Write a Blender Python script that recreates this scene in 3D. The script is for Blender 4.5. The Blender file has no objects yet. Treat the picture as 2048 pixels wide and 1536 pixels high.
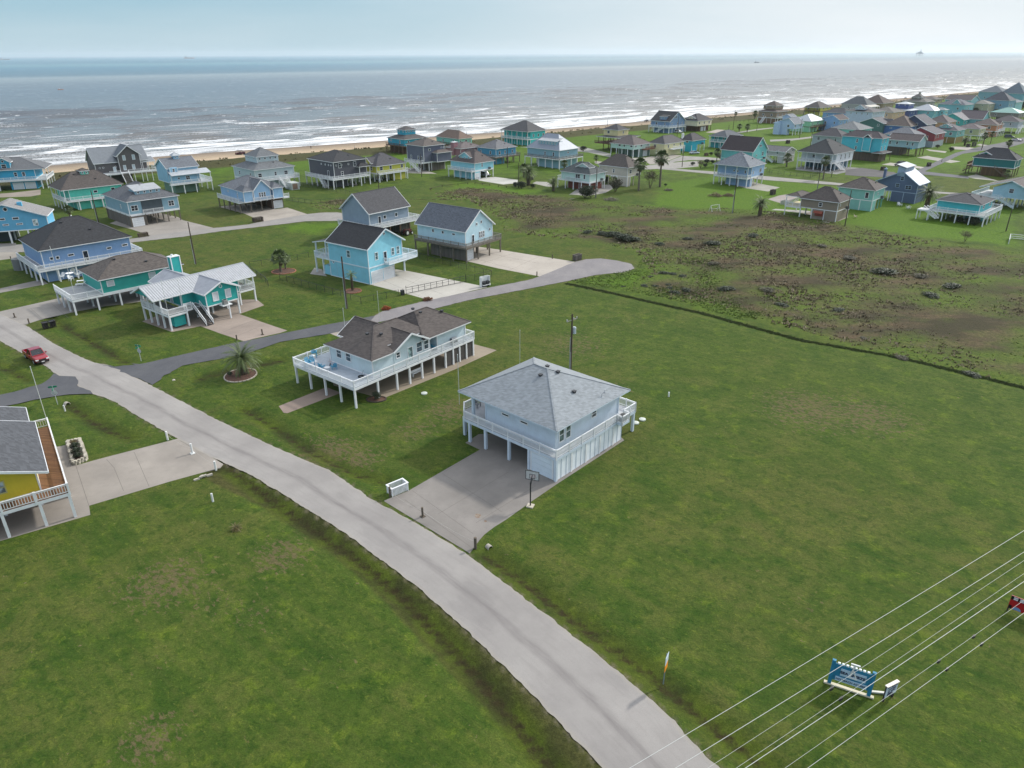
import bpy, bmesh, math, random
import numpy as np
from mathutils import Vector, Matrix, noise as mnoise
R = math.radians
random.seed(7)
SC = bpy.context.scene
COL = SC.collection

# ------------------------------------------------------------------ camera
CAM_H = 42.0
PITCH = R(24.78)
FPX = 1430.0
cam = bpy.data.cameras.new("camera")
cam.sensor_width = 36.0
cam.lens = 36.0 * FPX / 2048.0
cam.clip_end = 120000.0
cam.clip_start = 0.5
camo = bpy.data.objects.new("camera", cam)
COL.objects.link(camo)
ROLL = math.atan2(10, 2048)
camo.matrix_world = Matrix.Translation((0, 0, CAM_H)) @ Matrix.Rotation(R(90) - PITCH, 4, 'X') @ Matrix.Rotation(-ROLL, 4, 'Z')
SC.camera = camo

# ------------------------------------------------------------------ light, sky, exposure
SUN_AZ, SUN_EL = 54.0, 36.0          # azimuth clockwise from +Y
w = bpy.data.worlds.new("World"); SC.world = w; w.use_nodes = True
nt = w.node_tree; nt.nodes.clear()
def N(nt, t, **k):
    n = nt.nodes.new(t)
    for a, b in k.items():
        setattr(n, a, b)
    return n
sky = N(nt, 'ShaderNodeTexSky', sky_type='NISHITA', sun_disc=False)
sky.sun_elevation = R(SUN_EL); sky.sun_rotation = R(SUN_AZ)
sky.air_density = 1.0; sky.dust_density = 0.6; sky.ozone_density = 1.5
out = N(nt, 'ShaderNodeOutputWorld'); bg = N(nt, 'ShaderNodeBackground')
bg.inputs["Strength"].default_value = 0.13
tc = N(nt, 'ShaderNodeTexCoord')
dot = N(nt, 'ShaderNodeVectorMath', operation='DOT_PRODUCT')
ce = math.cos(R(20))
dot.inputs[1].default_value = (math.sin(R(SUN_AZ + 4)) * ce, math.cos(R(SUN_AZ + 4)) * ce, math.sin(R(20)))
mr = N(nt, 'ShaderNodeMapRange'); mr.interpolation_type = 'SMOOTHSTEP'
mr.inputs['From Min'].default_value = 0.22; mr.inputs['From Max'].default_value = 0.90
mr.inputs['To Min'].default_value = 0.0; mr.inputs['To Max'].default_value = 0.86
mp = N(nt, 'ShaderNodeMapping'); mp.inputs['Scale'].default_value = (1.2, 1.2, 9.0)
nz = N(nt, 'ShaderNodeTexNoise'); nz.inputs['Scale'].default_value = 2.2; nz.inputs['Detail'].default_value = 5
cm = N(nt, 'ShaderNodeMapRange'); cm.inputs['From Min'].default_value = 0.42; cm.inputs['From Max'].default_value = 0.72
cm.inputs['To Min'].default_value = 0.0; cm.inputs['To Max'].default_value = 0.16
add = N(nt, 'ShaderNodeMath', operation='ADD'); add.use_clamp = True
mix = N(nt, 'ShaderNodeMix', data_type='RGBA')
mix.inputs[7].default_value = (8.8, 9.2, 9.5, 1)
L = nt.links.new
L(tc.outputs['Generated'], dot.inputs[0]); L(dot.outputs['Value'], mr.inputs['Value'])
L(tc.outputs['Generated'], mp.inputs['Vector']); L(mp.outputs['Vector'], nz.inputs['Vector'])
L(nz.outputs['Fac'], cm.inputs['Value']); L(mr.outputs['Result'], add.inputs[0]); L(cm.outputs['Result'], add.inputs[1])
# low sky: pale blue sea haze to the left, bright thin cloud towards the sun; thin cloud overhead
sz = N(nt, 'ShaderNodeSeparateXYZ'); L(tc.outputs['Generated'], sz.inputs[0])
def wrng(v, a, b, c, d):
    n = N(nt, 'ShaderNodeMapRange'); n.interpolation_type = 'SMOOTHSTEP'
    for i, x in zip(('From Min', 'From Max', 'To Min', 'To Max'), (a, b, c, d)): n.inputs[i].default_value = x
    L(v, n.inputs['Value']); return n.outputs['Result']
def wmix(f, a, b):
    n = N(nt, 'ShaderNodeMix', data_type='RGBA')
    for i, x in ((0, f), (6, a), (7, b)):
        if isinstance(x, tuple): n.inputs[i].default_value = x
        else: L(x, n.inputs[i])
    return n.outputs[2]
low = wmix(wrng(sz.outputs[2], 0.0, .09, 0, 1), (2.5, 3.5, 3.95, 1), (1.9, 3.15, 3.85, 1))
base = wmix(wrng(sz.outputs[2], .06, .4, 0, 1), low, sky.outputs[0])
cloud = wmix(wrng(sz.outputs[2], .08, .45, 0, 1), (5.0, 5.25, 5.4, 1), (9.0, 9.2, 9.4, 1))
hi = wrng(sz.outputs[2], .15, .6, 0, .42)
a3 = N(nt, 'ShaderNodeMath', operation='ADD'); a3.use_clamp = True; L(add.outputs[0], a3.inputs[0]); L(hi, a3.inputs[1])
L(wmix(a3.outputs[0], base, cloud), bg.inputs['Color'])
nt.nodes.remove(mix)
L(bg.outputs[0], out.inputs['Surface'])

sl = bpy.data.lights.new("sun", 'SUN'); sl.energy = 2.5; sl.angle = R(3.0); sl.color = (1.0, 0.955, 0.88)
so = bpy.data.objects.new("sun", sl); COL.objects.link(so)
sd = Vector((math.sin(R(SUN_AZ)) * math.cos(R(SUN_EL)), math.cos(R(SUN_AZ)) * math.cos(R(SUN_EL)), math.sin(R(SUN_EL))))
so.rotation_euler = (-sd).to_track_quat('-Z', 'Y').to_euler()
so.location = (0, 0, 120)
SC.view_settings.view_transform = 'Standard'; SC.view_settings.look = 'None'
SC.view_settings.exposure = 0.45; SC.view_settings.gamma = 1.0
SC.render.engine = 'CYCLES'
SC.cycles.max_bounces = 6; SC.cycles.transparent_max_bounces = 12; SC.cycles.volume_bounces = 1

# ------------------------------------------------------------------ survey: a photo point to a place on the ground
def ray(px, py):
    x = (px - 1024) / FPX; y = -(py - 768) / FPX
    c, s = math.cos(ROLL), math.sin(ROLL)
    xr = c * x + s * y; yr = -s * x + c * y
    cp, sp = math.cos(PITCH), math.sin(PITCH)
    return (xr, cp + yr * sp, -sp + yr * cp)
def G(px, py, h=0.0):
    d = ray(px, py); t = (h - CAM_H) / d[2]
    return Vector((t * d[0], t * d[1], h))
def PJ(q):
    vy, vz = q[1], q[2] - CAM_H
    cp, sp = math.cos(PITCH), math.sin(PITCH)
    z = vy * cp - vz * sp; u = vy * sp + vz * cp
    x, y = q[0] / z, u / z
    c, s = math.cos(ROLL), math.sin(ROLL)
    return (1024 + FPX * (c * x - s * y), 768 - FPX * (s * x + c * y))
def HT(g, y):
    lo, hi = 0.0, CAM_H - 1
    for _ in range(40):
        m = (lo + hi) / 2
        if PJ((g[0], g[1], m))[1] > y: lo = m
        else: hi = m
    return lo
CR = dict(c1=(0,200,.24414),c2=(420,200,.24414),c3=(860,200,.24414),c4=(1300,130,.19531),c5=(1648,130,.19531),c6=(0,460,.24414),
 d1=(560,600,.24414),d2=(860,700,.24414),d3=(0,760,.24414),d4=(560,420,.24414),e1=(1840,140,.10156),e2=(1640,170,.10742),
 e3=(1748,280,.14648),e4=(1488,290,.14648),e5=(0,280,.12695),e6=(440,280,.12695),e7=(250,470,.14648),p=(0,0,1.),
 f1=(1040,240,.14648),f2=(620,370,.14648),f3=(1100,460,.14648),f4=(0,700,.09766),g1=(700,880,.1953),g2=(1200,1200,.1953),
 g3=(560,660,.09766),g4=(760,1100,.2839),g5=(1148,1000,.43945),g6=(1640,1290,.09766),g7=(400,660,.078125))
def cc(c, q):
    o = CR[c]; return (o[0] + q[0] * o[2], o[1] + q[1] * o[2])
def CG(c, x, y, h=0.0):
    return G(*cc(c, (x, y)), h)

# ------------------------------------------------------------------ tagging
def tag(o, label=None, cat=None, group=None, kind=None):
    if label: o['label'] = label
    if cat: o['category'] = cat
    if group: o['group'] = group
    if kind: o['kind'] = kind
    return o
def empty(name, loc=(0, 0, 0), rz=0.0, label=None, cat=None, group=None):
    o = bpy.data.objects.new(name, None); COL.objects.link(o)
    o.location = loc; o.rotation_euler = (0, 0, rz); o.empty_display_size = 0.5
    return tag(o, label, cat, group)
def copy_tree(o, parent=None):
    c = o.copy(); COL.objects.link(c)
    if parent: c.parent = parent
    for ch in list(o.children):
        copy_tree(ch, c)
    return c

# ------------------------------------------------------------------ materials
def lin(c):
    c = c / 255.0
    return c / 12.92 if c <= 0.04045 else ((c + 0.055) / 1.055) ** 2.4
def rgb(c):
    return (lin(c[0]), lin(c[1]), lin(c[2]), 1)
MC = {}
def mat(key, f):
    if key not in MC:
        m = bpy.data.materials.new(str(key)); m.use_nodes = True
        nt = m.node_tree; b = nt.nodes['Principled BSDF']
        f(nt, b); MC[key] = m
    return MC[key]
def noise_node(nt, vec, scale, detail=3, rough=.55, sc=None, dist=0.0):
    if sc:
        mp = N(nt, 'ShaderNodeMapping'); mp.inputs['Scale'].default_value = sc
        nt.links.new(vec, mp.inputs['Vector']); vec = mp.outputs['Vector']
    n = N(nt, 'ShaderNodeTexNoise'); n.inputs['Scale'].default_value = scale
    n.inputs['Detail'].default_value = detail; n.inputs['Roughness'].default_value = rough
    n.inputs['Distortion'].default_value = dist
    nt.links.new(vec, n.inputs['Vector'])
    return n.outputs['Fac']
def rng(nt, v, a, b, c=0.0, d=1.0, smooth=False):
    n = N(nt, 'ShaderNodeMapRange')
    if smooth: n.interpolation_type = 'SMOOTHSTEP'
    for i, x in zip(('From Min', 'From Max', 'To Min', 'To Max'), (a, b, c, d)):
        n.inputs[i].default_value = x
    nt.links.new(v, n.inputs['Value']); return n.outputs['Result']
def mth(nt, op, a, b=None, clamp=False):
    n = N(nt, 'ShaderNodeMath', operation=op); n.use_clamp = clamp
    for i, x in enumerate((a, b)):
        if x is None: continue
        if isinstance(x, (int, float)): n.inputs[i].default_value = x
        else: nt.links.new(x, n.inputs[i])
    return n.outputs[0]
def mixc(nt, fac, a, b, mode='MIX'):
    n = N(nt, 'ShaderNodeMix', data_type='RGBA', blend_type=mode)
    for i, x in ((0, fac), (6, a), (7, b)):
        if isinstance(x, (int, float)): n.inputs[i].default_value = x
        elif isinstance(x, tuple): n.inputs[i].default_value = x
        else: nt.links.new(x, n.inputs[i])
    return n.outputs[2]
def bump(nt, b, h, strength=.3, dist=.05):
    n = N(nt, 'ShaderNodeBump'); n.inputs['Strength'].default_value = strength; n.inputs['Distance'].default_value = dist
    nt.links.new(h, n.inputs['Height']); nt.links.new(n.outputs[0], b.inputs['Normal'])
def objco(nt):
    return N(nt, 'ShaderNodeTexCoord').outputs['Object']
def geoco(nt):
    return N(nt, 'ShaderNodeNewGeometry').outputs['Position']
def dark(c, f):
    return (c[0] * f, c[1] * f, c[2] * f, 1)
def paint(c, rough=.6, var=.12, sc=1.4):
    def f(nt, b):
        v = geoco(nt); n = noise_node(nt, v, sc, 4)
        k = rgb(c)
        nt.links.new(mixc(nt, rng(nt, n, .3, .7), dark(k, 1 - var), dark(k, 1 + var * .5)), b.inputs['Base Color'])
        b.inputs['Roughness'].default_value = rough
    return mat(('paint', c, rough, var), f)
def siding(c, vertical=False):
    g_ = sum(c) / 3; c = tuple(min(235, (x * .86 + g_ * .14) * 1.05) for x in c)
    def f(nt, b):
        v = geoco(nt); k = rgb(c)
        sx = N(nt, 'ShaderNodeSeparateXYZ'); nt.links.new(v, sx.inputs[0])
        n = noise_node(nt, v, .7, 5); n2 = noise_node(nt, v, 5, 3, sc=(1, 1, .25))
        col = mixc(nt, rng(nt, n, .3, .75), dark(k, .88), dark(k, 1.05))
        col = mixc(nt, rng(nt, n2, .45, .8, 0, .25), col, dark(k, .7))
        nt.links.new(col, b.inputs['Base Color'])
        b.inputs['Roughness'].default_value = .62
        if vertical:
            ob = objco(nt); s2 = N(nt, 'ShaderNodeSeparateXYZ'); nt.links.new(ob, s2.inputs[0])
            z = mth(nt, 'ADD', s2.outputs[0], s2.outputs[1]); p = mth(nt, 'FRACT', mth(nt, 'MULTIPLY', z, 2.5))
            h = rng(nt, p, .0, .1)
        else:
            h = mth(nt, 'FRACT', mth(nt, 'MULTIPLY', sx.outputs[2], 5.5))
        bump(nt, b, h, .5, .02)
    return mat(('siding', c, vertical), f)
def shingle(c, contrast=.3):
    g_ = sum(c) / 3; c = tuple((x * .75 + g_ * .25) * .80 for x in c)
    def f(nt, b):
        v = objco(nt); k = rgb(c)
        s = N(nt, 'ShaderNodeSeparateXYZ'); nt.links.new(v, s.inputs[0])
        row = mth(nt, 'FLOOR', mth(nt, 'MULTIPLY', s.outputs[2], 11.0))
        u = mth(nt, 'ADD', s.outputs[0], s.outputs[1]); u = mth(nt, 'ADD', mth(nt, 'MULTIPLY', u, 3.1), mth(nt, 'MULTIPLY', row, .37))
        cb = N(nt, 'ShaderNodeCombineXYZ'); nt.links.new(mth(nt, 'FLOOR', u), cb.inputs[0]); nt.links.new(row, cb.inputs[1])
        wn = N(nt, 'ShaderNodeTexWhiteNoise'); nt.links.new(cb.outputs[0], wn.inputs['Vector'])
        n = noise_node(nt, v, .5, 4)
        col = mixc(nt, wn.outputs['Value'], dark(k, 1 - contrast), dark(k, 1 + contrast))
        col = mixc(nt, rng(nt, n, .35, .7, 0, .18), col, dark(k, .75))
        st = noise_node(nt, v, 2.0, 3, sc=(1, 1, .15)); col = mixc(nt, rng(nt, st, .55, .8, 0, .12), col, dark(k, 1.35))
        nt.links.new(col, b.inputs['Base Color']); b.inputs['Roughness'].default_value = .88
        fr = mth(nt, 'FRACT', mth(nt, 'MULTIPLY', s.outputs[2], 11.0))
        bump(nt, b, mth(nt, 'ADD', fr, wn.outputs['Value']), .35, .02)
    return mat(('shingle', c, contrast), f)
def metalroof(c, seam=True):
    def f(nt, b):
        v = geoco(nt); k = rgb(tuple(x * .86 for x in c)); n = noise_node(nt, v, 1.1, 4)
        nt.links.new(mixc(nt, rng(nt, n, .3, .7), dark(k, .85), dark(k, 1.05)), b.inputs['Base Color'])
        b.inputs['Roughness'].default_value = .5; b.inputs['Metallic'].default_value = .1
    return mat(('metal', c, seam), f)
def wood(c, var=.35, boards=0):
    def f(nt, b):
        v = objco(nt); k = rgb(c)
        s = N(nt, 'ShaderNodeSeparateXYZ'); nt.links.new(v, s.inputs[0])
        u = mth(nt, 'ADD', s.outputs[0], mth(nt, 'MULTIPLY', s.outputs[1], 1.0))
        cell = mth(nt, 'FLOOR', mth(nt, 'MULTIPLY', u, 4.5))
        wn = N(nt, 'ShaderNodeTexWhiteNoise', noise_dimensions='1D'); nt.links.new(cell, wn.inputs['W'])
        n = noise_node(nt, v, 3, 4, sc=(3, 3, .4))
        col = mixc(nt, wn.outputs['Value'], dark(k, 1 - var), dark(k, 1 + var * .6))
        col = mixc(nt, rng(nt, n, .35, .75, 0, .5), col, dark(k, .6))
        nt.links.new(col, b.inputs['Base Color']); b.inputs['Roughness'].default_value = .85
        fr = mth(nt, 'FRACT', mth(nt, 'MULTIPLY', u, 4.5)); bump(nt, b, rng(nt, fr, 0, .12), .5, .02)
    return mat(('wood', c, var), f)
def concrete(c, var=.25, key=0):
    def f(nt, b):
        v = geoco(nt); k = rgb(c)
        a = noise_node(nt, v, .16, 5, .6); d = noise_node(nt, v, 1.1, 5, .65); e = noise_node(nt, v, 9, 2)
        col = mixc(nt, rng(nt, a, .35, .68), dark(k, 1 - var), dark(k, 1.06))
        col = mixc(nt, rng(nt, d, .5, .75, 0, .45), col, dark(k, .68))
        col = mixc(nt, rng(nt, e, .3, .7, 0, .22), col, dark(k, .8))
        nt.links.new(col, b.inputs['Base Color']); b.inputs['Roughness'].default_value = .9
        bump(nt, b, e, .15, .01)
    return mat(('conc', c, var, key), f)
def plain(c, rough=.5, metal=0.0, spec=.5):
    def f(nt, b):
        b.inputs['Base Color'].default_value = rgb(c); b.inputs['Roughness'].default_value = rough
        b.inputs['Metallic'].default_value = metal; b.inputs['Specular IOR Level'].default_value = spec
    return mat(('plain', c, rough, metal), f)
def glassm(c=(38, 44, 52)):
    def f(nt, b):
        v = geoco(nt); n = noise_node(nt, v, 1.6, 2)
        nt.links.new(mixc(nt, rng(nt, n, .4, .6), dark(rgb(c), .6), dark(rgb(c), 2.2)), b.inputs['Base Color'])
        b.inputs['Roughness'].default_value = .12
    return mat(('glass', c), f)
WHITE = (222, 224, 226)
def white(): return paint(WHITE, .5, .08)

# ------------------------------------------------------------------ mesh collector
class MB:
    def __init__(s): s.v = []; s.f = []; s.m = []
    def poly(s, pts, m=0):
        n = len(s.v); s.v += [tuple(p) for p in pts]; s.f.append(tuple(range(n, n + len(pts)))); s.m.append(m)
    def box(s, x0, x1, y0, y1, z0, z1, m=0):
        n = len(s.v)
        s.v += [(x0,y0,z0),(x1,y0,z0),(x1,y1,z0),(x0,y1,z0),(x0,y0,z1),(x1,y0,z1),(x1,y1,z1),(x0,y1,z1)]
        for f in ((0,3,2,1),(4,5,6,7),(0,1,5,4),(1,2,6,5),(2,3,7,6),(3,0,4,7)):
            s.f.append(tuple(n + i for i in f)); s.m.append(m)
    def beam(s, a, b, w, h=None, m=0, up=(0, 0, 1)):
        h = h or w; a = Vector(a); b = Vector(b); d = (b - a)
        if d.length < 1e-6: return
        d.normalize(); u = Vector(up)
        if abs(d.dot(u)) > .98: u = Vector((1, 0, 0))
        sx = d.cross(u).normalized() * (w / 2); sy = sx.cross(d).normalized() * (h / 2)
        n = len(s.v)
        for p in (a, b):
            for q in (-sx - sy, sx - sy, sx + sy, -sx + sy): s.v.append(tuple(p + q))
        for f in ((0,1,2,3),(7,6,5,4),(0,4,5,1),(1,5,6,2),(2,6,7,3),(3,7,4,0)):
            s.f.append(tuple(n + i for i in f)); s.m.append(m)
    def tube(s, pts, r, n=8, m=0, cap=True, r2=None):
        pts = [Vector(p) for p in pts]; base = len(s.v); K = len(pts)
        for i, p in enumerate(pts):
            d = (pts[min(i + 1, K - 1)] - pts[max(i - 1, 0)]).normalized()
            u = Vector((0, 0, 1)) if abs(d.z) < .95 else Vector((1, 0, 0))
            a = d.cross(u).normalized(); b = d.cross(a).normalized()
            rr = r if r2 is None else r + (r2 - r) * i / max(1, K - 1)
            for j in range(n):
                t = 2 * math.pi * j / n
                s.v.append(tuple(p + a * math.cos(t) * rr + b * math.sin(t) * rr))
        for i in range(K - 1):
            for j in range(n):
                k = (j + 1) % n
                s.f.append((base + i*n + j, base + (i+1)*n + j, base + (i+1)*n + k, base + i*n + k)); s.m.append(m)
        if cap:
            s.f.append(tuple(base + j for j in range(n))); s.m.append(m)
            s.f.append(tuple(base + (K-1)*n + j for j in reversed(range(n)))); s.m.append(m)
    def cyl(s, x, y, z0, z1, r, n=12, m=0, r2=None): s.tube([(x, y, z0), (x, y, z1)], r, n, m, True, r2)
    def prism(s, pts, z0, z1, m=0):
        n = len(pts)
        s.poly([(p[0], p[1], z1) for p in pts], m); s.poly([(p[0], p[1], z0) for p in reversed(pts)], m)
        for i in range(n):
            a, b = pts[i], pts[(i + 1) % n]
            s.poly([(a[0],a[1],z0),(b[0],b[1],z0),(b[0],b[1],z1),(a[0],a[1],z1)], m)
    def mesh(s, name, mats):
        me = bpy.data.meshes.new(name); me.from_pydata(s.v, [], s.f)
        if not isinstance(mats, (list, tuple)): mats = [mats]
        for m in mats: me.materials.append(m)
        if len(mats) > 1: me.polygons.foreach_set('material_index', s.m)
        me.update(); return me
    def build(s, name, mats, parent=None, loc=None, smooth=False):
        me = s.mesh(name, mats); o = bpy.data.objects.new(name, me); COL.objects.link(o)
        if smooth: me.polygons.foreach_set('use_smooth', [True] * len(me.polygons))
        if parent: o.parent = parent
        if loc: o.location = loc
        return o
# ------------------------------------------------------------------ ground lines measured on the photo
def pts(c, *q): return [CG(c, x, y).xy for x, y in zip(q[::2], q[1::2])]
def pp(*q): return [G(x, y).xy for x, y in zip(q[::2], q[1::2])]
ROADS = {}
main_l = [Vector((-160, 172))] + pp(0,682, 90,731, 112,748, 185,788, 227,801.5, 276,833, 332,865, 415,911, 498,948, 560,985, 700,1072, 758,1118, 805,1151, 842,1180, 920,1248, 1005,1330, 1100,1426, 1205,1536) + [Vector((12, 22)), Vector((17, 8)), Vector((22, -12)), Vector((24, -60))]
main_r = [Vector((-157, 178))] + pp(0,628, 51,650, 110,689, 183,724, 227,733, 305,772, 366,804, 425,835, 560,899, 662,942, 747,1001, 825,1042, 887,1079, 944,1116, 1028,1180, 1115,1247, 1200,1313, 1317,1411, 1401,1500, 1437,1536) + [Vector((19, 24)), Vector((24, 9)), Vector((29, -12)), Vector((31, -60))]
# street off to the turning circle, dark then pale
side_u = pp(262,727, 281,728.6, 366,709, 464,687, 498,681, 560,668, 650,650, 750,631.7)
side_l = pp(262,748, 330,750.5, 366,731, 451.7,716, 500,705, 560,684, 662,667, 731,651)
cul = pp(731,651, 750,631.7, 765,622.6, 862.7,599.4, 980,575, 1058,560, 1079.7,552.8, 1150.5,523.5, 1172.5,518.6, 1201.8,517, 1238,522, 1262.8,528, 1269,537, 1250.6,544, 1189.6,550.3, 1140.8,561, 1070,575, 941,599.4, 794,636)
lefts = pp(112,748, 118,752, 150,754, 158,762, 154,772, 180,782, 186,788) + pts('f4', 1720,905, 1400,920, 1150,950, 700,1030, 200,1140, 0,1180) + [Vector((-112, 74)), Vector((-114, 81))] + pts('f4', 0,920, 300,860, 600,770, 850,700, 1000,610, 1110,480)
junc = pts('c6', 830,1105, 930,1120, 1150,1100, 1350,1060) + pts('c6', 1400,1170, 1350,1190, 1290,1240, 1250,1270, 1130,1215, 960,1140)
road2 = [Vector((-190, 160)), Vector((-150,176))] + pts('c1', 700,1190, 1085,1135, 1300,1100, 1750,1050, 2040,1020) + pts('e6', 540,1310, 700,1280, 1400,1165, 1600,1145, 1850,1140, 1980,1165, 2040,1195, 1990,1240, 1850,1275, 1350,1280, 950,1330, 0,1440) + pts('c1', 1500,1120, 1100,1165, 700,1245) + [Vector((-150,167)), Vector((-190, 151))]
road3 = pts('c4', -260,1060, 0,1025, 130,1010, 200,980, 330,930, 600,945, 720,955, 720,975, 560,975, 400,975, 260,990, 180,1020, 170,1045, 300,1065, 640,1090, 1200,1140, 1900,1205) + pts('e4', 1250,515) + pts('e3', 800,700, 1240,730, 1800,770, 1800,800, 1240,755, 800,725) + pts('e4', 1240,545) + pts('c4', 1890,1228, 1200,1180, 640,1118, 200,1075, 0,1060, -260,1110)
road3b = pts('c3', 1350,500, 1800,545, 1930,520, 2048,508, 2200,500, 2200,545, 2048,560, 1930,560, 1780,570, 1350,520)
road4 = pts('c5', 800,1120, 960,1075, 1350,900, 1600,835, 1800,800, 2048,740, 2300,700, 2300,760, 2048,800, 1880,850, 1620,880, 1420,910, 1030,1090, 1480,1140, 1480,1165, 1000,1120)
road5 = pts('c4', 880,690, 1100,655, 1260,640, 1260,648, 1100,668, 880,702)
road6 = pts('c4', 1230,765, 1450,755, 1640,735, 1900,700, 1900,712, 1640,750, 1450,775, 1230,785)

# ditches: centre lines; each carves the ground
DIT = [
 (pp(445,925, 560,1010, 700,1105, 800,1185, 900,1290, 960,1355, 1040,1450, 1100,1530) + [Vector((8, 20))], 1.3, .5),
 (pts('d1', -300,880, 0,1060, 200,1200, 430,1330, 640,1420, 850,1470), 1.1, .45),
 (pp(975,1112, 1060,1170, 1150,1240, 1300,1345, 1430,1450, 1540,1536) + [Vector((29, 22))], 1.3, .5),
 (pts('d3', 560,200, 760,330, 950,430, 1080,470), 1.2, .4),
 (pts('c6', 420,720, 560,800, 780,930, 1040,1080), 1.2, .4),
 (pts('c6', -100,1090, 60,1130, 150,1180, 230,1225), 1.0, .45),
 (pts('g7', 0,1230, 700,1040, 1300,930, 2048,760), 1.4, .3),
 (pts('f3', 230,730, 800,850, 1500,1010, 2048,1130) + pp(1600,680, 1800,715, 2048,775), .8, .1),
]
SCRUB = [pts('c3', 0,760, 300,720, 500,730, 800,780, 1150,790, 1400,830, 1700,860, 2048,900) + pp(1440,415, 1560,425, 1700,450, 1850,480, 2048,505) + [Vector((235,150)), Vector((235,80))] + pp(2048,772, 1860,725, 1700,690, 1560,650, 1400,610, 1250,580, 1300,545, 1270,500, 1150,480, 1010,465, 1000,440, 930,395, 880,400, 860,372),
         pts('e6', 1300,1000, 1700,960, 2048,930) + pp(1000, 400, 760,400, 690,420, 640,418)]
LUSH = [pts('c3', 1150,1480, 1700,1380, 1750,1250, 2048,1200) + pp(1500,560, 1600,620, 1480,640, 1350,600, 1150,565),
        pts('e6', 850,1330, 1850,1280) + pp(700,440, 640,475, 560,460),
        pp(1290,415, 1320,365, 1420,352, 1580,362, 1840,390, 2048,415, 2048,498, 1800,470, 1640,440, 1500,425),
        pp(900,360, 1010,372, 1100,380, 1060,392, 900,385)]
COAST = [(-420,190),(-202,318),(-148,362),(-94,396),(-21,447),(22,473),(87,523),(154,579),(242,648),(385,772),(518,887),(608,963),(1400,1640),(3000,3000)]
VEG = [(-420,150),(-184,290),(-132,327),(-106,345),(-65,373),(-21,406),(21,440),(47,462),(86,489),(146,545),(226,608),(359,720),(489,836),(579,912),(1400,1600),(3000,2950)]

def seg_dist(X, Y, line):
    """signed-less distance and side of many points to a polyline"""
    best = np.full(X.shape, 1e9); side = np.zeros(X.shape)
    for a, b in zip(line[:-1], line[1:]):
        ax, ay = a[0], a[1]; dx, dy = b[0] - ax, b[1] - ay
        l2 = dx*dx + dy*dy
        if l2 < 1e-9: continue
        t = np.clip(((X - ax)*dx + (Y - ay)*dy) / l2, 0, 1)
        qx, qy = X - ax - t*dx, Y - ay - t*dy
        d = np.hypot(qx, qy); m = d < best
        best = np.where(m, d, best); side = np.where(m, np.sign(dx*qy - dy*qx), side)
    return best, side
def inside(X, Y, poly):
    r = np.zeros(X.shape, bool); n = len(poly)
    for i in range(n):
        x0, y0 = poly[i][0], poly[i][1]; x1, y1 = poly[(i+1) % n][0], poly[(i+1) % n][1]
        if abs(y1 - y0) < 1e-9: continue
        c = ((Y > y0) != (Y > y1)) & (X < (x1 - x0)*(Y - y0)/(y1 - y0) + x0)
        r ^= c
    return r
def poly_field(X, Y, poly, soft):
    d, _ = seg_dist(X, Y, list(poly) + [poly[0]])
    s = np.where(inside(X, Y, poly), d, -d)
    return np.clip(s / soft * .5 + .5, 0, 1)

def grid_faces(ny, nx):
    idx = np.arange(ny * nx).reshape(ny, nx)
    return np.stack([idx[:-1, :-1], idx[:-1, 1:], idx[1:, 1:], idx[1:, :-1]], -1).reshape(-1, 4)
def np_mesh(name, V, F, mat_, smooth=True):
    me = bpy.data.meshes.new(name)
    me.vertices.add(len(V)); me.vertices.foreach_set('co', V.astype(np.float32).ravel())
    me.loops.add(F.size); me.loops.foreach_set('vertex_index', F.astype(np.int32).ravel())
    me.polygons.add(len(F)); me.polygons.foreach_set('loop_start', np.arange(0, F.size, F.shape[1], dtype=np.int32))
    if smooth: me.polygons.foreach_set('use_smooth', np.ones(len(F), bool))
    me.update(calc_edges=True); me.materials.append(mat_)
    o = bpy.data.objects.new(name, me); COL.objects.link(o)
    return o

# ------------------------------------------------------------------ the ground sheet
NY, NX = 760, 640
ty = np.linspace(0, 1, NY); ys = -70 + 1770 * (0.08 * ty + 0.92 * ty ** 2.6)
tx = np.linspace(-1, 1, NX); ux = np.sign(tx) * (0.72 * np.abs(tx) + 0.28 * np.abs(tx) ** 3)
halfw = 95 + 1.15 * np.clip(ys, 0, None)
X = ux[None, :] * halfw[:, None]; Y = np.repeat(ys[:, None], NX, 1)
X = X + np.where(Y > 300, (Y - 300) * .25, 0)
dc, sc_ = seg_dist(X, Y, COAST); off = np.where(sc_ > 0, dc, -dc)      # offshore +
dv, sv = seg_dist(X, Y, VEG); voff = np.where(sv > 0, dv, -dv)
rd1, _ = seg_dist(X, Y, [(a + b) / 2 for a, b in zip(main_l[:1] + main_l[-1:], main_r[:1] + main_r[-1:])])
rdl, sl_ = seg_dist(X, Y, main_l); rdr, sr_ = seg_dist(X, Y, main_r)
roaddist = np.minimum(rdl, rdr)
mids = [(side_u[min(i, len(side_u)-1)] + side_l[min(i, len(side_l)-1)]) / 2 for i in range(max(len(side_u), len(side_l)))]
sidedist, _ = seg_dist(X, Y, mids)
cd, _ = seg_dist(X, Y, cul + cul[:1])
r2d, _ = seg_dist(X, Y, road2 + road2[:1])
Z = np.zeros_like(X)
farg = np.clip((Y - 190) / 120, 0, 1) * .62
ditch = np.zeros_like(X)
for line, wd, dp in DIT:
    d, _ = seg_dist(X, Y, line)
    g = np.exp(-(d / wd) ** 2)
    Z -= dp * g; ditch = np.maximum(ditch, np.exp(-(d / (wd * 1.25)) ** 2) * (.38 if dp < .15 else 1))
Z *= np.clip((roaddist - .25) / 1.3, 0, 1)
dune = np.clip(1 - np.abs(voff + 11) / 15, 0, 1); dunec = np.clip(1.9 - np.abs(voff + 12) / 9.5, 0, 1)
rs = np.random.RandomState(3)
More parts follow.
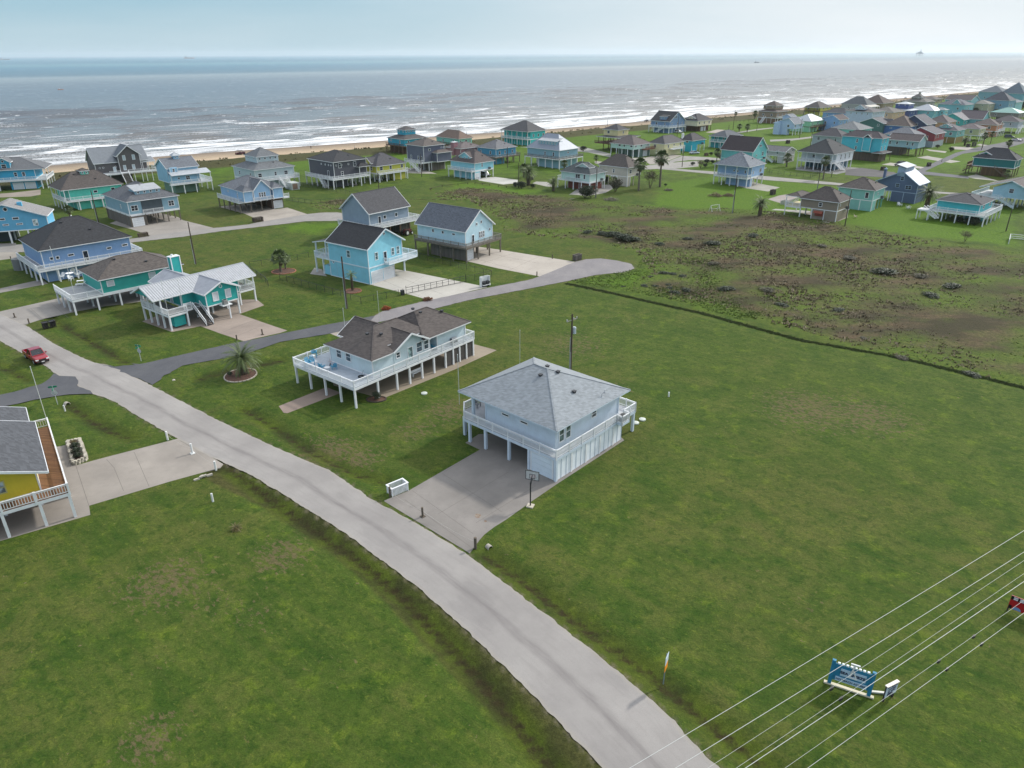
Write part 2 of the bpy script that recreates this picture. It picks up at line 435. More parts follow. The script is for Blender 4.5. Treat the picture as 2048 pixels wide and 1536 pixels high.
def vnoise(X, Y, s, seed):
    r = np.random.RandomState(seed).rand(256, 256)
    x = X / s + 500; y = Y / s + 500; xi = np.floor(x).astype(int); yi = np.floor(y).astype(int)
    fx = x - xi; fy = y - yi; fx = fx*fx*(3 - 2*fx); fy = fy*fy*(3 - 2*fy)
    g = lambda a, b: r[a % 256, b % 256]
    return (g(xi,yi)*(1-fx) + g(xi+1,yi)*fx)*(1-fy) + (g(xi,yi+1)*(1-fx) + g(xi+1,yi+1)*fx)*fy
n1 = vnoise(X, Y, 14, 1); n2 = vnoise(X, Y, 5, 2); n3 = vnoise(X, Y, 40, 4)
Z += dune * (.4 + 1.2 * n1 + .5 * n2)
Z += np.where(off > -45, -np.clip((off + 45) / 45 * 1.1, 0, 6), 0)
scrub = np.maximum.reduce([poly_field(X, Y, q, 5) for q in SCRUB])
lush = np.maximum.reduce([poly_field(X, Y, q, 6) * .8 for q in LUSH] + [farg])
Z += scrub * (n2 - .3) * .25
hard = (inside(X, Y, cul) | inside(X, Y, main_l + main_r[::-1]) | inside(X, Y, road2) | inside(X, Y, road3) | inside(X, Y, road4)
        | inside(X, Y, side_u + side_l[::-1]) | inside(X, Y, junc) | inside(X, Y, lefts))
Z = np.where(hard, np.minimum(Z, -.06), Z)
sand = np.clip((voff + 1 + (n1 - .5) * 6) / 3, 0, 1)
edge = np.maximum.reduce([np.exp(-np.minimum(rdl, rdr) / .5), np.exp(-cd / .5), np.exp(-r2d / .8)])
shoulder = np.maximum.reduce([np.exp(-(rdr / 6) ** 2), .9 * np.exp(-(rdl / 3.6) ** 2), .5 * np.exp(-(sidedist / 7) ** 2), .5 * np.exp(-(cd / 4) ** 2)])
# the bank left of the road below the yellow house stays dark brown
bank, _ = seg_dist(X, Y, pp(440,945, 560,1000, 700,1090, 780,1160, 860,1240, 950,1330, 1060,1440, 1150,1536) + [Vector((10, 22))])
bankf = np.exp(-(bank / 1.9) ** 4) * 1.1
DRY = [(p_[0], p_[1], r_, k_) for p_, r_, k_ in [
 (G(330,1165), 5, .8), (G(420,1200), 4, .6), (G(560,1110), 4, .8), (G(500,1230), 4, .6), (G(310,1330), 3, .5), (G(230,1170), 4, .5),
 (G(300,1480), 3, .8), (G(650,905), 5, .9), (G(720,915), 4, .8), (G(620,880), 4, .6), (G(830,860), 5, .7), (G(900,820), 5, .8), (G(760,870), 4, .5), (G(860,835), 4, .5),
 (G(1150,690), 9, .7), (G(1080,660), 6, .5), (G(1620,820), 9, .8), (G(1730,830), 8, .8), (G(1560,800), 6, .6), (G(1660,850), 6, .5),
 (G(1350,820), 8, .4), (G(1480,860), 8, .4), (G(1240,770), 6, .5), (G(1600,1210), 4, .5), (G(1500,1160), 4, .4), (G(380,520), 8, .5), (G(560,430), 7, .3),
 (G(640,610), 6, .4), (G(980,640), 8, .5), (G(1100,620), 8, .5), (G(1700,440), 9, .3), (G(1390,500), 9, .4), (G(900,420), 10, .3), (G(545,880),3,.5), (G(1000,620),12,.55), (G(1250,640),12,.5), (G(1450,700),12,.35), (G(950,700),8,.4), (G(1700,1000),9,.35), (G(1350,950),9,.3), (G(600,560),8,.4), (G(450,640),5,.35), (G(330,590),4,.3), (G(250,880),3,.5), (G(150,1100),4,.35), (G(660,1330),3,.5), (G(480,1480),3,.4), (G(1500,1020),7,.3), (G(1880,1150),6,.35), (G(180,1020),3,.3)]]
dry = np.zeros_like(X)
for x_, y_, r_, k_ in DRY:
    dry = np.maximum(dry, k_ * np.exp(-(((X - x_) ** 2 + (Y - y_) ** 2) / (r_ * 1.2) ** 2)))

_m = G(1800, 715) - G(1250, 590); MOWA = math.atan2(_m.y, _m.x)
def ground_mat(nt, b):
    v = geoco(nt)
    a1 = N(nt, 'ShaderNodeAttribute', attribute_name='m1'); a2 = N(nt, 'ShaderNodeAttribute', attribute_name='m2')
    s1 = N(nt, 'ShaderNodeSeparateColor'); s2 = N(nt, 'ShaderNodeSeparateColor')
    nt.links.new(a1.outputs['Color'], s1.inputs[0]); nt.links.new(a2.outputs['Color'], s2.inputs[0])
    scr, dit, lus = s1.outputs; dun, dr, edg = s2.outputs
    snd = a1.outputs['Alpha']; bnk = a2.outputs['Alpha']
    rot = N(nt, 'ShaderNodeMapping'); rot.inputs['Rotation'].default_value = (0, 0, -MOWA); nt.links.new(v, rot.inputs['Vector'])
    rv = rot.outputs['Vector']
    big = noise_node(nt, v, .035, 5, .6); med = noise_node(nt, v, .22, 5, .62, dist=.6); sm = noise_node(nt, v, 1.6, 5, .7)
    fine = noise_node(nt, v, 7.5, 4, .75); streak = noise_node(nt, rv, .5, 5, .65, sc=(.22, 2.4, 1)); clump = noise_node(nt, v, 2.7, 6, .78, dist=.4); mows = noise_node(nt, rv, 1.0, 3, .6, sc=(.02, .9, 1))
    g1 = rgb((58, 82, 26)); g2 = rgb((82, 98, 38)); g3 = rgb((104, 102, 56)); brown = rgb((118, 105, 80))
    col = mixc(nt, rng(nt, med, .36, .64), g1, g2)
    col = mixc(nt, rng(nt, streak, .46, .74, 0, .35), col, g3)
    col = mixc(nt, rng(nt, big, .45, .68, 0, .55), col, rgb((74, 90, 32)))
    yel = noise_node(nt, v, .45, 4, .6); col = mixc(nt, rng(nt, yel, .55, .70, 0, .65), col, rgb((98, 116, 34)))
    grn = noise_node(nt, v, .7, 5, .65); col = mixc(nt, rng(nt, grn, .56, .72, 0, .7), col, rgb((34, 66, 16)))
    wide = noise_node(nt, v, .018, 4, .6); col = mixc(nt, rng(nt, mth(nt, 'ADD', wide, mth(nt, 'MULTIPLY', mth(nt, 'SUBTRACT', med, .5), .5)), .47, .66, 0, .55), col, rgb((96, 92, 52)))
    bl = noise_node(nt, v, 1.15, 7, .72, dist=.8); col = mixc(nt, rng(nt, bl, .52, .60, 0, .6), col, rgb((44, 72, 18))); b2 = noise_node(nt, rv, 2.1, 6, .75, sc=(.6, 1.2, 1)); col = mixc(nt, rng(nt, b2, .56, .64, 0, .5), col, rgb((110, 120, 46)))
    # lush
    lf = mth(nt, 'ADD', lus, mth(nt, 'MULTIPLY', mth(nt, 'SUBTRACT', med, .5), 1.0), clamp=True)
    col = mixc(nt, rng(nt, lf, .35, .65, 0, .8), col, mixc(nt, rng(nt, sm, .35, .65), rgb((64, 98, 18)), rgb((100, 130, 30))))
    # dry
    dn = mth(nt, 'ADD', dr, mth(nt, 'MULTIPLY', mth(nt, 'SUBTRACT', sm, .5), 1.3))
    dn2 = mth(nt, 'ADD', dn, mth(nt, 'MULTIPLY', mth(nt, 'SUBTRACT', b2, .5), 2.4))
    col = mixc(nt, rng(nt, dn2, .66, .86, 0, .75), col, mixc(nt, rng(nt, fine, .4, .6), rgb((98, 84, 66)), rgb((120, 106, 80))))
    tiny = noise_node(nt, v, .9, 3, .8); col = mixc(nt, rng(nt, tiny, .68, .72, 0, .75), col, rgb((118, 106, 82)))
    # scrub
    sf = mth(nt, 'ADD', scr, mth(nt, 'MULTIPLY', mth(nt, 'SUBTRACT', noise_node(nt, v, .06, 6, .6, sc=(.85, 1.1, 1)), .5), 2.6))
    sc1 = mixc(nt, rng(nt, sm, .32, .68), rgb((70, 62, 44)), rgb((108, 92, 72)))
    sc2 = mixc(nt, rng(nt, noise_node(nt, v, .12, 4, .6, sc=(.5, 1.4, 1)), .44, .58), rgb((66, 62, 44)), sc1)
    rough = mixc(nt, rng(nt, sm, .38, .6), rgb((64, 86, 28)), rgb((94, 110, 40))); col = mixc(nt, rng(nt, scr, .35, .55, 0, .85), col, rough)
    col = mixc(nt, mth(nt, 'MULTIPLY', rng(nt, scr, .35, .55), rng(nt, sf, .70, 1.2)), col, sc2)
    # shoulders, ditches
    hf = mth(nt, 'ADD', bnk, mth(nt, 'MULTIPLY', mth(nt, 'SUBTRACT', med, .5), .9))
    col = mixc(nt, rng(nt, hf, .40, .72, 0, .85), col, mixc(nt, rng(nt, sm, .35, .65), rgb((56, 56, 30)), rgb((82, 80, 46))))
    df = mth(nt, 'ADD', dit, mth(nt, 'MULTIPLY', mth(nt, 'SUBTRACT', sm, .5), .5))
    col = mixc(nt, rng(nt, df, .35, .8, 0, .75), col, mixc(nt, rng(nt, med, .40, .62), rgb((52, 58, 26)), rgb((78, 94, 24))))
    col = mixc(nt, rng(nt, df, .86, 1.02, 0, .9), col, rgb((50, 42, 26)))
    ef = mth(nt, 'ADD', edg, mth(nt, 'MULTIPLY', mth(nt, 'SUBTRACT', sm, .5), .8))
    col = mixc(nt, rng(nt, ef, .45, .9, 0, .8), col, mixc(nt, rng(nt, fine, .45, .6), rgb((88, 84, 62)), rgb((136, 128, 112))))
    # dunes and sand
    uf = mth(nt, 'ADD', dun, mth(nt, 'MULTIPLY', mth(nt, 'SUBTRACT', med, .5), .6))
    col = mixc(nt, rng(nt, uf, .3, .6, 0, .95), col, mixc(nt, rng(nt, sm, .35, .65), rgb((52, 56, 30)), rgb((92, 86, 58))))
    s_ = N(nt, 'ShaderNodeSeparateXYZ'); nt.links.new(v, s_.inputs[0])
    wet = rng(nt, s_.outputs[2], -1.05, -.35)
    sandc = mixc(nt, wet, rgb((138, 124, 110)), mixc(nt, rng(nt, med, .35, .65), rgb((188, 166, 140)), rgb((202, 182, 156))))
    col = mixc(nt, rng(nt, mth(nt, 'ADD', snd, mth(nt, 'MULTIPLY', mth(nt, 'SUBTRACT', sm, .5), .5)), .4, .6), col, sandc)
    # blade-scale mottling
    col = mixc(nt, rng(nt, clump, .40, .60, .0, .5), col, mixc(nt, 1.0, col, (.5, .55, .5, 1), 'MULTIPLY'))
    col = mixc(nt, rng(nt, mows, .42, .58, .0, .2), col, mixc(nt, 1.0, col, (1.5, 1.4, 1.4, 1), 'MULTIPLY'))
    col = mixc(nt, rng(nt, fine, .38, .62, .0, .55), col, mixc(nt, 1.0, col, (.42, .42, .42, 1), 'MULTIPLY'))
    ff2 = noise_node(nt, v, 22, 3, .8); col = mixc(nt, rng(nt, ff2, .48, .7, .0, .45), col, mixc(nt, 1.0, col, (1.7, 1.6, 1.5, 1), 'MULTIPLY'))
    nt.links.new(col, b.inputs['Base Color']); b.inputs['Roughness'].default_value = .95
    b.inputs['Specular IOR Level'].default_value = .15
    hh = mth(nt, 'ADD', fine, mth(nt, 'MULTIPLY', sm, 1.6)); bump(nt, b, hh, .55, .12)
GM = mat('ground', ground_mat)
V = np.stack([X, Y, Z], -1).reshape(-1, 3)
ground = np_mesh('ground', V, grid_faces(NY, NX), GM)
tag(ground, kind='structure')
for nm, ch in (('m1', (scrub, ditch, lush, sand)), ('m2', (dunec, dry, edge, np.maximum(shoulder * .42, bankf)))):
    at = ground.data.color_attributes.new(nm, 'FLOAT_COLOR', 'POINT')
    at.data.foreach_set('color', np.stack(ch, -1).astype(np.float32).ravel())

# ------------------------------------------------------------------ roads
def resample(line, step):
    out_ = [line[0]]
    for a, b in zip(line[:-1], line[1:]):
        n = max(1, int((b - a).length / step))
        for i in range(1, n + 1): out_.append(a + (b - a) * i / n)
    return out_
def ragged(poly, step=.7, amp=.12, seed=0):
    q = resample(list(poly) + [poly[0]], step)[:-1]; o = []
    for p in q:
        n = mnoise.noise(Vector((p.x * .8 + seed, p.y * .8, 0))) + .6 * mnoise.noise(Vector((p.x * 2.7, p.y * 2.7 + seed, 3)))
        m = mnoise.noise(Vector((p.x * .8, p.y * .8 + 9, 5)))
        o.append(Vector((p.x + n * amp, p.y + m * amp)))
    return o
def tri_poly(name, poly, z, m, kind='structure', parent=None):
    bm = bmesh.new(); vs = [bm.verts.new((p[0], p[1], z)) for p in poly]
    es = [bm.edges.new((vs[i], vs[(i + 1) % len(vs)])) for i in range(len(vs))]
    bmesh.ops.triangle_fill(bm, use_beauty=True, use_dissolve=False, edges=es, normal=(0, 0, 1))
    me = bpy.data.meshes.new(name); bm.to_mesh(me); bm.free(); me.materials.append(m)
    o = bpy.data.objects.new(name, me); COL.objects.link(o)
    if kind: o['kind'] = kind
    if parent: o.parent = parent
    return o
def road_mat(nt, b):
    v = geoco(nt); uv = N(nt, 'ShaderNodeUVMap').outputs[0]
    s = N(nt, 'ShaderNodeSeparateXYZ'); nt.links.new(uv, s.inputs[0])
    base = mixc(nt, rng(nt, noise_node(nt, v, .12, 5, .6), .35, .65), rgb((134, 130, 127)), rgb((152, 148, 144)))
    ac = s.outputs[0]
    cen = rng(nt, mth(nt, 'ABSOLUTE', mth(nt, 'SUBTRACT', mth(nt, 'ADD', ac, mth(nt, 'MULTIPLY', mth(nt, 'SUBTRACT', noise_node(nt, v, .25, 2), .5), .12)), .47)), .0, .11, 1, 0, True)
    st = noise_node(nt, uv, 6, 5, .65, sc=(3.0, .05, 1))
    base = mixc(nt, mth(nt, 'MULTIPLY', cen, rng(nt, st, .3, .7, .15, .8)), base, rgb((104, 99, 98)))
    st2 = noise_node(nt, uv, 9, 4, .6, sc=(1.6, .03, 1)); base = mixc(nt, rng(nt, st2, .5, .75, 0, .3), base, rgb((116, 111, 108)))
    ed = rng(nt, mth(nt, 'ABSOLUTE', mth(nt, 'SUBTRACT', ac, .5)), .44, .5, 0, .35); base = mixc(nt, ed, base, rgb((158, 150, 132)))
    vo = N(nt, 'ShaderNodeTexVoronoi', feature='DISTANCE_TO_EDGE'); vo.inputs['Scale'].default_value = .16; nt.links.new(mixc(nt, .12, v, N(nt, 'ShaderNodeTexNoise').outputs['Color']), vo.inputs['Vector']); 
    pt = noise_node(nt, uv, .9, 2, .4, sc=(2.0, .12, 1)); base = mixc(nt, rng(nt, pt, .6, .62, 0, .16), base, rgb((112, 109, 108)))
    sp = noise_node(nt, v, .55, 3, .8); base = mixc(nt, rng(nt, sp, .70, .76, 0, .4), base, rgb((112, 108, 104)))
    gr = noise_node(nt, v, 14, 3, .8); base = mixc(nt, rng(nt, gr, .4, .7, 0, .25), base, rgb((110, 108, 106)))
    nt.links.new(base, b.inputs['Base Color']); b.inputs['Roughness'].default_value = .93; bump(nt, b, gr, .3, .01)
def asphalt(c1, c2, key):
    def f(nt, b):
        v = geoco(nt)
        a = noise_node(nt, v, .3, 5, .65, sc=(1, .6, 1)); d = noise_node(nt, v, 1.2, 5, .7, dist=1.5); e = noise_node(nt, v, 12, 3, .8)
        col = mixc(nt, rng(nt, a, .35, .65), rgb(c1), rgb(c2))
        col = mixc(nt, rng(nt, d, .62, .78, 0, .55), col, dark(rgb(c2), 1.6))
        cr = N(nt, 'ShaderNodeTexVoronoi', feature='DISTANCE_TO_EDGE'); cr.inputs['Scale'].default_value = .35
        nt.links.new(v, cr.inputs['Vector']); col = mixc(nt, rng(nt, cr.outputs[0], 0, .018, .35, 0), col, dark(rgb(c1), .6))
        col = mixc(nt, rng(nt, e, .4, .7, 0, .3), col, dark(rgb(c1), .75))
        nt.links.new(col, b.inputs['Base Color']); b.inputs['Roughness'].default_value = .93; bump(nt, b, e, .3, .01)
    c1 = tuple(x * .86 for x in c1); c2 = tuple(x * .86 for x in c2)
    return mat(('asph', key), f)
def strip(name, l, r, z, m, n=420):
    def arc(line):
        q = [0]
        for a, b in zip(line[:-1], line[1:]): q.append(q[-1] + (b - a).length)
        return np.array(q), np.array([p[0] for p in line]), np.array([p[1] for p in line])
    def smooth(line):
        s, x, y = arc(line); t = np.linspace(0, s[-1], n)
        x = np.interp(t, s, x); y = np.interp(t, s, y)
        k = 9; ker = np.ones(k) / k
        xs = np.convolve(np.pad(x, k//2, 'edge'), ker, 'valid'); ys_ = np.convolve(np.pad(y, k//2, 'edge'), ker, 'valid')
        return xs, ys_, t
    lx, ly, t = smooth(l); rx, ry, _ = smooth(r)
    K = 9; V = []; UV = []
    for i in range(n):
        for j in range(K):
            u = j / (K - 1)
            x = lx[i] + (rx[i] - lx[i]) * u; y = ly[i] + (ry[i] - ly[i]) * u
            if j in (0, K - 1):
                e = mnoise.noise(Vector((x * .9, y * .9, 0))) * .14 + mnoise.noise(Vector((x * 3, y * 3, 4))) * .08
                dx, dy = rx[i] - lx[i], ry[i] - ly[i]; q = math.hypot(dx, dy)
                x += dx / q * e; y += dy / q * e
            V.append((x, y, z + .03 * (1 - (2*u - 1) ** 2))); UV.append((u, t[i]))
    F = grid_faces(n, K)
    o = np_mesh(name, np.array(V), F, m)
    uvl = o.data.uv_layers.new(name='UVMap')
    uvl.data.foreach_set('uv', np.array(UV, dtype=np.float32)[F.ravel()].ravel())
    tag(o, kind='structure'); return o
strip('road', main_l, main_r, .02, mat('road', road_mat), 1100)
DARK = asphalt((84, 86, 92), (98, 99, 103), 'dark'); PALE = asphalt((136, 132, 134), (152, 147, 147), 'pale')
tri_poly('side_street', ragged(side_l[1:] + side_u[::-1], amp=.1), .030, DARK)
tri_poly('side_street', ragged(junc, amp=.35), .034, DARK)
tri_poly('side_street', ragged(lefts, amp=.12), .062, DARK)
tri_poly('side_street', ragged(cul, amp=.14), .026, PALE)
tri_poly('side_street', ragged(road2, amp=.15), .026, asphalt((150,146,142),(164,160,155),'r2'))
tri_poly('side_street', ragged(road3, 2, .2), .026, asphalt((150,148,142),(168,164,158),'r3'))
tri_poly('side_street', ragged(road3b, 2, .2), .032, asphalt((160,156,150),(172,168,160),'r3b'))
tri_poly('side_street', ragged(road4, 3, .3), .026, asphalt((96,97,102),(112,112,115),'r4'))
tri_poly('side_street', ragged(road5, 3, .2), .026, asphalt((150,148,142),(168,164,158),'r3'))
tri_poly('side_street', ragged(road6, 3, .2), .026, asphalt((150,148,142),(168,164,158),'r3'))

# ------------------------------------------------------------------ driveways and slabs
CW = (176, 164, 152); CP = (196, 190, 180); CGY = (138, 134, 128)
def pad(poly, c=CW, z=.012, th=.1, key=0, var=.25, joints=0):
    m = concrete(tuple(int(x * .84) for x in c), var, key)
    mb = MB(); q = [(p[0], p[1]) for p in poly]
    area = sum(q[i][0]*q[(i+1) % len(q)][1] - q[(i+1) % len(q)][0]*q[i][1] for i in range(len(q)))
    if area < 0: q = q[::-1]
    mb.prism(q, z - th, z)
    o = mb.build('driveway', m); o['kind'] = 'structure'; return o
main_drive = pad(pts('g1', 345,625, 400,600, 500,560, 600,520, 1330,100) + pts('d2', 290,760, 400,690) + [CG('d2',1500,640).xy] + pts('d2', 1590,740, 1045,1095, 840,1235) + pts('g1', 1600,815, 1480,890, 1380,965, 1330,1020, 1300,1060, 1225,1160), (158, 152, 146), .016, key=1, var=.3)
pad(pts('d3', 480,545, 560,530, 620,700, 870,632, 1480,475, 1510,498, 1600,550, 1830,690, 1800,720, 1400,830, 730,1030, 740,1105, 0,1320, -300,1400, -500,700), (178, 170, 160), key=2)
pad(pts('c6', -60,655, 0,668, 480,560, 760,500, 1130,480, 1340,560, 1130,590, 860,625, 640,665, 360,725, 300,745, 200,778, 90,735, 0,700), (170, 164, 156), key=3)
pad(pts('c6', -50,490, 340,405, 395,440, -50,525), (160, 154, 148))
pad(pts('e7', 235,1180, 640,1325, 1030,1245, 1300,1345, 1625,1452, 1740,1420) + pts('d1', 0,270, 60,250) + pts('e7', 2048,1250, 1560,1080, 1900,960, 1800,880, 1000,900), (176, 160, 148), key=4)
pad(pts('d4', 745,612, 930,540, 900,480, 1050,500, 1700,632, 1230,740, 1050,690), (206, 202, 192), key=5, var=.12)
pad(pts('f2', 0,1215, 230,1245, 160,1150, 60,1130), (180, 176, 170))
pad(pts('c3', 60,1270, 235,1300, 300,1320, 560,1380, 900,1445, 1080,1385, 1185,1325, 560,1225, 345,1195, 100,1160), (202, 192, 180), key=6, var=.12)
pad(pts('d1', 30,925, 60,928, 500,760, 380,715, -10,870), (170, 150, 138), .02)
pad(pts('d1', 800,800, 860,800, 1430,570, 1775,412, 1600,365, 1400,330, 900,420, 420,640, 440,700), (174, 160, 140), .014, key=7)
pad(pts('d1', 410,275, 700,210, 960,165, 985,180, 800,300, 540,328), (178, 168, 156), .014)
pad(pts('e6', -20,1050, 385,1160, 540,1228, 700,1282, 1000,1240, 1395,1175, 1060,1065, 880,1090, 500,1000), (188, 178, 166), .014, key=8)
pad(pts('c1', 900,1010, 1080,1060, 1235,1112, 1500,1085, 1750,1048, 1500,985, 1460,960, 1200,900), (176, 168, 160), .014)
pad(pts('c3', 380,640, 400,660, 600,692, 715,682, 720,655, 535,630), (214, 212, 204), .014)
pad(pts('c3', 840,682, 950,708, 1040,715, 960,672, 870,668), (190, 186, 178), .014)
pad(pts('e4', -100,560, 40,592, 330,635, 490,580, 280,540, 100,500), (184, 180, 168), .014)
pad(pts('e4', 320,740, 500,795, 590,800, 760,690, 640,665, 480,690), (176, 164, 158), .014)
pad(pts('e4', 265,918, 560,952, 560,990, 900,1030, 1250,1075, 1400,980, 880,900, 430,872), (196, 192, 186), .014)
pad(pts('e4', 1390,340, 1600,312, 2048,372, 2100,395, 1900,440, 1560,425, 1380,410), (96, 94, 96), .03, key=9)
pad(pts('e4', 700,340, 1000,370, 1260,400, 1640,320, 1200,280, 720,300), (150, 150, 148), .014)
pad(pts('c5', 590,1020, 700,1032, 1000,1062, 1050,1050, 840,1018, 680,1000), (196, 190, 178), .014)
pad(pts('c5', 950,948, 1300,1003, 1400,988, 1100,940, 1060,930), (190, 184, 174), .014)
pad(pts('c5', 1040,862, 1080,880, 1240,900, 1260,885), (190, 184, 174), .014)
pad(pts('c5', 1300,835, 1330,862, 1460,870, 1560,855, 1480,840), (190, 184, 174), .014)
pad(pts('c5', 1560,820, 1700,838, 1740,830, 1600,808), (190, 184, 174), .014)
pad(pts('c4', 0,935, 200,915, 330,925, 200,975, 130,1005, 0,1020, -80,960), (182, 174, 164), .04)
pad(pts('c4', 570,690, 700,700, 860,672, 690,660), (196, 184, 174), .014)
pad(pts('c4', -100,960, 0,1000, 90,965, 30,940), (190, 184, 176), .014)
pad(pts('e5', -60,900, 0,905, 480,890, 640,860, 640,780, 200,830, -60,850), (168, 156, 144), .014)
pad(pts('c1', -60,1180, 130,1170, 160,1290, 0,1312, -60,1320), (176, 168, 158), .014)
pad(pts('c3', 1060,830, 1440,760, 1560,690, 1250,700), (170, 166, 160), .014)
pad(pts('c3', 1560,480, 1700,510, 1850,495, 1750,470), (196, 190, 180), .014)
pad(pts('c3', 730,385, 1300,430, 1480,470, 1480,440, 1300,395, 1180,375), (170, 168, 160), .014)
pad(pts('e3', 1240,500, 1390,530, 1700,560, 1400,470), (190, 186, 176), .014)
pad(pts('c2', 1530,585, 1640,600, 1860,605, 1700,555, 1560,560), (186, 180, 170), .014)
pad(pts('c2', 1080,690, 1200,700, 1210,690, 1120,680), (180, 172, 160), .014)

# control joints and a rust stain in the concrete
JM = plain((104, 99, 93), .95)
def joint(c, *q, w_=.04):
    for i in range(0, len(q), 4):
        a, b = CG(c, q[i], q[i+1]), CG(c, q[i+2], q[i+3]); mb = MB(); mb.beam((a.x, a.y, .0145), (b.x, b.y, .0145), w_, .008); mb.build('driveway_joint', JM)['kind'] = 'structure'
joint('d3', 622,702,728,1028, 1100,592,1222,873, 872,650,935,720, 935,720,1012,908, 1480,500,1560,545)
joint('g1', 640,520,1260,960, 940,340,1560,740, 560,610,1240,1100, 1330,110,960,330, 1620,330,900,760, 1900,470,1290,850)
joint('d4', 900,520,1330,690, 830,570,1180,720, 850,590,960,500, 1000,650,1180,540, 1130,700,1350,590)
joint('c3', 420,1340,700,1250, 640,1400,900,1280, 300,1280,700,1390, 380,1235,900,1340)
joint('e7', 1300,1340,1800,1150, 1480,1400,1950,1200); joint('e6', 620,1240,1180,1110, 480,1190,1000,1090)
joint('c6', 420,600,560,720, 250,640,360,740)
def rust(nt, b):
    v = geoco(nt); n = noise_node(nt, v, 3, 4); nt.links.new(mixc(nt, rng(nt, n, .35, .6), rgb((112, 84, 62)), rgb((134, 124, 112))), b.inputs['Base Color']); b.inputs['Roughness'].default_value = .9
for x, y, r_ in ((1312, 776, .32), (1385, 832, .16)):
    g = CG('g1', x, y); tri_poly('driveway_stain', ragged([g.xy + Vector((math.cos(a) * r_, math.sin(a) * r_ * 1.2)) for a in [i * .63 for i in range(10)]], .1, .12, 5), .022, mat('rust', rust))
# ------------------------------------------------------------------ sea
def sea_mat(nt, b):
    v = N(nt, 'ShaderNodeTexCoord').outputs['Object']
    s = N(nt, 'ShaderNodeSeparateXYZ'); nt.links.new(v, s.inputs[0]); d = s.outputs[1]
    wob = mth(nt, 'MULTIPLY', mth(nt, 'SUBTRACT', noise_node(nt, v, .004, 4), .5), 70)
    dd = mth(nt, 'ADD', d, wob)
    cr = N(nt, 'ShaderNodeValToRGB'); e = cr.color_ramp
    nt.links.new(rng(nt, mth(nt, 'POWER', mth(nt, 'MAXIMUM', mth(nt, 'ADD', d, mth(nt, 'MULTIPLY', mth(nt, 'SUBTRACT', noise_node(nt, v, .0007, 3, sc=(.2, 1, 1)), .5), 700)), 1.0), .5), 0, 110), cr.inputs['Fac'])
    stops = [(0, (112, 108, 102)), (.13, (86, 90, 92)), (.25, (74, 84, 94)), (.31, (88, 96, 102)), (.36, (124, 132, 132)), (.39, (62, 88, 100)), (.45, (34, 84, 104)), (.52, (48, 100, 116)), (.6, (84, 126, 134)), (.68, (40, 92, 112)), (1, (60, 112, 130))]
    while len(e.elements) < len(stops): e.elements.new(.5)
    for el, (p_, c_) in zip(e.elements, stops): el.position = p_; el.color = rgb(c_)
    col = cr.outputs[0]
    w1 = noise_node(nt, v, .11, 4, .6, sc=(.28, 1, 1), dist=.6); w2 = noise_node(nt, v, .5, 4, .65, sc=(.4, 1, 1)); w3 = noise_node(nt, v, .02, 4, .6, sc=(.3, 1, 1))
    col = mixc(nt, rng(nt, w1, .5, .68, 0, .55), col, mixc(nt, 1.0, col, (.66, .62, .60, 1), 'MULTIPLY'))
    # foam: breaker lines along the shore, sparser with distance
    fn = noise_node(nt, v, .085, 6, .62, sc=(.22, 1.0, 1), dist=1.1)
    fp = noise_node(nt, v, .02, 3, .5, sc=(.5, 1, 1))
    fq = noise_node(nt, v, .9, 5, .75)
    near = rng(nt, dd, 0, 170, .13, -.03); near2 = rng(nt, dd, 170, 700, 0, -.12)
    th = mth(nt, 'ADD', mth(nt, 'ADD', fn, near), mth(nt, 'ADD', near2, mth(nt, 'MULTIPLY', mth(nt, 'SUBTRACT', fp, .5), .25)))
    th = mth(nt, 'ADD', th, mth(nt, 'MULTIPLY', mth(nt, 'SUBTRACT', fq, .5), .16))
    foam = rng(nt, th, .60, .665)
    sw = mth(nt, 'ADD', dd, mth(nt, 'MULTIPLY', mth(nt, 'SUBTRACT', noise_node(nt, v, .03, 4), .5), 26))
    swash = mth(nt, 'MULTIPLY', rng(nt, mth(nt, 'ABSOLUTE', mth(nt, 'SUBTRACT', sw, 7)), 3, 9, 1, 0), rng(nt, fq, .36, .55))
    foam = mth(nt, 'MAXIMUM', foam, mth(nt, 'MULTIPLY', swash, .9))
    thin = mth(nt, 'MULTIPLY', rng(nt, mth(nt, 'ADD', th, .07), .58, .70), rng(nt, fq, .46, .58, 0, .55))
    foam = mth(nt, 'MAXIMUM', foam, thin)
    wc = noise_node(nt, v, .16, 3, .6, sc=(.5, 1.3, 1)); wc2 = noise_node(nt, v, .025, 3, .6)
    caps = mth(nt, 'MULTIPLY', rng(nt, mth(nt, 'ADD', wc, mth(nt, 'MULTIPLY', mth(nt, 'SUBTRACT', wc2, .5), .3)), .665, .70), rng(nt, d, 60, 2500, .8, .2))
    foam = mth(nt, 'MAXIMUM', foam, caps)
    hz = mth(nt, 'MULTIPLY', foam, .95)
    nt.links.new(mixc(nt, hz, col, rgb((226, 228, 230))), b.inputs['Base Color'])
    nt.links.new(rng(nt, foam, 0, 1, .22, .9), b.inputs['Roughness'])
    b.inputs['IOR'].default_value = 1.33
    h = mth(nt, 'ADD', mth(nt, 'MULTIPLY', w1, 1.4), mth(nt, 'ADD', mth(nt, 'MULTIPLY', w2, .45), mth(nt, 'MULTIPLY', w3, 1.0)))
    bump(nt, b, h, .75, 1.3)
SEA_AZ = 51.5
rows = np.concatenate([[-60], np.linspace(-8, 420, 430), np.geomspace(425, 60000, 60)])
cols = np.concatenate([-np.geomspace(60000, 2600, 14), np.linspace(-2500, 2500, 900), np.geomspace(2600, 60000, 14)])
XX, YY = np.meshgrid(cols, rows)
amp = np.clip((YY + 5) / 60, 0, 1) * np.clip((900 - YY) / 500, 0, 1)
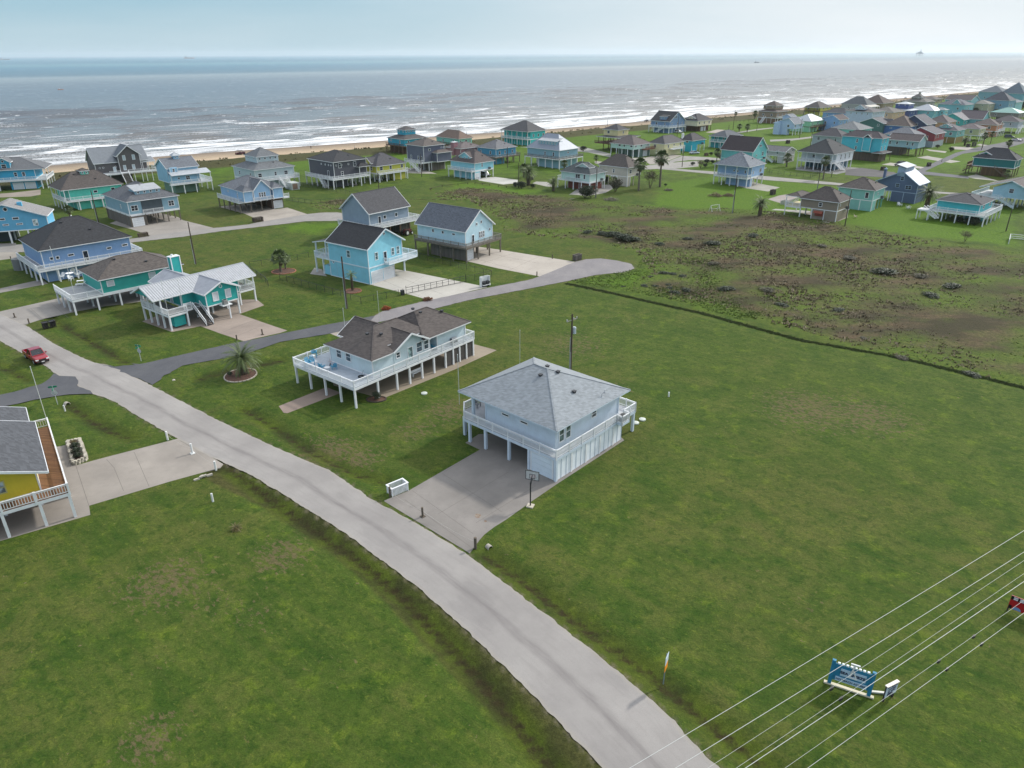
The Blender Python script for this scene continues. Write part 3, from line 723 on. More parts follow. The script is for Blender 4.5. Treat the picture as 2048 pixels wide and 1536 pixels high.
wn_ = vnoise(XX, YY, 60, 21) * 8; ph = YY / 13.5 * 2 * np.pi + wn_
ZZ = amp * (.55 * np.maximum(0, np.sin(ph)) ** 3 * (vnoise(XX, YY, 45, 22) > .35) * vnoise(XX, YY, 30, 23) * 1.8 + .18 * np.sin(YY / 6.1 + vnoise(XX, YY, 30, 25) * 9))
sea = np_mesh('sea', np.stack([XX, YY, ZZ], -1).reshape(-1, 3), grid_faces(len(rows), len(cols)), mat('sea', sea_mat))
sea.location = (-202, 318, -1.15); sea.rotation_euler = (0, 0, R(90 - SEA_AZ))
tag(sea, kind='structure')
# ------------------------------------------------------------------ parts of houses (local frame: x along the coast side, y to the left-far side)
def railing(mb, a, b, z, h=1.0, step=.16, post=2.2, bw=.035, pw=.11, ends=(1, 1)):
    a = Vector((a[0], a[1], z)); b = Vector((b[0], b[1], z)); d = b - a; Ln = d.length
    if Ln < .2: return
    u = d / Ln
    mb.beam(a + Vector((0, 0, h)), b + Vector((0, 0, h)), .13, .06)
    mb.beam(a + Vector((0, 0, .14)), b + Vector((0, 0, .14)), .06, .07)
    mb.beam(a + Vector((0, 0, h - .14)), b + Vector((0, 0, h - .14)), .05, .06)
    n = max(1, round(Ln / post))
    for i in range(n + 1):
        if (i == 0 and not ends[0]) or (i == n and not ends[1]): continue
        p = a + u * (Ln * i / n); mb.box(p.x - pw/2, p.x + pw/2, p.y - pw/2, p.y + pw/2, z - .25, z + h + .10)
    k = int(Ln / step)
    for i in range(1, k):
        p = a + u * (Ln * i / k); mb.box(p.x - bw/2, p.x + bw/2, p.y - bw/2, p.y + bw/2, z + .14, z + h - .12)
def stairs(parent, top, bot, width, m_t, m_r, side=(1, 1), step=.3):
    """a straight flight from top point to bottom point"""
    top = Vector(top); bot = Vector(bot); d = bot - top; hd = Vector((d.x, d.y, 0)); Lh = hd.length
    if Lh < .3: return
    u = hd / Lh; s = Vector((-u.y, u.x, 0)); n = max(3, int(abs(d.z) / .19))
    mb = MB()
    for i in range(n):
        c = top + d * ((i + .7) / n)
        mb.beam(c - s * width / 2, c + s * width / 2, .28, .05)
    for q in (-1, 1):
        mb.beam(top + s * q * width / 2 - Vector((0, 0, .15)), bot + s * q * width / 2 + Vector((0, 0, .02)), .05, .28)
    mb.build('stairs', m_t, parent)
    rb = MB()
    for q, on in zip((-1, 1), side):
        if not on: continue
        a = top + s * q * width / 2; b = bot + s * q * width / 2
        rb.beam(a + Vector((0, 0, .95)), b + Vector((0, 0, .95)), .1, .06)
        rb.beam(a + Vector((0, 0, .25)), b + Vector((0, 0, .25)), .05, .06)
        k = max(2, int(Lh / .35))
        for i in range(k + 1):
            p = a + (b - a) * i / k
            wv = .09 if i % 5 == 0 or i == k else .035
            rb.box(p.x - wv/2, p.x + wv/2, p.y - wv/2, p.y + wv/2, p.z, p.z + .95)
    rb.build('stair_rail', m_r, parent)
def face_frame(face, box_):
    """origin, u (along), n (outward) for a face of the wall box"""
    x0, x1, y0, y1 = box_
    return {'R': (Vector((x0, y0, 0)), Vector((1, 0, 0)), Vector((0, -1, 0))),
            'L': (Vector((x0, y0, 0)), Vector((0, 1, 0)), Vector((-1, 0, 0))),
            'F': (Vector((x1, y0, 0)), Vector((0, 1, 0)), Vector((1, 0, 0))),
            'B': (Vector((x0, y1, 0)), Vector((1, 0, 0)), Vector((0, 1, 0)))}[face]
def window(parent, box_, face, u, z, ww, hh, fm, gm, kind='w', name='window'):
    o, U, Nn = face_frame(face, box_)
    c = o + U * u + Vector((0, 0, z)); mb = MB(); g = MB()
    t = .11 if kind != 'd' else .12
    if kind == 'o':
        ring = [c + (U * math.cos(a) + Vector((0, 0, math.sin(a)))) * ww / 2 + Nn * .04 for a in [i * math.pi / 8 for i in range(17)]]
        for a, b in zip(ring[:-1], ring[1:]): mb.beam(a, b, .09, .13, up=Nn)
        g.poly([c + (U * math.cos(a) + Vector((0, 0, math.sin(a)))) * ww / 2 + Nn * .015 for a in [i * math.pi / 8 for i in range(16)]])
    else:
        P = lambda a, b, k=.03: c + U * a + Vector((0, 0, b)) + Nn * k
        for s in (-1, 1):
            mb.beam(P(s * ww / 2, -hh / 2 - t/2), P(s * ww / 2, hh / 2 + t/2), t, .07, up=Nn)
            mb.beam(P(-ww / 2, s * hh / 2), P(ww / 2, s * hh / 2), .065, t, up=(0, 0, 1))
        if kind in ('w', 'D2') and hh > .8: mb.beam(P(-ww / 2, 0), P(ww / 2, 0), .05, .06)
        if kind == 'D2': mb.beam(P(0, -hh/2), P(0, hh/2), .08, .05, up=Nn)
        a, b = ww / 2, hh / 2
        g.poly([P(-a, -b, .012), P(a, -b, .012), P(a, b, .012), P(-a, b, .012)])
    f = mb.build(name, fm, parent)
    g.build('pane', gm, f)
    return f
def garage(parent, box_, face, u, ww, hh=2.3, c=(206, 210, 214), z0=.05):
    o, U, Nn = face_frame(face, box_); mb = MB(); c0 = o + U * (u + ww / 2) + Vector((0, 0, 0))
    P = lambda a, b, k: c0 + U * a + Vector((0, 0, b)) + Nn * k
    n = 4
    for i in range(n):
        za = z0 + hh * i / n; zb = z0 + hh * (i + 1) / n - .03
        mb.beam(P(-ww/2, (za+zb)/2, .03), P(ww/2, (za+zb)/2, .03), .05, zb - za, up=(0, 0, 1))
    mb.build('garage_door', paint(c, .5, .06), parent)
    fb = MB()
    for s in (-1, 1): fb.beam(P(s * (ww/2 + .09), z0, .02), P(s * (ww/2 + .09), z0 + hh + .1, .02), .16, .1, up=Nn)
    fb.beam(P(-ww/2 - .17, z0 + hh + .1, .021), P(ww/2 + .17, z0 + hh + .1, .021), .1, .18)
    fb.build('door_frame', white(), parent)
TH = .16
def roof_hip(parent, x0, x1, y0, y1, ze, zr, rm, tm, ridge=None, name='roof'):
    wv, d = x1 - x0, y1 - y0
    if ridge is None:
        i = min(wv, d) / 2
        ridge = ((x0 + i, (y0+y1)/2), (x1 - i, (y0+y1)/2)) if wv >= d else (((x0+x1)/2, y0 + i), ((x0+x1)/2, y1 - i))
    (ax, ay), (bx, by) = ridge
    if abs(ax - bx) + abs(ay - by) < .05: ax, ay, bx, by = ax - .03, ay, bx + .03, by
    mb = MB(); A = (ax, ay, zr); B = (bx, by, zr)
    c = [(x0,y0,ze),(x1,y0,ze),(x1,y1,ze),(x0,y1,ze)]
    if abs(bx - ax) >= abs(by - ay):
        fs = [[c[0], c[1], B, A], [c[1], c[2], B], [c[2], c[3], A, B], [c[3], c[0], A]]
    else:
        fs = [[c[0], c[1], A], [c[1], c[2], B, A], [c[2], c[3], B], [c[3], c[0], A, B]]
    for f in fs: mb.poly(f, 0)
    for i in range(4):
        a, b = c[i], c[(i+1) % 4]; mb.poly([(a[0],a[1],ze-TH), (b[0],b[1],ze-TH), b, a], 1)
    mb.poly([(p[0], p[1], ze - TH) for p in reversed(c)], 1)
    o = mb.build(name, [rm, tm], parent)
    cap = MB()
    for a, b in ((A, B), (c[0], A), (c[1], B if abs(bx-ax) >= abs(by-ay) else A), (c[2], B), (c[3], A if abs(bx-ax) >= abs(by-ay) else B)):
        a = Vector(a); b = Vector(b)
        if (b - a).length > .3: cap.beam(a + Vector((0,0,.01)), b + Vector((0,0,.01)), .2, .05)
    cap.build('ridge_cap', rm, o)
    return o
def roof_gable(parent, x0, x1, y0, y1, ze, zr, axis, rm, tm, name='roof', off=.5, zeR=None, seams=None):
    """axis: direction of the ridge; off: ridge place as a fraction across"""
    mb = MB()
    if axis == 'x':
        r = y0 + (y1 - y0) * off
        P = lambda a, b, z: (a, b, z); e0, e1, lo, hi = x0, x1, y0, y1
    else:
        r = x0 + (x1 - x0) * off
        P = lambda a, b, z: (b, a, z); e0, e1, lo, hi = y0, y1, x0, x1
    zl = ze; zh = ze if zeR is None else zeR
    for q, z in ((lo, zl), (hi, zh)):
        top = [P(e0, q, z), P(e1, q, z), P(e1, r, zr), P(e0, r, zr)]
        bot = [(p[0], p[1], p[2] - TH) for p in top]
        mb.poly(top, 0); mb.poly(bot[::-1], 1)
        for i in (0, 1, 3): mb.poly([bot[i], bot[(i+1) % 4], top[(i+1) % 4], top[i]], 1)
    o = mb.build(name, [rm, tm], parent)
    cap = MB(); cap.beam(P(e0, r, zr + .01), P(e1, r, zr + .01), .25, .05, up=(0, 0, 1)); cap.build('ridge_cap', rm if not seams else seams, o)
    if seams:
        sb = MB(); n = int(abs(e1 - e0) / .42)
        for q, z in ((lo, zl), (hi, zh)):
            for i in range(n + 1):
                a = e0 + (e1 - e0) * i / n; sb.beam(P(a, q, z + .03), P(a, r, zr + .03), .06, .07)
        sb.build('roof_seam', seams, o)
    # rake and fascia boards
    fb = MB()
    for e in (e0, e1):
        s = -.02 if e == e0 else .02
        for q, z in ((lo, zl), (hi, zh)): fb.beam(P(e + s, q, z - .08), P(e + s, r, zr - .08), .06, .24)
    for q, z in ((lo, zl), (hi, zh)):
        s = -.03 if q == lo else .03; fb.beam(P(e0, q + s, z - .09), P(e1, q + s, z - .09), .06, .2)
    fb.build('fascia', tm, parent)
    return o
def wall_box(parent, b, z0, z1, m, gable=None, zr=None, name='wall', off=.5, trim=None):
    x0, x1, y0, y1 = b; mb = MB()
    if gable == 'x':
        r = y0 + (y1 - y0) * off
        prof = [(y0, z0), (y1, z0), (y1, z1), (r, zr), (y0, z1)]
        mb.poly([(x0, p[0], p[1]) for p in reversed(prof)]); mb.poly([(x1, p[0], p[1]) for p in prof])
        mb.poly([(x0,y0,z0),(x1,y0,z0),(x1,y0,z1),(x0,y0,z1)]); mb.poly([(x1,y1,z0),(x0,y1,z0),(x0,y1,z1),(x1,y1,z1)])
        mb.poly([(x0,y1,z0),(x1,y1,z0),(x1,y0,z0),(x0,y0,z0)])
    elif gable == 'y':
        r = x0 + (x1 - x0) * off
        prof = [(x0, z0), (x1, z0), (x1, z1), (r, zr), (x0, z1)]
        mb.poly([(p[0], y0, p[1]) for p in prof]); mb.poly([(p[0], y1, p[1]) for p in reversed(prof)])
        mb.poly([(x0,y1,z0),(x0,y0,z0),(x0,y0,z1),(x0,y1,z1)]); mb.poly([(x1,y0,z0),(x1,y1,z0),(x1,y1,z1),(x1,y0,z1)])
        mb.poly([(x0,y1,z0),(x1,y1,z0),(x1,y0,z0),(x0,y0,z0)])
    else: mb.box(x0, x1, y0, y1, z0, z1)
    o = mb.build(name, m, parent)
    if trim:
        tb = MB()
        for (x, y) in ((x0, y0), (x1, y0), (x0, y1), (x1, y1)): tb.box(x - .07, x + .07, y - .07, y + .07, z0 - .02, z1 - .02)
        for a, b_ in (((x0,y0),(x1,y0)), ((x0,y0),(x0,y1)), ((x1,y0),(x1,y1)), ((x0,y1),(x1,y1))): tb.beam((a[0], a[1], z0 + .06), (b_[0], b_[1], z0 + .06), .09, .2)
        tb.build('corner_trim', trim, o)
    return o
POSTM = {}
def post(parent, x, y, z0, z1, w_, m):
    key = (round(z1 - z0, 2), w_, m.name)
    if key not in POSTM:
        mb = MB(); mb.box(-w_/2, w_/2, -w_/2, w_/2, 0, z1 - z0); POSTM[key] = mb.mesh('post', m)
    o = bpy.data.objects.new('post', POSTM[key]); COL.objects.link(o); o.location = (x, y, z0); o.parent = parent
    return o
def deck_slab(parent, x0, x1, y0, y1, z, m, fm, name='deck'):
    mb = MB(); mb.box(x0, x1, y0, y1, z - .06, z, 0)
    for a, b in (((x0,y0),(x1,y0)), ((x1,y0),(x1,y1)), ((x1,y1),(x0,y1)), ((x0,y1),(x0,y0))):
        mb.beam((a[0], a[1], z - .2), (b[0], b[1], z - .2), .07, .34, 1)
    return mb.build(name, [m, fm], parent)
def vents(parent, spots):
    for (x, y, z) in spots:
        mb = MB(); mb.box(x-.17, x+.17, y-.17, y+.17, z-.1, z+.12); mb.box(x-.22, x+.22, y-.22, y+.22, z+.12, z+.16)
        mb.build('roof_vent', plain((52, 54, 58), .6), parent)
def ac_unit(loc, rz, label, group=None):
    o = empty('air_conditioner', loc, rz, label, 'air conditioner', group)
    mb = MB(); mb.box(-.38, .38, -.38, .38, 0, .08); 
    for i in range(9): mb.box(-.37, .37, -.37, .37, .1 + i*.075, .15 + i*.075)
    mb.box(-.33, .33, -.33, .33, .08, .78); mb.build('casing', paint((150, 152, 150), .5), o)
    f = MB(); f.cyl(0, 0, .78, .84, .33, 18); f.build('fan_grille', plain((40, 42, 44), .5), o)
    f = MB(); f.tube([(.39*math.cos(a), .39*math.sin(a), .82) for a in [i*math.pi/8 for i in range(17)]], .03, 5); f.build('rim', paint((180, 182, 180)), o)
    return o

HOUSES = []
def house(key, label, c, Lq, Nq, Rq, base, K, az, rt, wc, rc, *, fl=2.9, pl=0, pr=0, deck=(0, 0, 0, 0), dc='w', rail='w', encl=None, low='p', postc=None,
          win=None, nw=(2, 3), gar=(), metal=False, ov=.5, lowc=None, chim=None, dormer=None, tier=None, cup=None, stair=None, trimc=None, vert=False,
          pitchmin=.28, pitchmax=1.0, extra=None, wd=None, zr=None, ridge=None, cat='house', slab=False, ac=False, band=True, goff=.5, lod=None):
    N0, L0, R0, K0 = cc(c, Nq), cc(c, Lq), cc(c, Rq), cc(c, K)
    if isinstance(base, tuple):
        by = cc(c, base)
        g = G(N0[0] + (by[0] - N0[0]), by[1]); ze = HT(g, N0[1]); ze = max(4.6, min(10.5, ze))
    else: ze = base
    n = G(*N0, ze); A = Vector((math.sin(R(az)), math.cos(R(az)), 0)); B = Vector((-A.y, A.x, 0))
    def solve(dirv, px):
        lo, hi = 1.0, 40.0; s = 1 if PJ(n + dirv * 5)[0] > PJ(n)[0] else -1
        for _ in range(40):
            m = (lo + hi) / 2
            if s * (PJ(n + dirv * m)[0] - px) < 0: lo = m
            else: hi = m
        return lo
    wv, d = solve(A, R0[0]), solve(B, L0[0])
    wv = max(6.5, min(20, wv)); d = max(6.5, min(20, d))
    if wd: wv, d = (wd[0] or wv), (wd[1] or d)
    half = {'hip': min(wv, d) / 2, 'gx': d / 2, 'gy': wv / 2}[rt]
    kp = {'hip': (half, half), 'gx': (0, d * goff), 'gy': (wv * goff, 0)}[rt]
    if ridge: kp = ridge[0]
    if zr is None:
        q = n + A * kp[0] + B * kp[1]
        zr = HT((q.x, q.y), K0[1]); zr = ze + max(pitchmin * half, min(pitchmax * half, zr - ze))
    root = empty(name := ('house' if cat == 'house' else cat.replace(' ', '_')), (n.x, n.y, 0), R(90 - az), label, cat)
    root['label'] = label
    dist = math.hypot(n.x, n.y); lod = lod or (0 if dist < 190 else 1 if dist < 330 else 2)
    wm = siding(wc, vert); tm = trimc or white()
    rm = metalroof(rc) if metal else shingle(rc)
    wood_d = wood((112, 98, 84)); rw = {'w': white(), 'b': paint((104, 78, 60), .8, .2), 'g': paint((126, 122, 116), .8, .2), 'c': paint(wc, .6)}[rail]
    pm = {'w': white(), 'b': paint((92, 74, 60), .85, .25), 'g': paint((110, 102, 92), .85, .25), 'c': paint(wc, .6)}[postc or rail]
    x0, x1, y0, y1 = ov + pl, wv - ov, ov + pr, d - ov
    bx = (x0, x1, y0, y1)
    z1 = ze - .08
    if rt == 'hip': wall_box(root, bx, fl, ze - TH - .01, wm, trim=tm if lod < 2 else None)
    else:
        sl_ = (zr - ze) / half; ins = (y0 if rt == 'gx' else x0) * sl_
        if rt == 'gx':
            yy0, yy1 = ov, y1
            # gable walls reach up to the underside of the roof
            mbz = ze + (ov) * sl_ - TH - .03
            wall_box(root, (x0, x1, ov + pr, y1), fl, mbz if pr == 0 else ze + (ov + pr) * sl_ - TH - .03, wm, 'x', zr - TH - .03, off=(d * goff - (ov + pr)) / (y1 - ov - pr), trim=tm if lod < 2 else None) if pr == 0 else wall_box(root, (x0, x1, ov + pr, y1), fl, ze - TH - .01, wm, trim=tm)
        else:
            mbz = ze + ov * sl_ - TH - .03
            if pl == 0: wall_box(root, (ov, x1, y0, y1), fl, mbz, wm, 'y', zr - TH - .03, off=(wv * goff - ov) / (x1 - ov), trim=tm if lod < 2 else None)
            else: wall_box(root, (x0, x1, y0, y1), fl, ze - TH - .01, wm, trim=tm)
    if rt == 'hip': ro = roof_hip(root, 0, wv, 0, d, ze, zr, rm, tm, ridge)
    else: ro = roof_gable(root, 0, wv, 0, d, ze, zr, rt[1], rm, tm, off=goff)
    # vents on the near slopes
    if lod < 2 and rt == 'hip' and not metal:
        i = half; f_ = .78; vents(root, [(i * .9, i * .82, ze + (zr - ze) * .82 + .08), (min(wv * .62, wv - i * .8), i * .45, ze + (zr - ze) * .45 + .08)])
    # deck
    dl, dr, dx, dy = deck
    has_deck = max(deck) > 0 or pl > 0 or pr > 0
    ex0, ex1, ey0, ey1 = x0 - max(dl, pl), x1 + dx, y0 - max(dr, pr), y1 + dy
    step = .15 if lod == 0 else .3 if lod == 1 else .6
    if has_deck:
        dm = {'w': paint((150, 152, 154), .8, .2), 'b': wood((120, 92, 70)), 'g': wood((118, 112, 104))}[dc]
        deck_slab(root, ex0, ex1, ey0, ey1, fl, dm, rw if rail == 'w' else pm)
        rb = MB(); bw = .035 if lod == 0 else .06 if lod == 1 else .12
        if max(dl, pl) > 0: railing(rb, (ex0, ey0), (ex0, ey1), fl, step=step, bw=bw)
        if max(dr, pr) > 0: railing(rb, (ex0, ey0), (ex1, ey0), fl, step=step, bw=bw, ends=(0, 1))
        if dx > 0: railing(rb, (ex1, ey0), (ex1, ey1), fl, step=step, bw=bw, ends=(0, 1))
        if dy > 0: railing(rb, (ex0, ey1), (ex1, ey1), fl, step=step, bw=bw, ends=(0, 0))
        if max(dl, pl) > 0 and max(dr, pr) <= 0 : railing(rb, (ex0, ey0), (x0, ey0), fl, step=step, bw=bw, ends=(0, 0))
        if max(dr, pr) > 0 and max(dl, pl) <= 0 : railing(rb, (x0, ey0), (x0, y0), fl, step=step, bw=bw, ends=(1, 0))
        rb.build('railing', rw, root)
    # porch posts up to the eave
    ps = .2
    if pl > 0:
        n_ = max(2, int((y1 - ey0) / 3.4))
        for i in range(n_ + 1): post(root, ov + .05, ey0 + .1 + (y1 - ey0 - .2) * i / n_, fl, ze - TH, .18, rw if rail == 'w' else pm)
    if pr > 0:
        n_ = max(2, int((x1 - ex0) / 3.4))
        for i in range(1 if pl > 0 else 0, n_ + 1): post(root, ex0 + .1 + (x1 - ex0 - .2) * i / n_, ov + .05, fl, ze - TH, .18, rw if rail == 'w' else pm)
    # lower storey
    if low != 'f':
        enc = encl
        nx = max(2, round((ex1 - ex0) / 3.6)); ny = max(2, round((ey1 - ey0) / 3.6))
        for i in range(nx + 1):
            for j in range(ny + 1):
                X_ = ex0 + .15 + (ex1 - ex0 - .3) * i / nx; Y_ = ey0 + .15 + (ey1 - ey0 - .3) * j / ny
                if enc and x0 + enc[0] * (x1-x0) - .05 < X_ < x0 + enc[1] * (x1-x0) + .05 and y0 + enc[2] * (y1-y0) - .05 < Y_ < y0 + enc[3] * (y1-y0) + .05: continue
                if lod == 2 and (0 < i < nx and 0 < j < ny): continue
                post(root, X_, Y_, -.05, fl - .37 if has_deck else fl, .26, pm)
        if enc:
            em = lowc if lowc else wm
            eb = (x0 + enc[0] * (x1-x0), x0 + enc[1] * (x1-x0), y0 + enc[2] * (y1-y0), y0 + enc[3] * (y1-y0))
            mb = MB(); mb.box(eb[0], eb[1], eb[2], eb[3], -.02, fl - (.08 if has_deck else .0) - .01)
            e_ = mb.build('lower_wall', em, root)
            tb = MB()
            for (a, b) in ((eb[0], eb[2]), (eb[1], eb[2]), (eb[0], eb[3])): tb.box(a - .09, a + .09, b - .09, b + .09, 0, fl - .1)
            nn = max(1, int((eb[3] - eb[2]) / 3.2)); 
            for i in range(1, nn): tb.box(eb[0] - .05, eb[0] + .05, eb[2] + (eb[3]-eb[2]) * i / nn - .1, eb[2] + (eb[3]-eb[2]) * i / nn + .1, 0, fl - .1)
            tb.build('corner_trim', tm if not lowc else pm, e_)
            for g_ in gar:
                garage(root, eb, g_[0], g_[1], g_[2], *(g_[3:]))
    # windows
    gm = glassm()
    if win is None:
        win = []
        r = random.Random(key)
        for face, n_, Ln in (('L', nw[0], y1 - y0), ('R', nw[1], x1 - x0)):
            for i in range(n_):
                u = Ln * (i + .5 + r.uniform(-.15, .15)) / n_
                h_ = r.choice((1.2, 1.3, .6)) if r.random() < .4 else 1.25
                win.append((face, u, fl + 1.6 + (1.25 - h_) / 2, r.choice((.8, .95, 1.3)) if h_ > 1 else 1.0, h_))
    for q in win:
        window(root, bx, q[0], q[1], q[2], q[3], q[4], tm, gm, q[5] if len(q) > 5 else 'w', 'door' if len(q) > 5 and q[5] == 'd' else 'window')
    if chim:
        cx, cy, cw_, ct, cm_ = chim
        mb = MB(); mb.box(cx - cw_, cx + cw_, cy - cw_ * .8, cy + cw_ * .8, fl, ct); ch = mb.build('chimney', cm_ or wm, root)
        mb = MB(); mb.box(cx - cw_ - .1, cx + cw_ + .1, cy - cw_ * .8 - .1, cy + cw_ * .8 + .1, ct, ct + .12); mb.box(cx - .15, cx + .15, cy - .15, cy + .15, ct + .12, ct + .45); mb.build('chimney_cap', tm, ch)
    if tier:   # (x0,x1,y0,y1, z0, z1, zr)
        a0, a1, b0, b1, tz0, tz1, tzr = tier[:7]; tb_ = (a0 + .4, a1 - .4, b0 + .4, b1 - .4)
        wall_box(root, tb_, tz0, tz1 - TH, siding(tier[7]) if len(tier) > 7 else wm, name='upper_wall', trim=tm if lod < 2 else None)
        roof_hip(root, a0, a1, b0, b1, tz1, tzr, rm, tm, name='upper_roof')
        L1, L2 = tb_[1] - tb_[0], tb_[3] - tb_[2]
        nn = 2 if L1 < 4 else 4
        for i in range(nn): window(root, tb_, 'R', L1 * (i + .5) / nn, tz1 - .75, min(.7, L1 / nn * .55), .6, tm, gm, 'x')
        for i in range(2): window(root, tb_, 'L', L2 * (i + .5) / 2, tz1 - .75, .6, .6, tm, gm, 'x')
    if dormer:   # (face, u0, u1, inset, z0, z1, kind)
        for dm_ in (dormer if isinstance(dormer, list) else [dormer]):
            fc, u0, u1, ins, dz0, dz1, kd = dm_[:7]; zt = dm_[7] if len(dm_) > 7 else dz1 + .5; depth = dm_[8] if len(dm_) > 8 else 4
            if fc == 'R': b_ = (u0, u1, ins, ins + depth)
            else: b_ = (ins, ins + depth, u0, u1)
            ax_ = 'y' if fc == 'R' else 'x'
            dmm = siding(dm_[9]) if len(dm_) > 9 else wm
            if kd == 'g':
                wall_box(root, b_, dz0, dz1, dmm, ax_, zt - .1, name='dormer_wall')
                e = .3
                rb_ = (b_[0] - e, b_[1] + e, b_[2] - e, b_[3]) if fc == 'R' else (b_[0] - e, b_[1], b_[2] - e, b_[3] + e)
                hw = (u1 - u0) / 2; sl2 = (zt - dz1) / hw
                roof_gable(root, *rb_, dz1 - e * sl2 + .1, zt + .1, ax_, rm, tm, name='dormer_roof')
            else:
                wall_box(root, b_, dz0, dz1, dmm, name='dormer_wall')
                mb = MB(); e = .3
                if fc == 'R': q = [(u0 - e, ins - e, dz1), (u1 + e, ins - e, dz1), (u1 + e, ins + depth, zt), (u0 - e, ins + depth, zt)]
                else: q = [(ins - e, u1 + e, dz1), (ins - e, u0 - e, dz1), (ins + depth, u0 - e, zt), (ins + depth, u1 + e, zt)]
                mb.poly([(p_[0], p_[1], p_[2] + .14) for p_ in q], 0); mb.poly([q[3], q[2], q[1], q[0]], 1)
                for i in range(4): a, b = q[i], q[(i+1) % 4]; mb.poly([a, b, (b[0], b[1], b[2] + .14), (a[0], a[1], a[2] + .14)], 1)
                mb.build('dormer_roof', [metalroof((186, 190, 194)) if kd == 'm' else rm, tm], root)
            k = max(1, int((u1 - u0) / 1.6))
            for i in range(k): window(root, b_, fc, (u1 - u0) * (i + .5) / k, (dz0 + dz1) / 2 + .25, .55, .55, tm, gm, 'x')
    if cup:   # (cx,cy,half,z0,z1,zr)
        cx, cy, h_, cz0, cz1, czr = cup
        wall_box(root, (cx - h_, cx + h_, cy - h_, cy + h_), cz0, cz1, wm, name='cupola')
        roof_hip(root, cx - h_ - .35, cx + h_ + .35, cy - h_ - .35, cy + h_ + .35, cz1 + .1, czr, rm if not metal else rm, tm, name='cupola_roof')
        for fc in 'RL':
            for i in range(2): window(root, (cx - h_, cx + h_, cy - h_, cy + h_), fc, 2 * h_ * (i + .5) / 2, (cz0 + cz1) / 2 + .15, .45, .45, tm, gm, 'x')
    if stair:
        for s_ in (stair if isinstance(stair, list) else [stair]):
            stairs(root, s_[0], s_[1], s_[2], rw if rail == 'w' else wood_d, rw)
    if ac: 
        mb = MB(); zz = fl
        mb.box(x1 - 3.2, x1 - 2.2, y0 - 1.0, y0, zz - .12, zz); mb.beam((x1 - 2.7, y0 - .9, zz - .1), (x1 - 2.7, y0, zz - 1), .1); 
        bk = mb.build('bracket', pm, root)
        mb = MB(); mb.box(x1 - 3.1, x1 - 2.3, y0 - .95, y0 - .2, zz, zz + .75); mb.cyl(x1 - 2.7, y0 - .57, zz + .75, zz + .8, .3, 12); mb.build('cooling_unit', paint((84, 88, 90), .5), root)
    if slab:
        mb = MB(); mb.box(ex0 - .3, ex1 + .3, ey0 - .3, ey1 + .3, -.05, .02); mb.build('floor_slab', concrete((158, 150, 142)), root)
    if extra: extra(root, dict(w=wv, d=d, ze=ze, zr=zr, wm=wm, rm=rm, tm=tm, gm=gm, bx=bx, fl=fl, rw=rw, pm=pm, ex=(ex0, ex1, ey0, ey1)))
    HOUSES.append((key, root, round(ze, 2), round(zr, 2), round(wv, 1), round(d, 1)))
    return root
GRID = 46
DKW = wood((88, 78, 70)); DKB = wood((98, 72, 54)); GYW = wood((108, 102, 96))
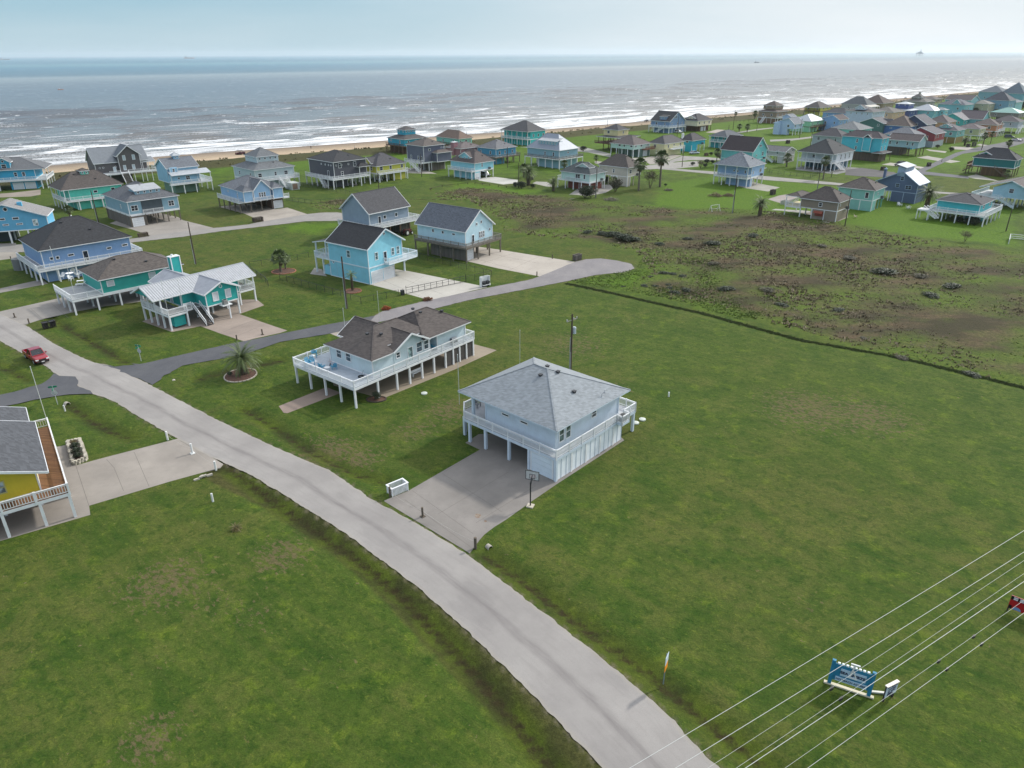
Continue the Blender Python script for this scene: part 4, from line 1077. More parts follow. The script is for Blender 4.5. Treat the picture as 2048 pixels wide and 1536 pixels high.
# ================================================================== the houses
# ---- the pale blue house in the middle of the picture
def centre_house():
    az = 42.3; o = CG('d2', 1030, 1082)
    root = empty('house', (o.x, o.y, 0), R(90 - az), 'pale blue raised house with grey hip roof beside the long concrete driveway', 'house')
    W_ = paint((196, 208, 220), .5, .08); wl = siding((186, 200, 214)); fl = 2.9; ze = 6.2; zr = 9.15
    box_ = (.95, 12.75, .95, 11.3)
    wall_box(root, box_, fl, ze - TH - .01, wl, trim=W_)
    rm = shingle((160, 170, 178), .16)
    roof_hip(root, 0, 13.7, 0, 14.9, ze, zr, rm, W_, ridge=((6.75, 6.9), (6.85, 9.0)))
    # the valley wing that gives the roof its second peak
    deck_slab(root, 0, 12.6, 0, 14.0, fl, paint((176, 178, 182), .8, .15), W_)
    mb = MB(); mb.prism([(0, 14.0), (12.6, 14.0), (12.6, 15.6), (1.6, 15.6)], fl - .06, fl); mb.build('deck', paint((176, 178, 182), .8, .15), root)
    deck_slab(root, 12.75, 15.3, .1, 4.2, fl, paint((176, 178, 182), .8, .15), W_)
    rb = MB()
    railing(rb, (0, 0), (0, 14.0), fl, step=.14, post=2.35); railing(rb, (0, 0), (11.2, 0), fl, step=.14, post=2.2, ends=(0, 1))
    railing(rb, (0, 14), (1.6, 15.6), fl, step=.14, ends=(0, 1)); railing(rb, (1.6, 15.6), (12.6, 15.6), fl, step=.14, ends=(0, 1))
    railing(rb, (11.2, 0), (11.2, -.75), fl, .95, .14); railing(rb, (11.2, -.75), (12.7, -.75), fl, .95, .14); railing(rb, (12.7, -.75), (12.7, .1), fl, .95, .14)
    railing(rb, (12.75, .1), (15.3, .1), fl, step=.14, post=1.3); railing(rb, (15.3, .1), (15.3, 4.2), fl, step=.14, post=1.5)
    rb.build('railing', white(), root)
    mb = MB(); mb.box(11.2, 12.75, -.8, .0, fl - .3, fl - .02); mb.build('bracket', W_, root)
    # ground-floor store and garage
    mb = MB(); mb.box(.12, 12.55, .12, 4.0, -.02, fl - .37); lw = mb.build('lower_wall', paint((226, 232, 238), .6, .05), root)
    for nm, wide, c_ in (('batten', 0, (150, 166, 184)), ('pilaster', 1, WHITE)):
        for i in range(15):
            x = .15 + i * (12.35 / 14)
            if (i % 3 == 0) != bool(wide): continue
            tb = MB(); tb.box(x - (.14 if wide else .022), x + (.14 if wide else .022), .03 if wide else .09, .118, .02, fl - .39); tb.build(nm, paint(c_, .6), lw)
    garage(root, (.1, 12, .35, 4), 'L', .25, 2.9, 2.35, (206, 218, 228))
    for x, y in ((.12, .12), (.12, 3.9), (.12, 6.9), (.12, 10.6), (.12, 13.2), (12.5, 13.5), (8.4, 13.5), (4.2, 13.5), (4.2, 10.6), (8.4, 10.6), (12.5, 10.6), (4.2, 6.9), (8.4, 6.9), (12.5, 6.9), (1.5, 15.4), (.9, 14.9), (15.2, .3), (15.2, 4.0)):
        post(root, x, y, -.05, fl - .37, .3, W_)
    for x, y in ((.9, 13.3), (4.5, 14.2), (8.4, 14.2), (12.3, 14.2)): post(root, x, y, fl, ze - TH, .3, W_)
    gm = glassm((70, 84, 80)); tm = white(); g2 = glassm((40, 46, 50))
    for x in (1.85, 3.0): window(root, box_, 'R', x - .95 + .15, fl + 1.75, .85, 1.65, tm, gm)
    window(root, box_, 'R', 6.9, fl + 2.1, .9, .9, tm, g2)
    for y in (5.4, 8.2): window(root, box_, 'L', y - .95, fl + 2.1, 1.1, .3, tm, g2, 'x')
    window(root, box_, 'B', 3.0, fl + 1.1, .9, 2.1, tm, g2, 'd', 'door')
    sp = lambda x, y: ze + (zr - ze) * min(x, y, 13.7 - x) / 6.85 + .08
    vents(root, [(5.6, 7.0, sp(5.6, 7)), (7.4, 5.9, sp(7.4, 5.9)), (7.9, 7.9, sp(7.9, 7.9)), (6.6, 2.9, sp(6.6, 2.9))])
    for x, y in ((10.2, 1.2), (9.2, .9), (9.7, 11.2), (11, 10.2)):
        mb = MB(); mb.cyl(x, y, ze, ze + .9, .06, 8); mb.build('plumbing_vent', paint((190, 192, 194)), root)
    HOUSES.append(('main', root, ze, zr, 13.7, 14.9))
    M = root.matrix_basis
    f = lambda x, y, z=0: Matrix.Translation((o.x, o.y, 0)) @ Matrix.Rotation(R(90 - az), 4, 'Z') @ Vector((x, y, z))
    ac_unit(f(11.95, -.35, fl), R(90 - az), 'round-fan air conditioner on the white bracket of the pale blue house')
    return root, f
cen, cenf = centre_house()

# ---- the white-decked house with the brown roof
def brown_house():
    az = 39.1; o = CG('d1', 625, 890); fl = 2.9
    root = empty('house', (o.x, o.y, 0), R(90 - az), 'pale blue-grey house with brown shingle roof on a long white deck', 'house')
    f = lambda x, y, z=0: Matrix.Translation((o.x, o.y, 0)) @ Matrix.Rotation(R(90 - az), 4, 'Z') @ Vector((x, y, z))
    tm = white(); rm = shingle((98, 88, 84), .25); wl = siding((184, 202, 208)); dm = paint((168, 176, 184), .8, .15)
    deck_slab(root, 0, 23.2, 0, 12.9, fl, dm, tm)
    rb = MB()
    railing(rb, (0, 0), (0, 12.9), fl, step=.15, post=2.6); railing(rb, (0, 0), (23.2, 0), fl, step=.15, post=2.3, ends=(0, 1))
    railing(rb, (0, 12.9), (9.5, 12.9), fl, step=.15, post=2.4, ends=(0, 1)); railing(rb, (23.2, 0), (23.2, 6.5), fl, step=.15, post=2.2, ends=(0, 1))
    rb.build('railing', tm, root)
    for i, x in enumerate((.12, 4.0, 7.4, 9.8, 12.2, 14.6, 17.0, 18.6, 20.0, 21.5, 23.05)):
        post(root, x, .12, -.05, fl - .37, .24, tm)
        if i in (1, 2, 4, 6, 9): post(root, x, 4.4, -.05, fl - .37, .24, tm); post(root, x, 9.4, -.05, fl - .37, .24, tm)
    for y in (3.1, 6.3, 9.6, 12.75): post(root, .12, y, -.05, fl - .37, .24, tm)
    for x in (4, 8): post(root, x, 12.75, -.05, fl - .37, .24, tm)
    # lattice screens under the far end
    mb = MB()
    for a, b in ((17.2, 18.4), (18.8, 19.8), (20.2, 21.3), (21.7, 22.9)):
        mb.box(a, b, .1, .16, .15, fl - .5)
    mb.build('lattice_screen', paint((70, 66, 64), .8), root)
    bA = (3.9, 14.3, .75, 9.6); bC = (16.2, 22.2, .9, 9.0); bG = (7.7, 14.6, .7, 5.0)
    wall_box(root, bA, fl, 5.45, wl, trim=tm); wall_box(root, bC, fl, 5.45, wl, trim=tm); wall_box(root, (14.3, 16.2, 2.6, 9), fl, 5.45, siding((120, 140, 148)))
    ze = 5.6; x0, y0, y1 = 3.3, .05, 10.2; k = 2.35 / 5.05; zf = lambda y: ze + (min(y, 10.15 - y) - .05) * k
    mb = MB(); T = lambda q: [(x, y, zf(y)) for x, y in q]; rA, rB = (8.35, 5.1), (12.5, 5.1)
    fs = [T([(x0, y0), (7.35, y0), (7.35, 1.5), (15, 1.5), rB, rA]), T([rA, rB, (15, y1), (x0, y1)]), T([(x0, y1), (x0, y0), rA])]
    for f_ in fs: mb.poly(f_, 0); mb.poly([(x, y, z - TH) for x, y, z in reversed(f_)], 1)
    for a_, b_ in (((x0, y0), (7.35, y0)), ((x0, y1), (x0, y0)), ((15, y1), (x0, y1))):
        za, zb = zf(a_[1]), zf(b_[1]); mb.poly([(*a_, za - TH), (*b_, zb - TH), (*b_, zb), (*a_, za)], 1)
    ro = mb.build('roof', [rm, tm], root); cp = MB()
    for a_, b_ in (((x0, y0, ze), (8.35, 5.1, 7.96)), ((8.35, 5.1, 7.96), (12.5, 5.1, 7.96))): cp.beam(a_, b_, .2, .05)
    cp.build('ridge_cap', rm, ro)
    wall_box(root, bG, fl, 5.55, wl, 'y', 7.1, name='gable_wall', off=.41)
    roof_gable(root, 7.1, 13.95, -.05, 5.0, 5.62, 7.42, 'y', rm, tm, name='gable_roof')
    roof_hip(root, 12.9, 22.8, .1, 9.8, ze, 8.05, rm, tm, ridge=((16.0, 4.95), (18.4, 4.95)), name='wing_roof')
    roof_gable(root, 6.6, 13.4, 5.0, 11.2, 5.7, 7.6, 'y', rm, tm, name='rear_roof')
    wall_box(root, (7.8, 13.6, 9.2, 10.8), fl, 5.5, wl, name='rear_wall')
    gm = glassm((60, 72, 80))
    for y in (6.9, 4.9): window(root, bA, 'L', y, fl + 1.7, 1.05, 1.3, tm, gm)
    window(root, bG, 'R', .75, fl + 1.75, .7, .85, tm, gm); window(root, bG, 'R', 3.0, fl + 1.15, .95, 2.15, tm, glassm((120, 140, 140)), 'd', 'door')
    for u in (4.75, 6.2): window(root, bG, 'R', u, fl + 1.7, 1.1, 1.45, tm, gm)
    vents(root, [(6.4, 4.3, 7.5), (7.9, 3.2, 7.3), (16.8, 6.2, 7.9), (16.2, 4.0, 8.0), (19.8, 3.2, 7.4)])
    # things under the deck
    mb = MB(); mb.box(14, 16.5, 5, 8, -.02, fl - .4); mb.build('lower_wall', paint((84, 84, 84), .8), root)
    HOUSES.append(('brown', root, 5.6, 7.95, 20, 10))
    return root, f
bro, brof = brown_house()

# ---- the turquoise house with a white metal roof
def metal_house():
    az = 38.5; o = CG('e7', 640, 1310); fl = 2.65
    root = empty('house', (o.x, o.y, 0), R(90 - az), 'turquoise cross-gabled house with ribbed white metal roof and porch', 'house')
    f = lambda x, y, z=0: Matrix.Translation((o.x, o.y, 0)) @ Matrix.Rotation(R(90 - az), 4, 'Z') @ Vector((x, y, z))
    # local frame is turned 8.5 degrees from the survey frame
    tm = white(); wl = siding((24, 160, 156)); rm = metalroof((206, 208, 212)); seam = paint((168, 172, 178), .5)
    # main ridge runs along x at y ~ 5.9
    yR = 5.7; ze, zr = 5.1, 6.85
    y0, y1 = 2.1, 9.6; xa, xb = -1.2, 18.4
    roof_gable(root, xa, xb, y0, y1, ze, zr, 'x', rm, tm, seams=seam)
    wall_box(root, (3.9, 15.0, 2.8, 8.9), fl, 5.15, wl, 'x', 6.6, trim=tm)
    # gable infill of the open porch
    mb = MB(); 
    for x in (xa + .5,): mb.poly([(x, 2.7, ze + .05), (x, 9.0, ze + .05), (x, 5.85, zr - .25)][::-1]); mb.poly([(x + .08, 2.7, ze + .05), (x + .08, 9.0, ze + .05), (x + .08, 5.85, zr - .25)])
    mb.build('porch_gable', wl, root)
    # front wing
    wall_box(root, (6.4, 12.4, -1.0, 3.5), fl, 5.15, wl, 'y', 6.45, name='wing_wall', trim=tm)
    roof_gable(root, 5.9, 12.9, -1.55, 5.6, 5.05, 6.65, 'y', metalroof((172, 176, 184)), tm, name='wing_roof')
    # rear wing and chimney
    wall_box(root, (4.6, 10.6, 8.5, 13.6), fl, 5.15, wl, 'y', 6.45, name='rear_wall')
    roof_gable(root, 4.1, 11.1, 6.5, 14.0, 5.05, 6.65, 'y', metalroof((172, 176, 184)), tm, name='rear_roof')
    mb = MB(); mb.box(8.8, 10.5, 13.6, 14.7, 0, 8.5); ch = mb.build('chimney', wl, root)
    mb = MB(); mb.box(8.7, 10.6, 13.5, 14.8, 8.5, 8.6); mb.cyl(9.4, 14.1, 8.6, 8.95, .2, 8)
    for x, y in ((8.8, 13.6), (10.5, 13.6), (8.8, 14.7)): mb.box(x - .08, x + .08, y - .08, y + .08, 0, 8.55)
    mb.build('chimney_cap', tm, ch)
    dm = paint((120, 118, 118), .8, .2)
    deck_slab(root, 0, 3.3, 0, 9.0, fl, dm, tm); deck_slab(root, 3.32, 6.4, .9, 2.8, fl, dm, tm); deck_slab(root, 15.0, 18.2, 2.8, 8.8, fl, dm, tm)
    rb = MB(); railing(rb, (0, 0), (0, 9), fl, step=.15, post=1.9); railing(rb, (0, 0), (3.3, 0), fl, step=.15, ends=(0, 1)); railing(rb, (3.3, .9), (4.6, .9), fl, step=.15)
    railing(rb, (15.3, 2.8), (18.2, 2.8), fl, step=.15); railing(rb, (18.2, 2.8), (18.2, 8.8), fl, step=.15, ends=(0, 1)); railing(rb, (0, 9), (3.9, 9), fl, step=.15, ends=(0, 1))
    rb.build('railing', tm, root)
    for x, y in ((.1, .1), (3.2, .1), (.1, 2.3), (.1, 4.5), (.1, 6.7), (.1, 8.9), (6.5, -.9), (12.3, -.9), (6.5, 3), (12.3, 3), (15.0, 2.9), (18.1, 2.9), (18.1, 8.7), (15, 8.7), (9.4, 3), (9.4, 8.7), (4, 8.7), (12.3, 8.7), (3.6, 3.2)):
        post(root, x, y, -.05, fl - (.37 if x < 3.3 or x > 14.9 else .0), .26, tm)
    for y in (2.3, 4.5, 6.7, 8.9): post(root, .1, y, fl, ze - .1, .22, tm)
    for x, y in ((18.1, 2.9), (18.1, 8.7), (18.1, 5.8)): post(root, x, y, fl, ze - .1, .22, tm)
    mb = MB(); mb.box(1.0, 3.0, .5, 2.2, .3, 2.2); mb.build('storage_box', wl, root)
    stairs(root, (5.5, .9, fl), (5.5, -2.6, .05), 1.3, paint((60, 58, 58), .8), tm)
    gb = (6.4, 12.4, -1.0, 3.5); sh = paint((196, 200, 206), .6, .1)
    for u in (1.8, 4.2): window(root, gb, 'R', u, 4.15, 1.0, 1.5, tm, sh, 'x')
    window(root, gb, 'R', 3.0, 5.7, .5, .5, tm, wl, 'o')
    window(root, (3.9, 15, 2.8, 8.9), 'L', 3.2, fl + 1.15, .95, 2.1, tm, sh, 'd', 'door')
    mb = MB(); mb.box(8.6, 10.4, -2.2, -1.02, fl - .25, fl - .1); mb.box(9.7, 9.9, -2.15, -1.95, 0, fl - .25); mb.box(10.2, 10.35, -1.3, -1.1, .4, fl - .25); mb.build('bracket', tm, root)
    HOUSES.append(('metal', root, ze, zr, 20, 9))
    return root, f
met, metf = metal_house()
ac_unit(metf(9.4, -1.65, 2.56), R(51), 'rusty air conditioner on a white bracket of the turquoise metal-roofed house')

# ---- the yellow house cut by the left edge
def yellow_house():
    az = 54.0; o = CG('d3', 630, 1120); fl = 2.9
    root = empty('house', (o.x, o.y, 0), R(90 - az), 'bright yellow house with grey shingle roof and brown boarded deck', 'house')
    f = lambda x, y, z=0: Matrix.Translation((o.x, o.y, 0)) @ Matrix.Rotation(R(90 - az), 4, 'Z') @ Vector((x, y, z))
    tm = white(); wl = siding((206, 186, 40)); rm = shingle((92, 96, 104), .25)
    deck_slab(root, -14, 0, 0, 17.3, fl, wood((118, 84, 58)), tm)
    rb = MB(); railing(rb, (-14, 0), (0, 0), fl, step=.24, post=2.9, bw=.06, pw=.2); railing(rb, (0, 0), (0, 17.3), fl, step=.24, post=2.9, bw=.06, pw=.16, ends=(0, 1)); railing(rb, (-4, 17.3), (0, 17.3), fl, step=.24, bw=.06, ends=(1, 0))
    rb.build('railing', tm, root)
    rb = MB(); railing(rb, (-1.7, 9.5), (-1.7, 12.2), fl, step=.24, bw=.06, pw=.16); rb.build('inner_railing', tm, root)
    for x in (-14, -8.6, -5.7, -2.6, -.1):
        post(root, x, .1, -.05, fl - .37, .26, tm)
        for y in (4.5, 9, 13.2, 17.2): post(root, x, y, -.05, fl - .37, .26, tm)
    wall_box(root, (-14, -2.2, 1.9, 16.6), fl, 5.6, wl, trim=tm)
    mb = MB(); ze, zr = 5.55, 7.9
    roof_gable(root, -14.5, -1.15, .35, 13.2, ze, zr, 'y', rm, tm)
    roof_gable(root, -14.5, -.55 - 1.1, 13.2, 17.6, ze + .1, zr, 'y', rm, tm, name='rear_roof')
    wall_box(root, (-13.6, -2.15, 1.85, 2.1), 5.4, 5.62, wl, 'y', 7.6, name='gable_wall')
    window(root, (-14, -2.2, 1.9, 16.6), 'R', 7.7, fl + 1.55, 2.9, 1.25, paint((180, 176, 120)), glassm((120, 130, 136)), 'D2')
    window(root, (-14, -2.2, 1.9, 16.6), 'F', 7.5, fl + 1.1, .95, 2.1, tm, glassm(), 'd', 'door')
    HOUSES.append(('yellow', root, ze, zr, 13, 17))
    return root, f
yel, yelf = yellow_house()

# ---- azure two-storey gabled house with the black roof
def azure_house():
    az = 36.0; o = CG('d4', 740, 612); fl = 3.6
    root = empty('house', (o.x, o.y, 0), R(90 - az), 'bright azure two-storey gabled house with black roof and twin garage doors', 'house')
    tm = paint((212, 222, 228), .5, .06); wl = siding((122, 196, 218))
    rm = shingle((52, 54, 60), .25); W_, D_ = 8.6, 11.6; ze, zr = 7.25, 10.5
    x1 = 9.6
    wall_box(root, (0, 7.0, 0, D_), -.02, 3.28, wl, name='lower_wall', trim=tm); wall_box(root, (0, x1, 0, D_), 3.3, ze + .15, wl, 'y', zr - .25, trim=tm)
    roof_gable(root, -.55, x1 + .55, -.6, D_ + .2, ze, zr, 'y', rm, tm)
    # porch roof over the left-far deck
    mb = MB(); q = [(-.55, D_ + .2, ze + .05), (x1 + .5, D_ + .2, ze + .05), (x1 + .5, D_ + 4.2, ze - .75), (-.55, D_ + 4.2, ze - .75)]
    mb.poly([(p[0], p[1], p[2] + .16) for p in q][::-1], 0); mb.poly(q, 1)
    for i in range(4): a, b = q[i], q[(i+1) % 4]; mb.poly([a, b, (b[0], b[1], b[2] + .16), (a[0], a[1], a[2] + .16)], 1)
    mb.build('porch_roof', [rm, tm], root)
    dm = paint((190, 192, 194), .8)
    deck_slab(root, 0, x1, D_, D_ + 4.6, fl, dm, tm)
    deck_slab(root, 4.3, 12.6, -1.4, -.02, fl, dm, tm); deck_slab(root, x1 + .02, 12.6, 0, 6.0, fl, dm, tm)
    rb = MB(); railing(rb, (0, D_), (0, D_ + 4.6), fl, step=.15); railing(rb, (0, D_ + 4.6), (x1, D_ + 4.6), fl, step=.15, ends=(0, 1)); rb.build('porch_railing', tm, root); rb = MB(); railing(rb, (4.3, -1.4), (12.6, -1.4), fl, step=.15, post=2.7); railing(rb, (12.6, -1.4), (12.6, 6), fl, step=.15, ends=(0, 1)); railing(rb, (4.3, -1.4), (4.3, 0), fl, step=.15, ends=(0, 0))
    rb.build('railing', tm, root)
    for x, y in ((.1, D_ + 2.2), (.1, D_ + 4.5), (x1, D_ + 4.5), (x1 / 2, D_ + 4.5)): post(root, x, y, -.05, fl - .37, .26, tm)
    for x, y in ((.2, D_ + 4.1), (.2, D_ + 1), (x1, D_ + 4.1)): post(root, x, y, fl, ze - .8 + (.6 if y < D_ + 3 else 0), .26, tm)
    post(root, 11.4, 1.4, -.05, fl - .37, .3, tm); post(root, 11.4, 5.6, -.05, fl - .37, .3, tm)
    mb = MB(); mb.beam((11.5, 1.3, 2.0), (12.4, .2, fl - .35), .14); mb.build('brace', tm, root)
    bx = (0, x1, 0, D_); g = glassm((70, 92, 96))
    garage(root, bx, 'R', .6, 2.9, 2.3); garage(root, bx, 'R', 4.0, 2.9, 2.3)
    for u in (2.3, 6.9, 8.4): window(root, bx, 'R', u, fl + 1.75, .75, 1.5, tm, g)
    window(root, bx, 'R', 4.7, fl + 1.15, .85, 2.1, tm, glassm(), 'd', 'door')
    window(root, bx, 'R', 4.8, fl + 5.8, .5, .5, tm, glassm(), 'o')
    window(root, bx, 'L', 5.6, fl + 1.85, .95, 1.4, tm, g); window(root, bx, 'L', 10.4, 3.1, .55, .55, tm, glassm(), 'o')
    mb = MB(); mb.box(-.035, .0, .1, D_ - .1, 3.1, 3.22); mb.box(-.035, 0, 4.2, 4.34, 0, 3.1); mb.box(-.035, 0, 9.4, 9.54, 0, 3.1); mb.box(.1, 6.9, -.035, 0, 3.1, 3.22); mb.build('trim_band', paint((150, 196, 214)), root)
    mb = MB(); mb.box(.15, 3.5, D_, D_ + 2.0, 0, 1.9); mb.build('lower_wall', wl, root)
    HOUSES.append(('azure', root, ze, zr, W_, D_))
azure_house()
# ---- the rest, read off the photo one by one
def front_gable(u0, u1, depth, dz, zt):
    def f(root, k):
        b_ = (u0, u1, -depth + k['bx'][2], k['bx'][2] + 4)
        wall_box(root, b_, k['fl'], k['ze'] - .1, k['wm'], 'y', zt - .2, name='gable_wall', trim=k['tm'])
        hw = (u1 - u0) / 2; sl = (zt - k['ze']) / hw
        roof_gable(root, u0 - .5, u1 + .5, b_[2] - .5, b_[3] + .5, k['ze'] - .45 * sl + .1, zt, 'y', k['rm'], k['tm'], name='gable_roof')
        for i in (-1, 0, 1): window(root, b_, 'R', (u1 - u0) / 2 + i * .75, k['fl'] + 1.6, .55, 1.3, k['tm'], k['gm'])
    return f
BLK = (58, 60, 66); DKG = (74, 76, 82); GRY = (116, 120, 126); BRN = (98, 90, 86); TAU = (108, 98, 92); MET = (186, 192, 198)
house('teal_hip', 'turquoise house with wide brown hip roof and sun loungers on its corner deck', 'c6', (635,290),(800,415),(1440,325), 5.5, (870,212), 44, 'hip', (38,160,150), (104,94,88),
      deck=(5.2, .0, 0, 0), fl=2.75, pitchmax=.6, win=[], wd=(15.5,None),
      extra=lambda r, k: [window(r, k['bx'], 'R', u, 4.45, 1.2, 1.0, k['tm'], paint((190, 196, 200)), 'x') for u in (1.6, 9.0, 12.6)])
house('blackroof', 'cornflower blue house with broad black hip roof and wraparound white deck', 'c1', (135,1135),(310,1240),(1060,1120), (385,1500), (530,962), 45, 'hip', (110,146,190), (56,58,64),
      deck=(1.6,1.5,1.6,0), encl=(0,1,0,1), low='e', ridge=((7.6,7.6),(10.6,7.6)), wd=(18,15.2), vert=False,
      win=[('R',1.6,4.6,.6,.6,'x'),('R',2.7,4.6,.6,.6,'x'),('R',5.2,4.7,1.1,.45,'x'),('R',7.9,4.0,.95,2.1,'d'),('R',12.6,4.8,.9,.45,'x'),('R',15.8,4.9,1.1,.45,'x')])
house('azure_left', 'deep azure gabled house with pale grey roof at the left edge', 'e5', (560,830),(740,1190),(880,1050), 6.4, (50,965), 69, 'gy', (48,140,190), (150,150,152),
      wd=(1,1), nw=(0,0)) if 0 else None
def azure_left():
    az = 68.5; o = CG('e5', 740, 1190, 6.2); ze, zr = 6.2, 9.6; fl = 3.0
    root = empty('house', (o.x, o.y, 0), R(90 - az), 'deep azure gabled house with pale grey roof at the left edge', 'house')
    wl = siding((82,160,198)); tm = white(); rm = shingle((158,156,156), .15)
    # gable wall faces the camera: x runs right; the near corner is the right one
    W_, D_ = 17.0, 8.5
    wall_box(root, (-W_, -.3, .3, D_), fl, ze - .1, wl, 'y', zr - .2, trim=tm)
    roof_gable(root, -W_ - .6, .1, -.3, D_ + .4, ze, zr, 'y', rm, tm)
    bx = (-W_, -.3, .3, D_); g = glassm()
    for u, z, a, b in ((8.6, 8.3, .9, .9), ): window(root, bx, 'R', u, z, a, b, tm, g, 'o')
    for u, z, a, b in ((10.2,6.0,1.3,.55),(7.4,6.0,1.1,.5),(10.7,4.6,1.3,.35),(7.8,4.6,1.2,.35)): window(root, bx, 'R', u, z, a, b, tm, g, 'x')
    window(root, bx, 'R', 14.1, 4.7, 1.0, 1.5, tm, glassm((150,160,160)))
    mb = MB(); mb.box(-6.4, -5.4, 3.2, 4.0, fl, 9.3); mb.build('chimney', siding((70,160,200)), root)
    deck_slab(root, -.3, 3.4, 2.5, D_ + 2, fl, paint((190,192,194)), tm)
    rb = MB(); railing(rb, (3.4, 2.5), (3.4, D_ + 2), fl, step=.15); railing(rb, (-.3, 2.5), (3.4, 2.5), fl, step=.15, ends=(0,0)); rb.build('railing', tm, root)
    for x in (-W_, -13, -9, -5.0, -.6):
        for y in (.5, 4.5, 8.3): post(root, x, y, -.05, fl, .34, tm)
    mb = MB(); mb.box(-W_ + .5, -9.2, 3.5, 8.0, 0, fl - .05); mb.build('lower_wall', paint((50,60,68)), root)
azure_left()
def azure_beach():
    az = 69; o = CG('e5', 530, 452, 6.6); ze, zr = 6.6, 10.2; fl = 3.2
    root = empty('house', (o.x, o.y, 0), R(90 - az), 'sky-blue house with grey hip roof, round dormer window and two garage doors', 'house')
    wl = siding((36,150,190)); tm = white(); rm = shingle((120,124,130), .2)
    W_, D_ = 20.0, 12.0; bx = (-W_, 0, .0, D_)
    wall_box(root, bx, fl, ze - TH, wl, trim=tm); roof_hip(root, -W_, 3.6, -.6, D_ + .6, ze, zr, rm, tm, ridge=((-12, 6), (-4.8, 6)))
    wall_box(root, (-10.6, -6.8, .5, 5), ze - .3, 9.2, wl, 'y', 10.4, name='dormer_wall', trim=tm); roof_gable(root, -11, -6.4, .1, 5.5, 9.1, 10.6, 'y', rm, tm, name='dormer_roof')
    g = glassm(); window(root, (-10.6, -6.8, .5, 5), 'R', 1.9, 9.4, .8, .8, tm, g, 'o'); window(root, (-10.6, -6.8, .5, 5), 'R', 1.9, 7.8, 1.4, 1.3, tm, g)
    for u in (14.2, 16.6): window(root, bx, 'R', u, 5.0, .9, 1.3, tm, g)
    deck_slab(root, -W_, 3.4, -1.6, 0, fl, paint((190,192,194)), tm); deck_slab(root, 0.02, 3.4, 0.02, D_, fl, paint((190,192,194)), tm)
    rb = MB(); railing(rb, (-W_, -1.6), (3.4, -1.6), fl, step=.25, bw=.05); railing(rb, (3.4, -1.6), (3.4, D_), fl, step=.25, bw=.05, ends=(0,1)); rb.build('railing', tm, root)
    for x in (-W_, -15.5, -11.2, 3.2, 1.6): post(root, x, -1.4, -.05, fl - .37, .3, tm)
    for y in (3, 7, 11.5): post(root, 3.2, y, -.05, fl - .37, .3, tm)
    for y in (-.3, 5): post(root, 3.2, y, fl, ze - TH, .2, tm)
    mb = MB(); mb.box(-8.0, .0, -.4, 8, -.02, fl - .38); mb.build('lower_wall', wl, root)
    garage(root, (-8, 0, -.4, 8), 'R', .8, 2.9, 2.1); garage(root, (-8, 0, -.4, 8), 'R', 4.4, 2.9, 2.1)
azure_beach()
house('turq8', 'sea-green house with brown hip roof and a small cupola behind the blue houses', 'e5', (655,735),(955,800),(1890,650), (1040,1130), (1125,500), 45, 'hip', (70,190,170), (98,88,84),
      deck=(1.2,1.2,0,0), pl=1.6, encl=(.1,1,0,1), low='e', ridge=((5.6,6.6),(12.2,6.6)), wd=(17.5,13.2), cup=(8.8,6.2,1.1,9.0,10.3,11.1), win=[('R',7.2,4.7,1.1,.7,'x'),('R',12.2,4.9,1.1,.7,'x')])
house('gray11', 'steel-blue house with grey roof and metal-topped shed dormer over a white garage door', 'c1', (830,790),(1030,838),(1470,770), (1065,1048), (985,675), 44, 'hip', (120,158,176), (106,110,118),
      fl=3.2, postc='g', encl=(0,.3,0,1), lowc=GYW, gar=(('R',.4,2.7,2.1),), dormer=('R',3.6,10.2,2.4,7.6,8.9,'m',9.9,4.2), deck=(0,0,0,1.2), nw=(1,0),
      win=[('R',1.5,4.9,1.7,1.4,'D2'),('R',11.3,4.9,1.5,1.4,'D2'),('L',5.5,4.9,.5,1.0)],
      extra=lambda r, k: (lambda b, rb: (MB.build(b, 'porch_screen', paint((62,74,82)), r), railing(rb, (3.9, .15), (9.3, .15), k['fl'], step=.15), rb.build('railing', k['rw'], r)))((lambda m: (m.box(3.9, 9.4, .42, .49, k['fl'] + .05, k['ze'] - .25), m)[1])(MB()), MB()))
def blue12_extra(r, k):
    front_gable(3.4, 8.6, 1.1, 0, k['zr'] - .3)(r, k)
    for u0, u1 in ((.2, 2.9), (9.3, 12.4)):
        wall_box(r, (u0, u1, -.9, 3), k['fl'], k['ze'] - .2, k['wm'], name='bay_wall', trim=k['tm'])
        roof_hip(r, u0 - .3, u1 + .3, -1.3, 4.2, k['ze'] - .02, k['ze'] + 1.3, k['rm'], k['tm'], name='bay_roof')
    rb = MB(); railing(rb, (3.0, -1.0), (9.2, -1.0), k['fl'], step=.15); railing(rb, (12.4, -.6), (14.4, -.6), k['fl'], step=.15); rb.build('railing', k['rw'], r)
    deck_slab(r, 12.6, 14.4, -.6, 1.2, k['fl'], paint((190,192,194)), k['tm'])
house('blue12', 'light blue house with grey roofs, front gable and garage under its right side', 'e6', (0,690),(330,810),(1010,740), (385,1160), (420,560), 46, 'hip', (132,174,210), (120,126,136),
      fl=3.2, postc='g', deck=(1.4,0,0,0), encl=(.72,1,0,1), lowc=DKB, gar=(('R',.5,2.6,2.1),), extra=blue12_extra, win=[('L',3.4,4.6,.5,1.2),('L',9.5,5.2,.8,.4,'x')], wd=(13.2,15.5))
def tier_extra(r, k):
    stairs(r, (9.4, -1.4, k['fl']), (9.4, -5.2, .9), 2.6, k['rw'], k['rw'])
    mb = MB(); mb.box(9.6, 12.6, -6.5, -2.2, 0.0, 2.3); mb.build('carport', paint((176,182,178)), r)
    mb = MB(); mb.box(10.0, 11.8, -6.56, -6.5, .2, 2.0); mb.build('garage_door', paint((120,98,82)), r)
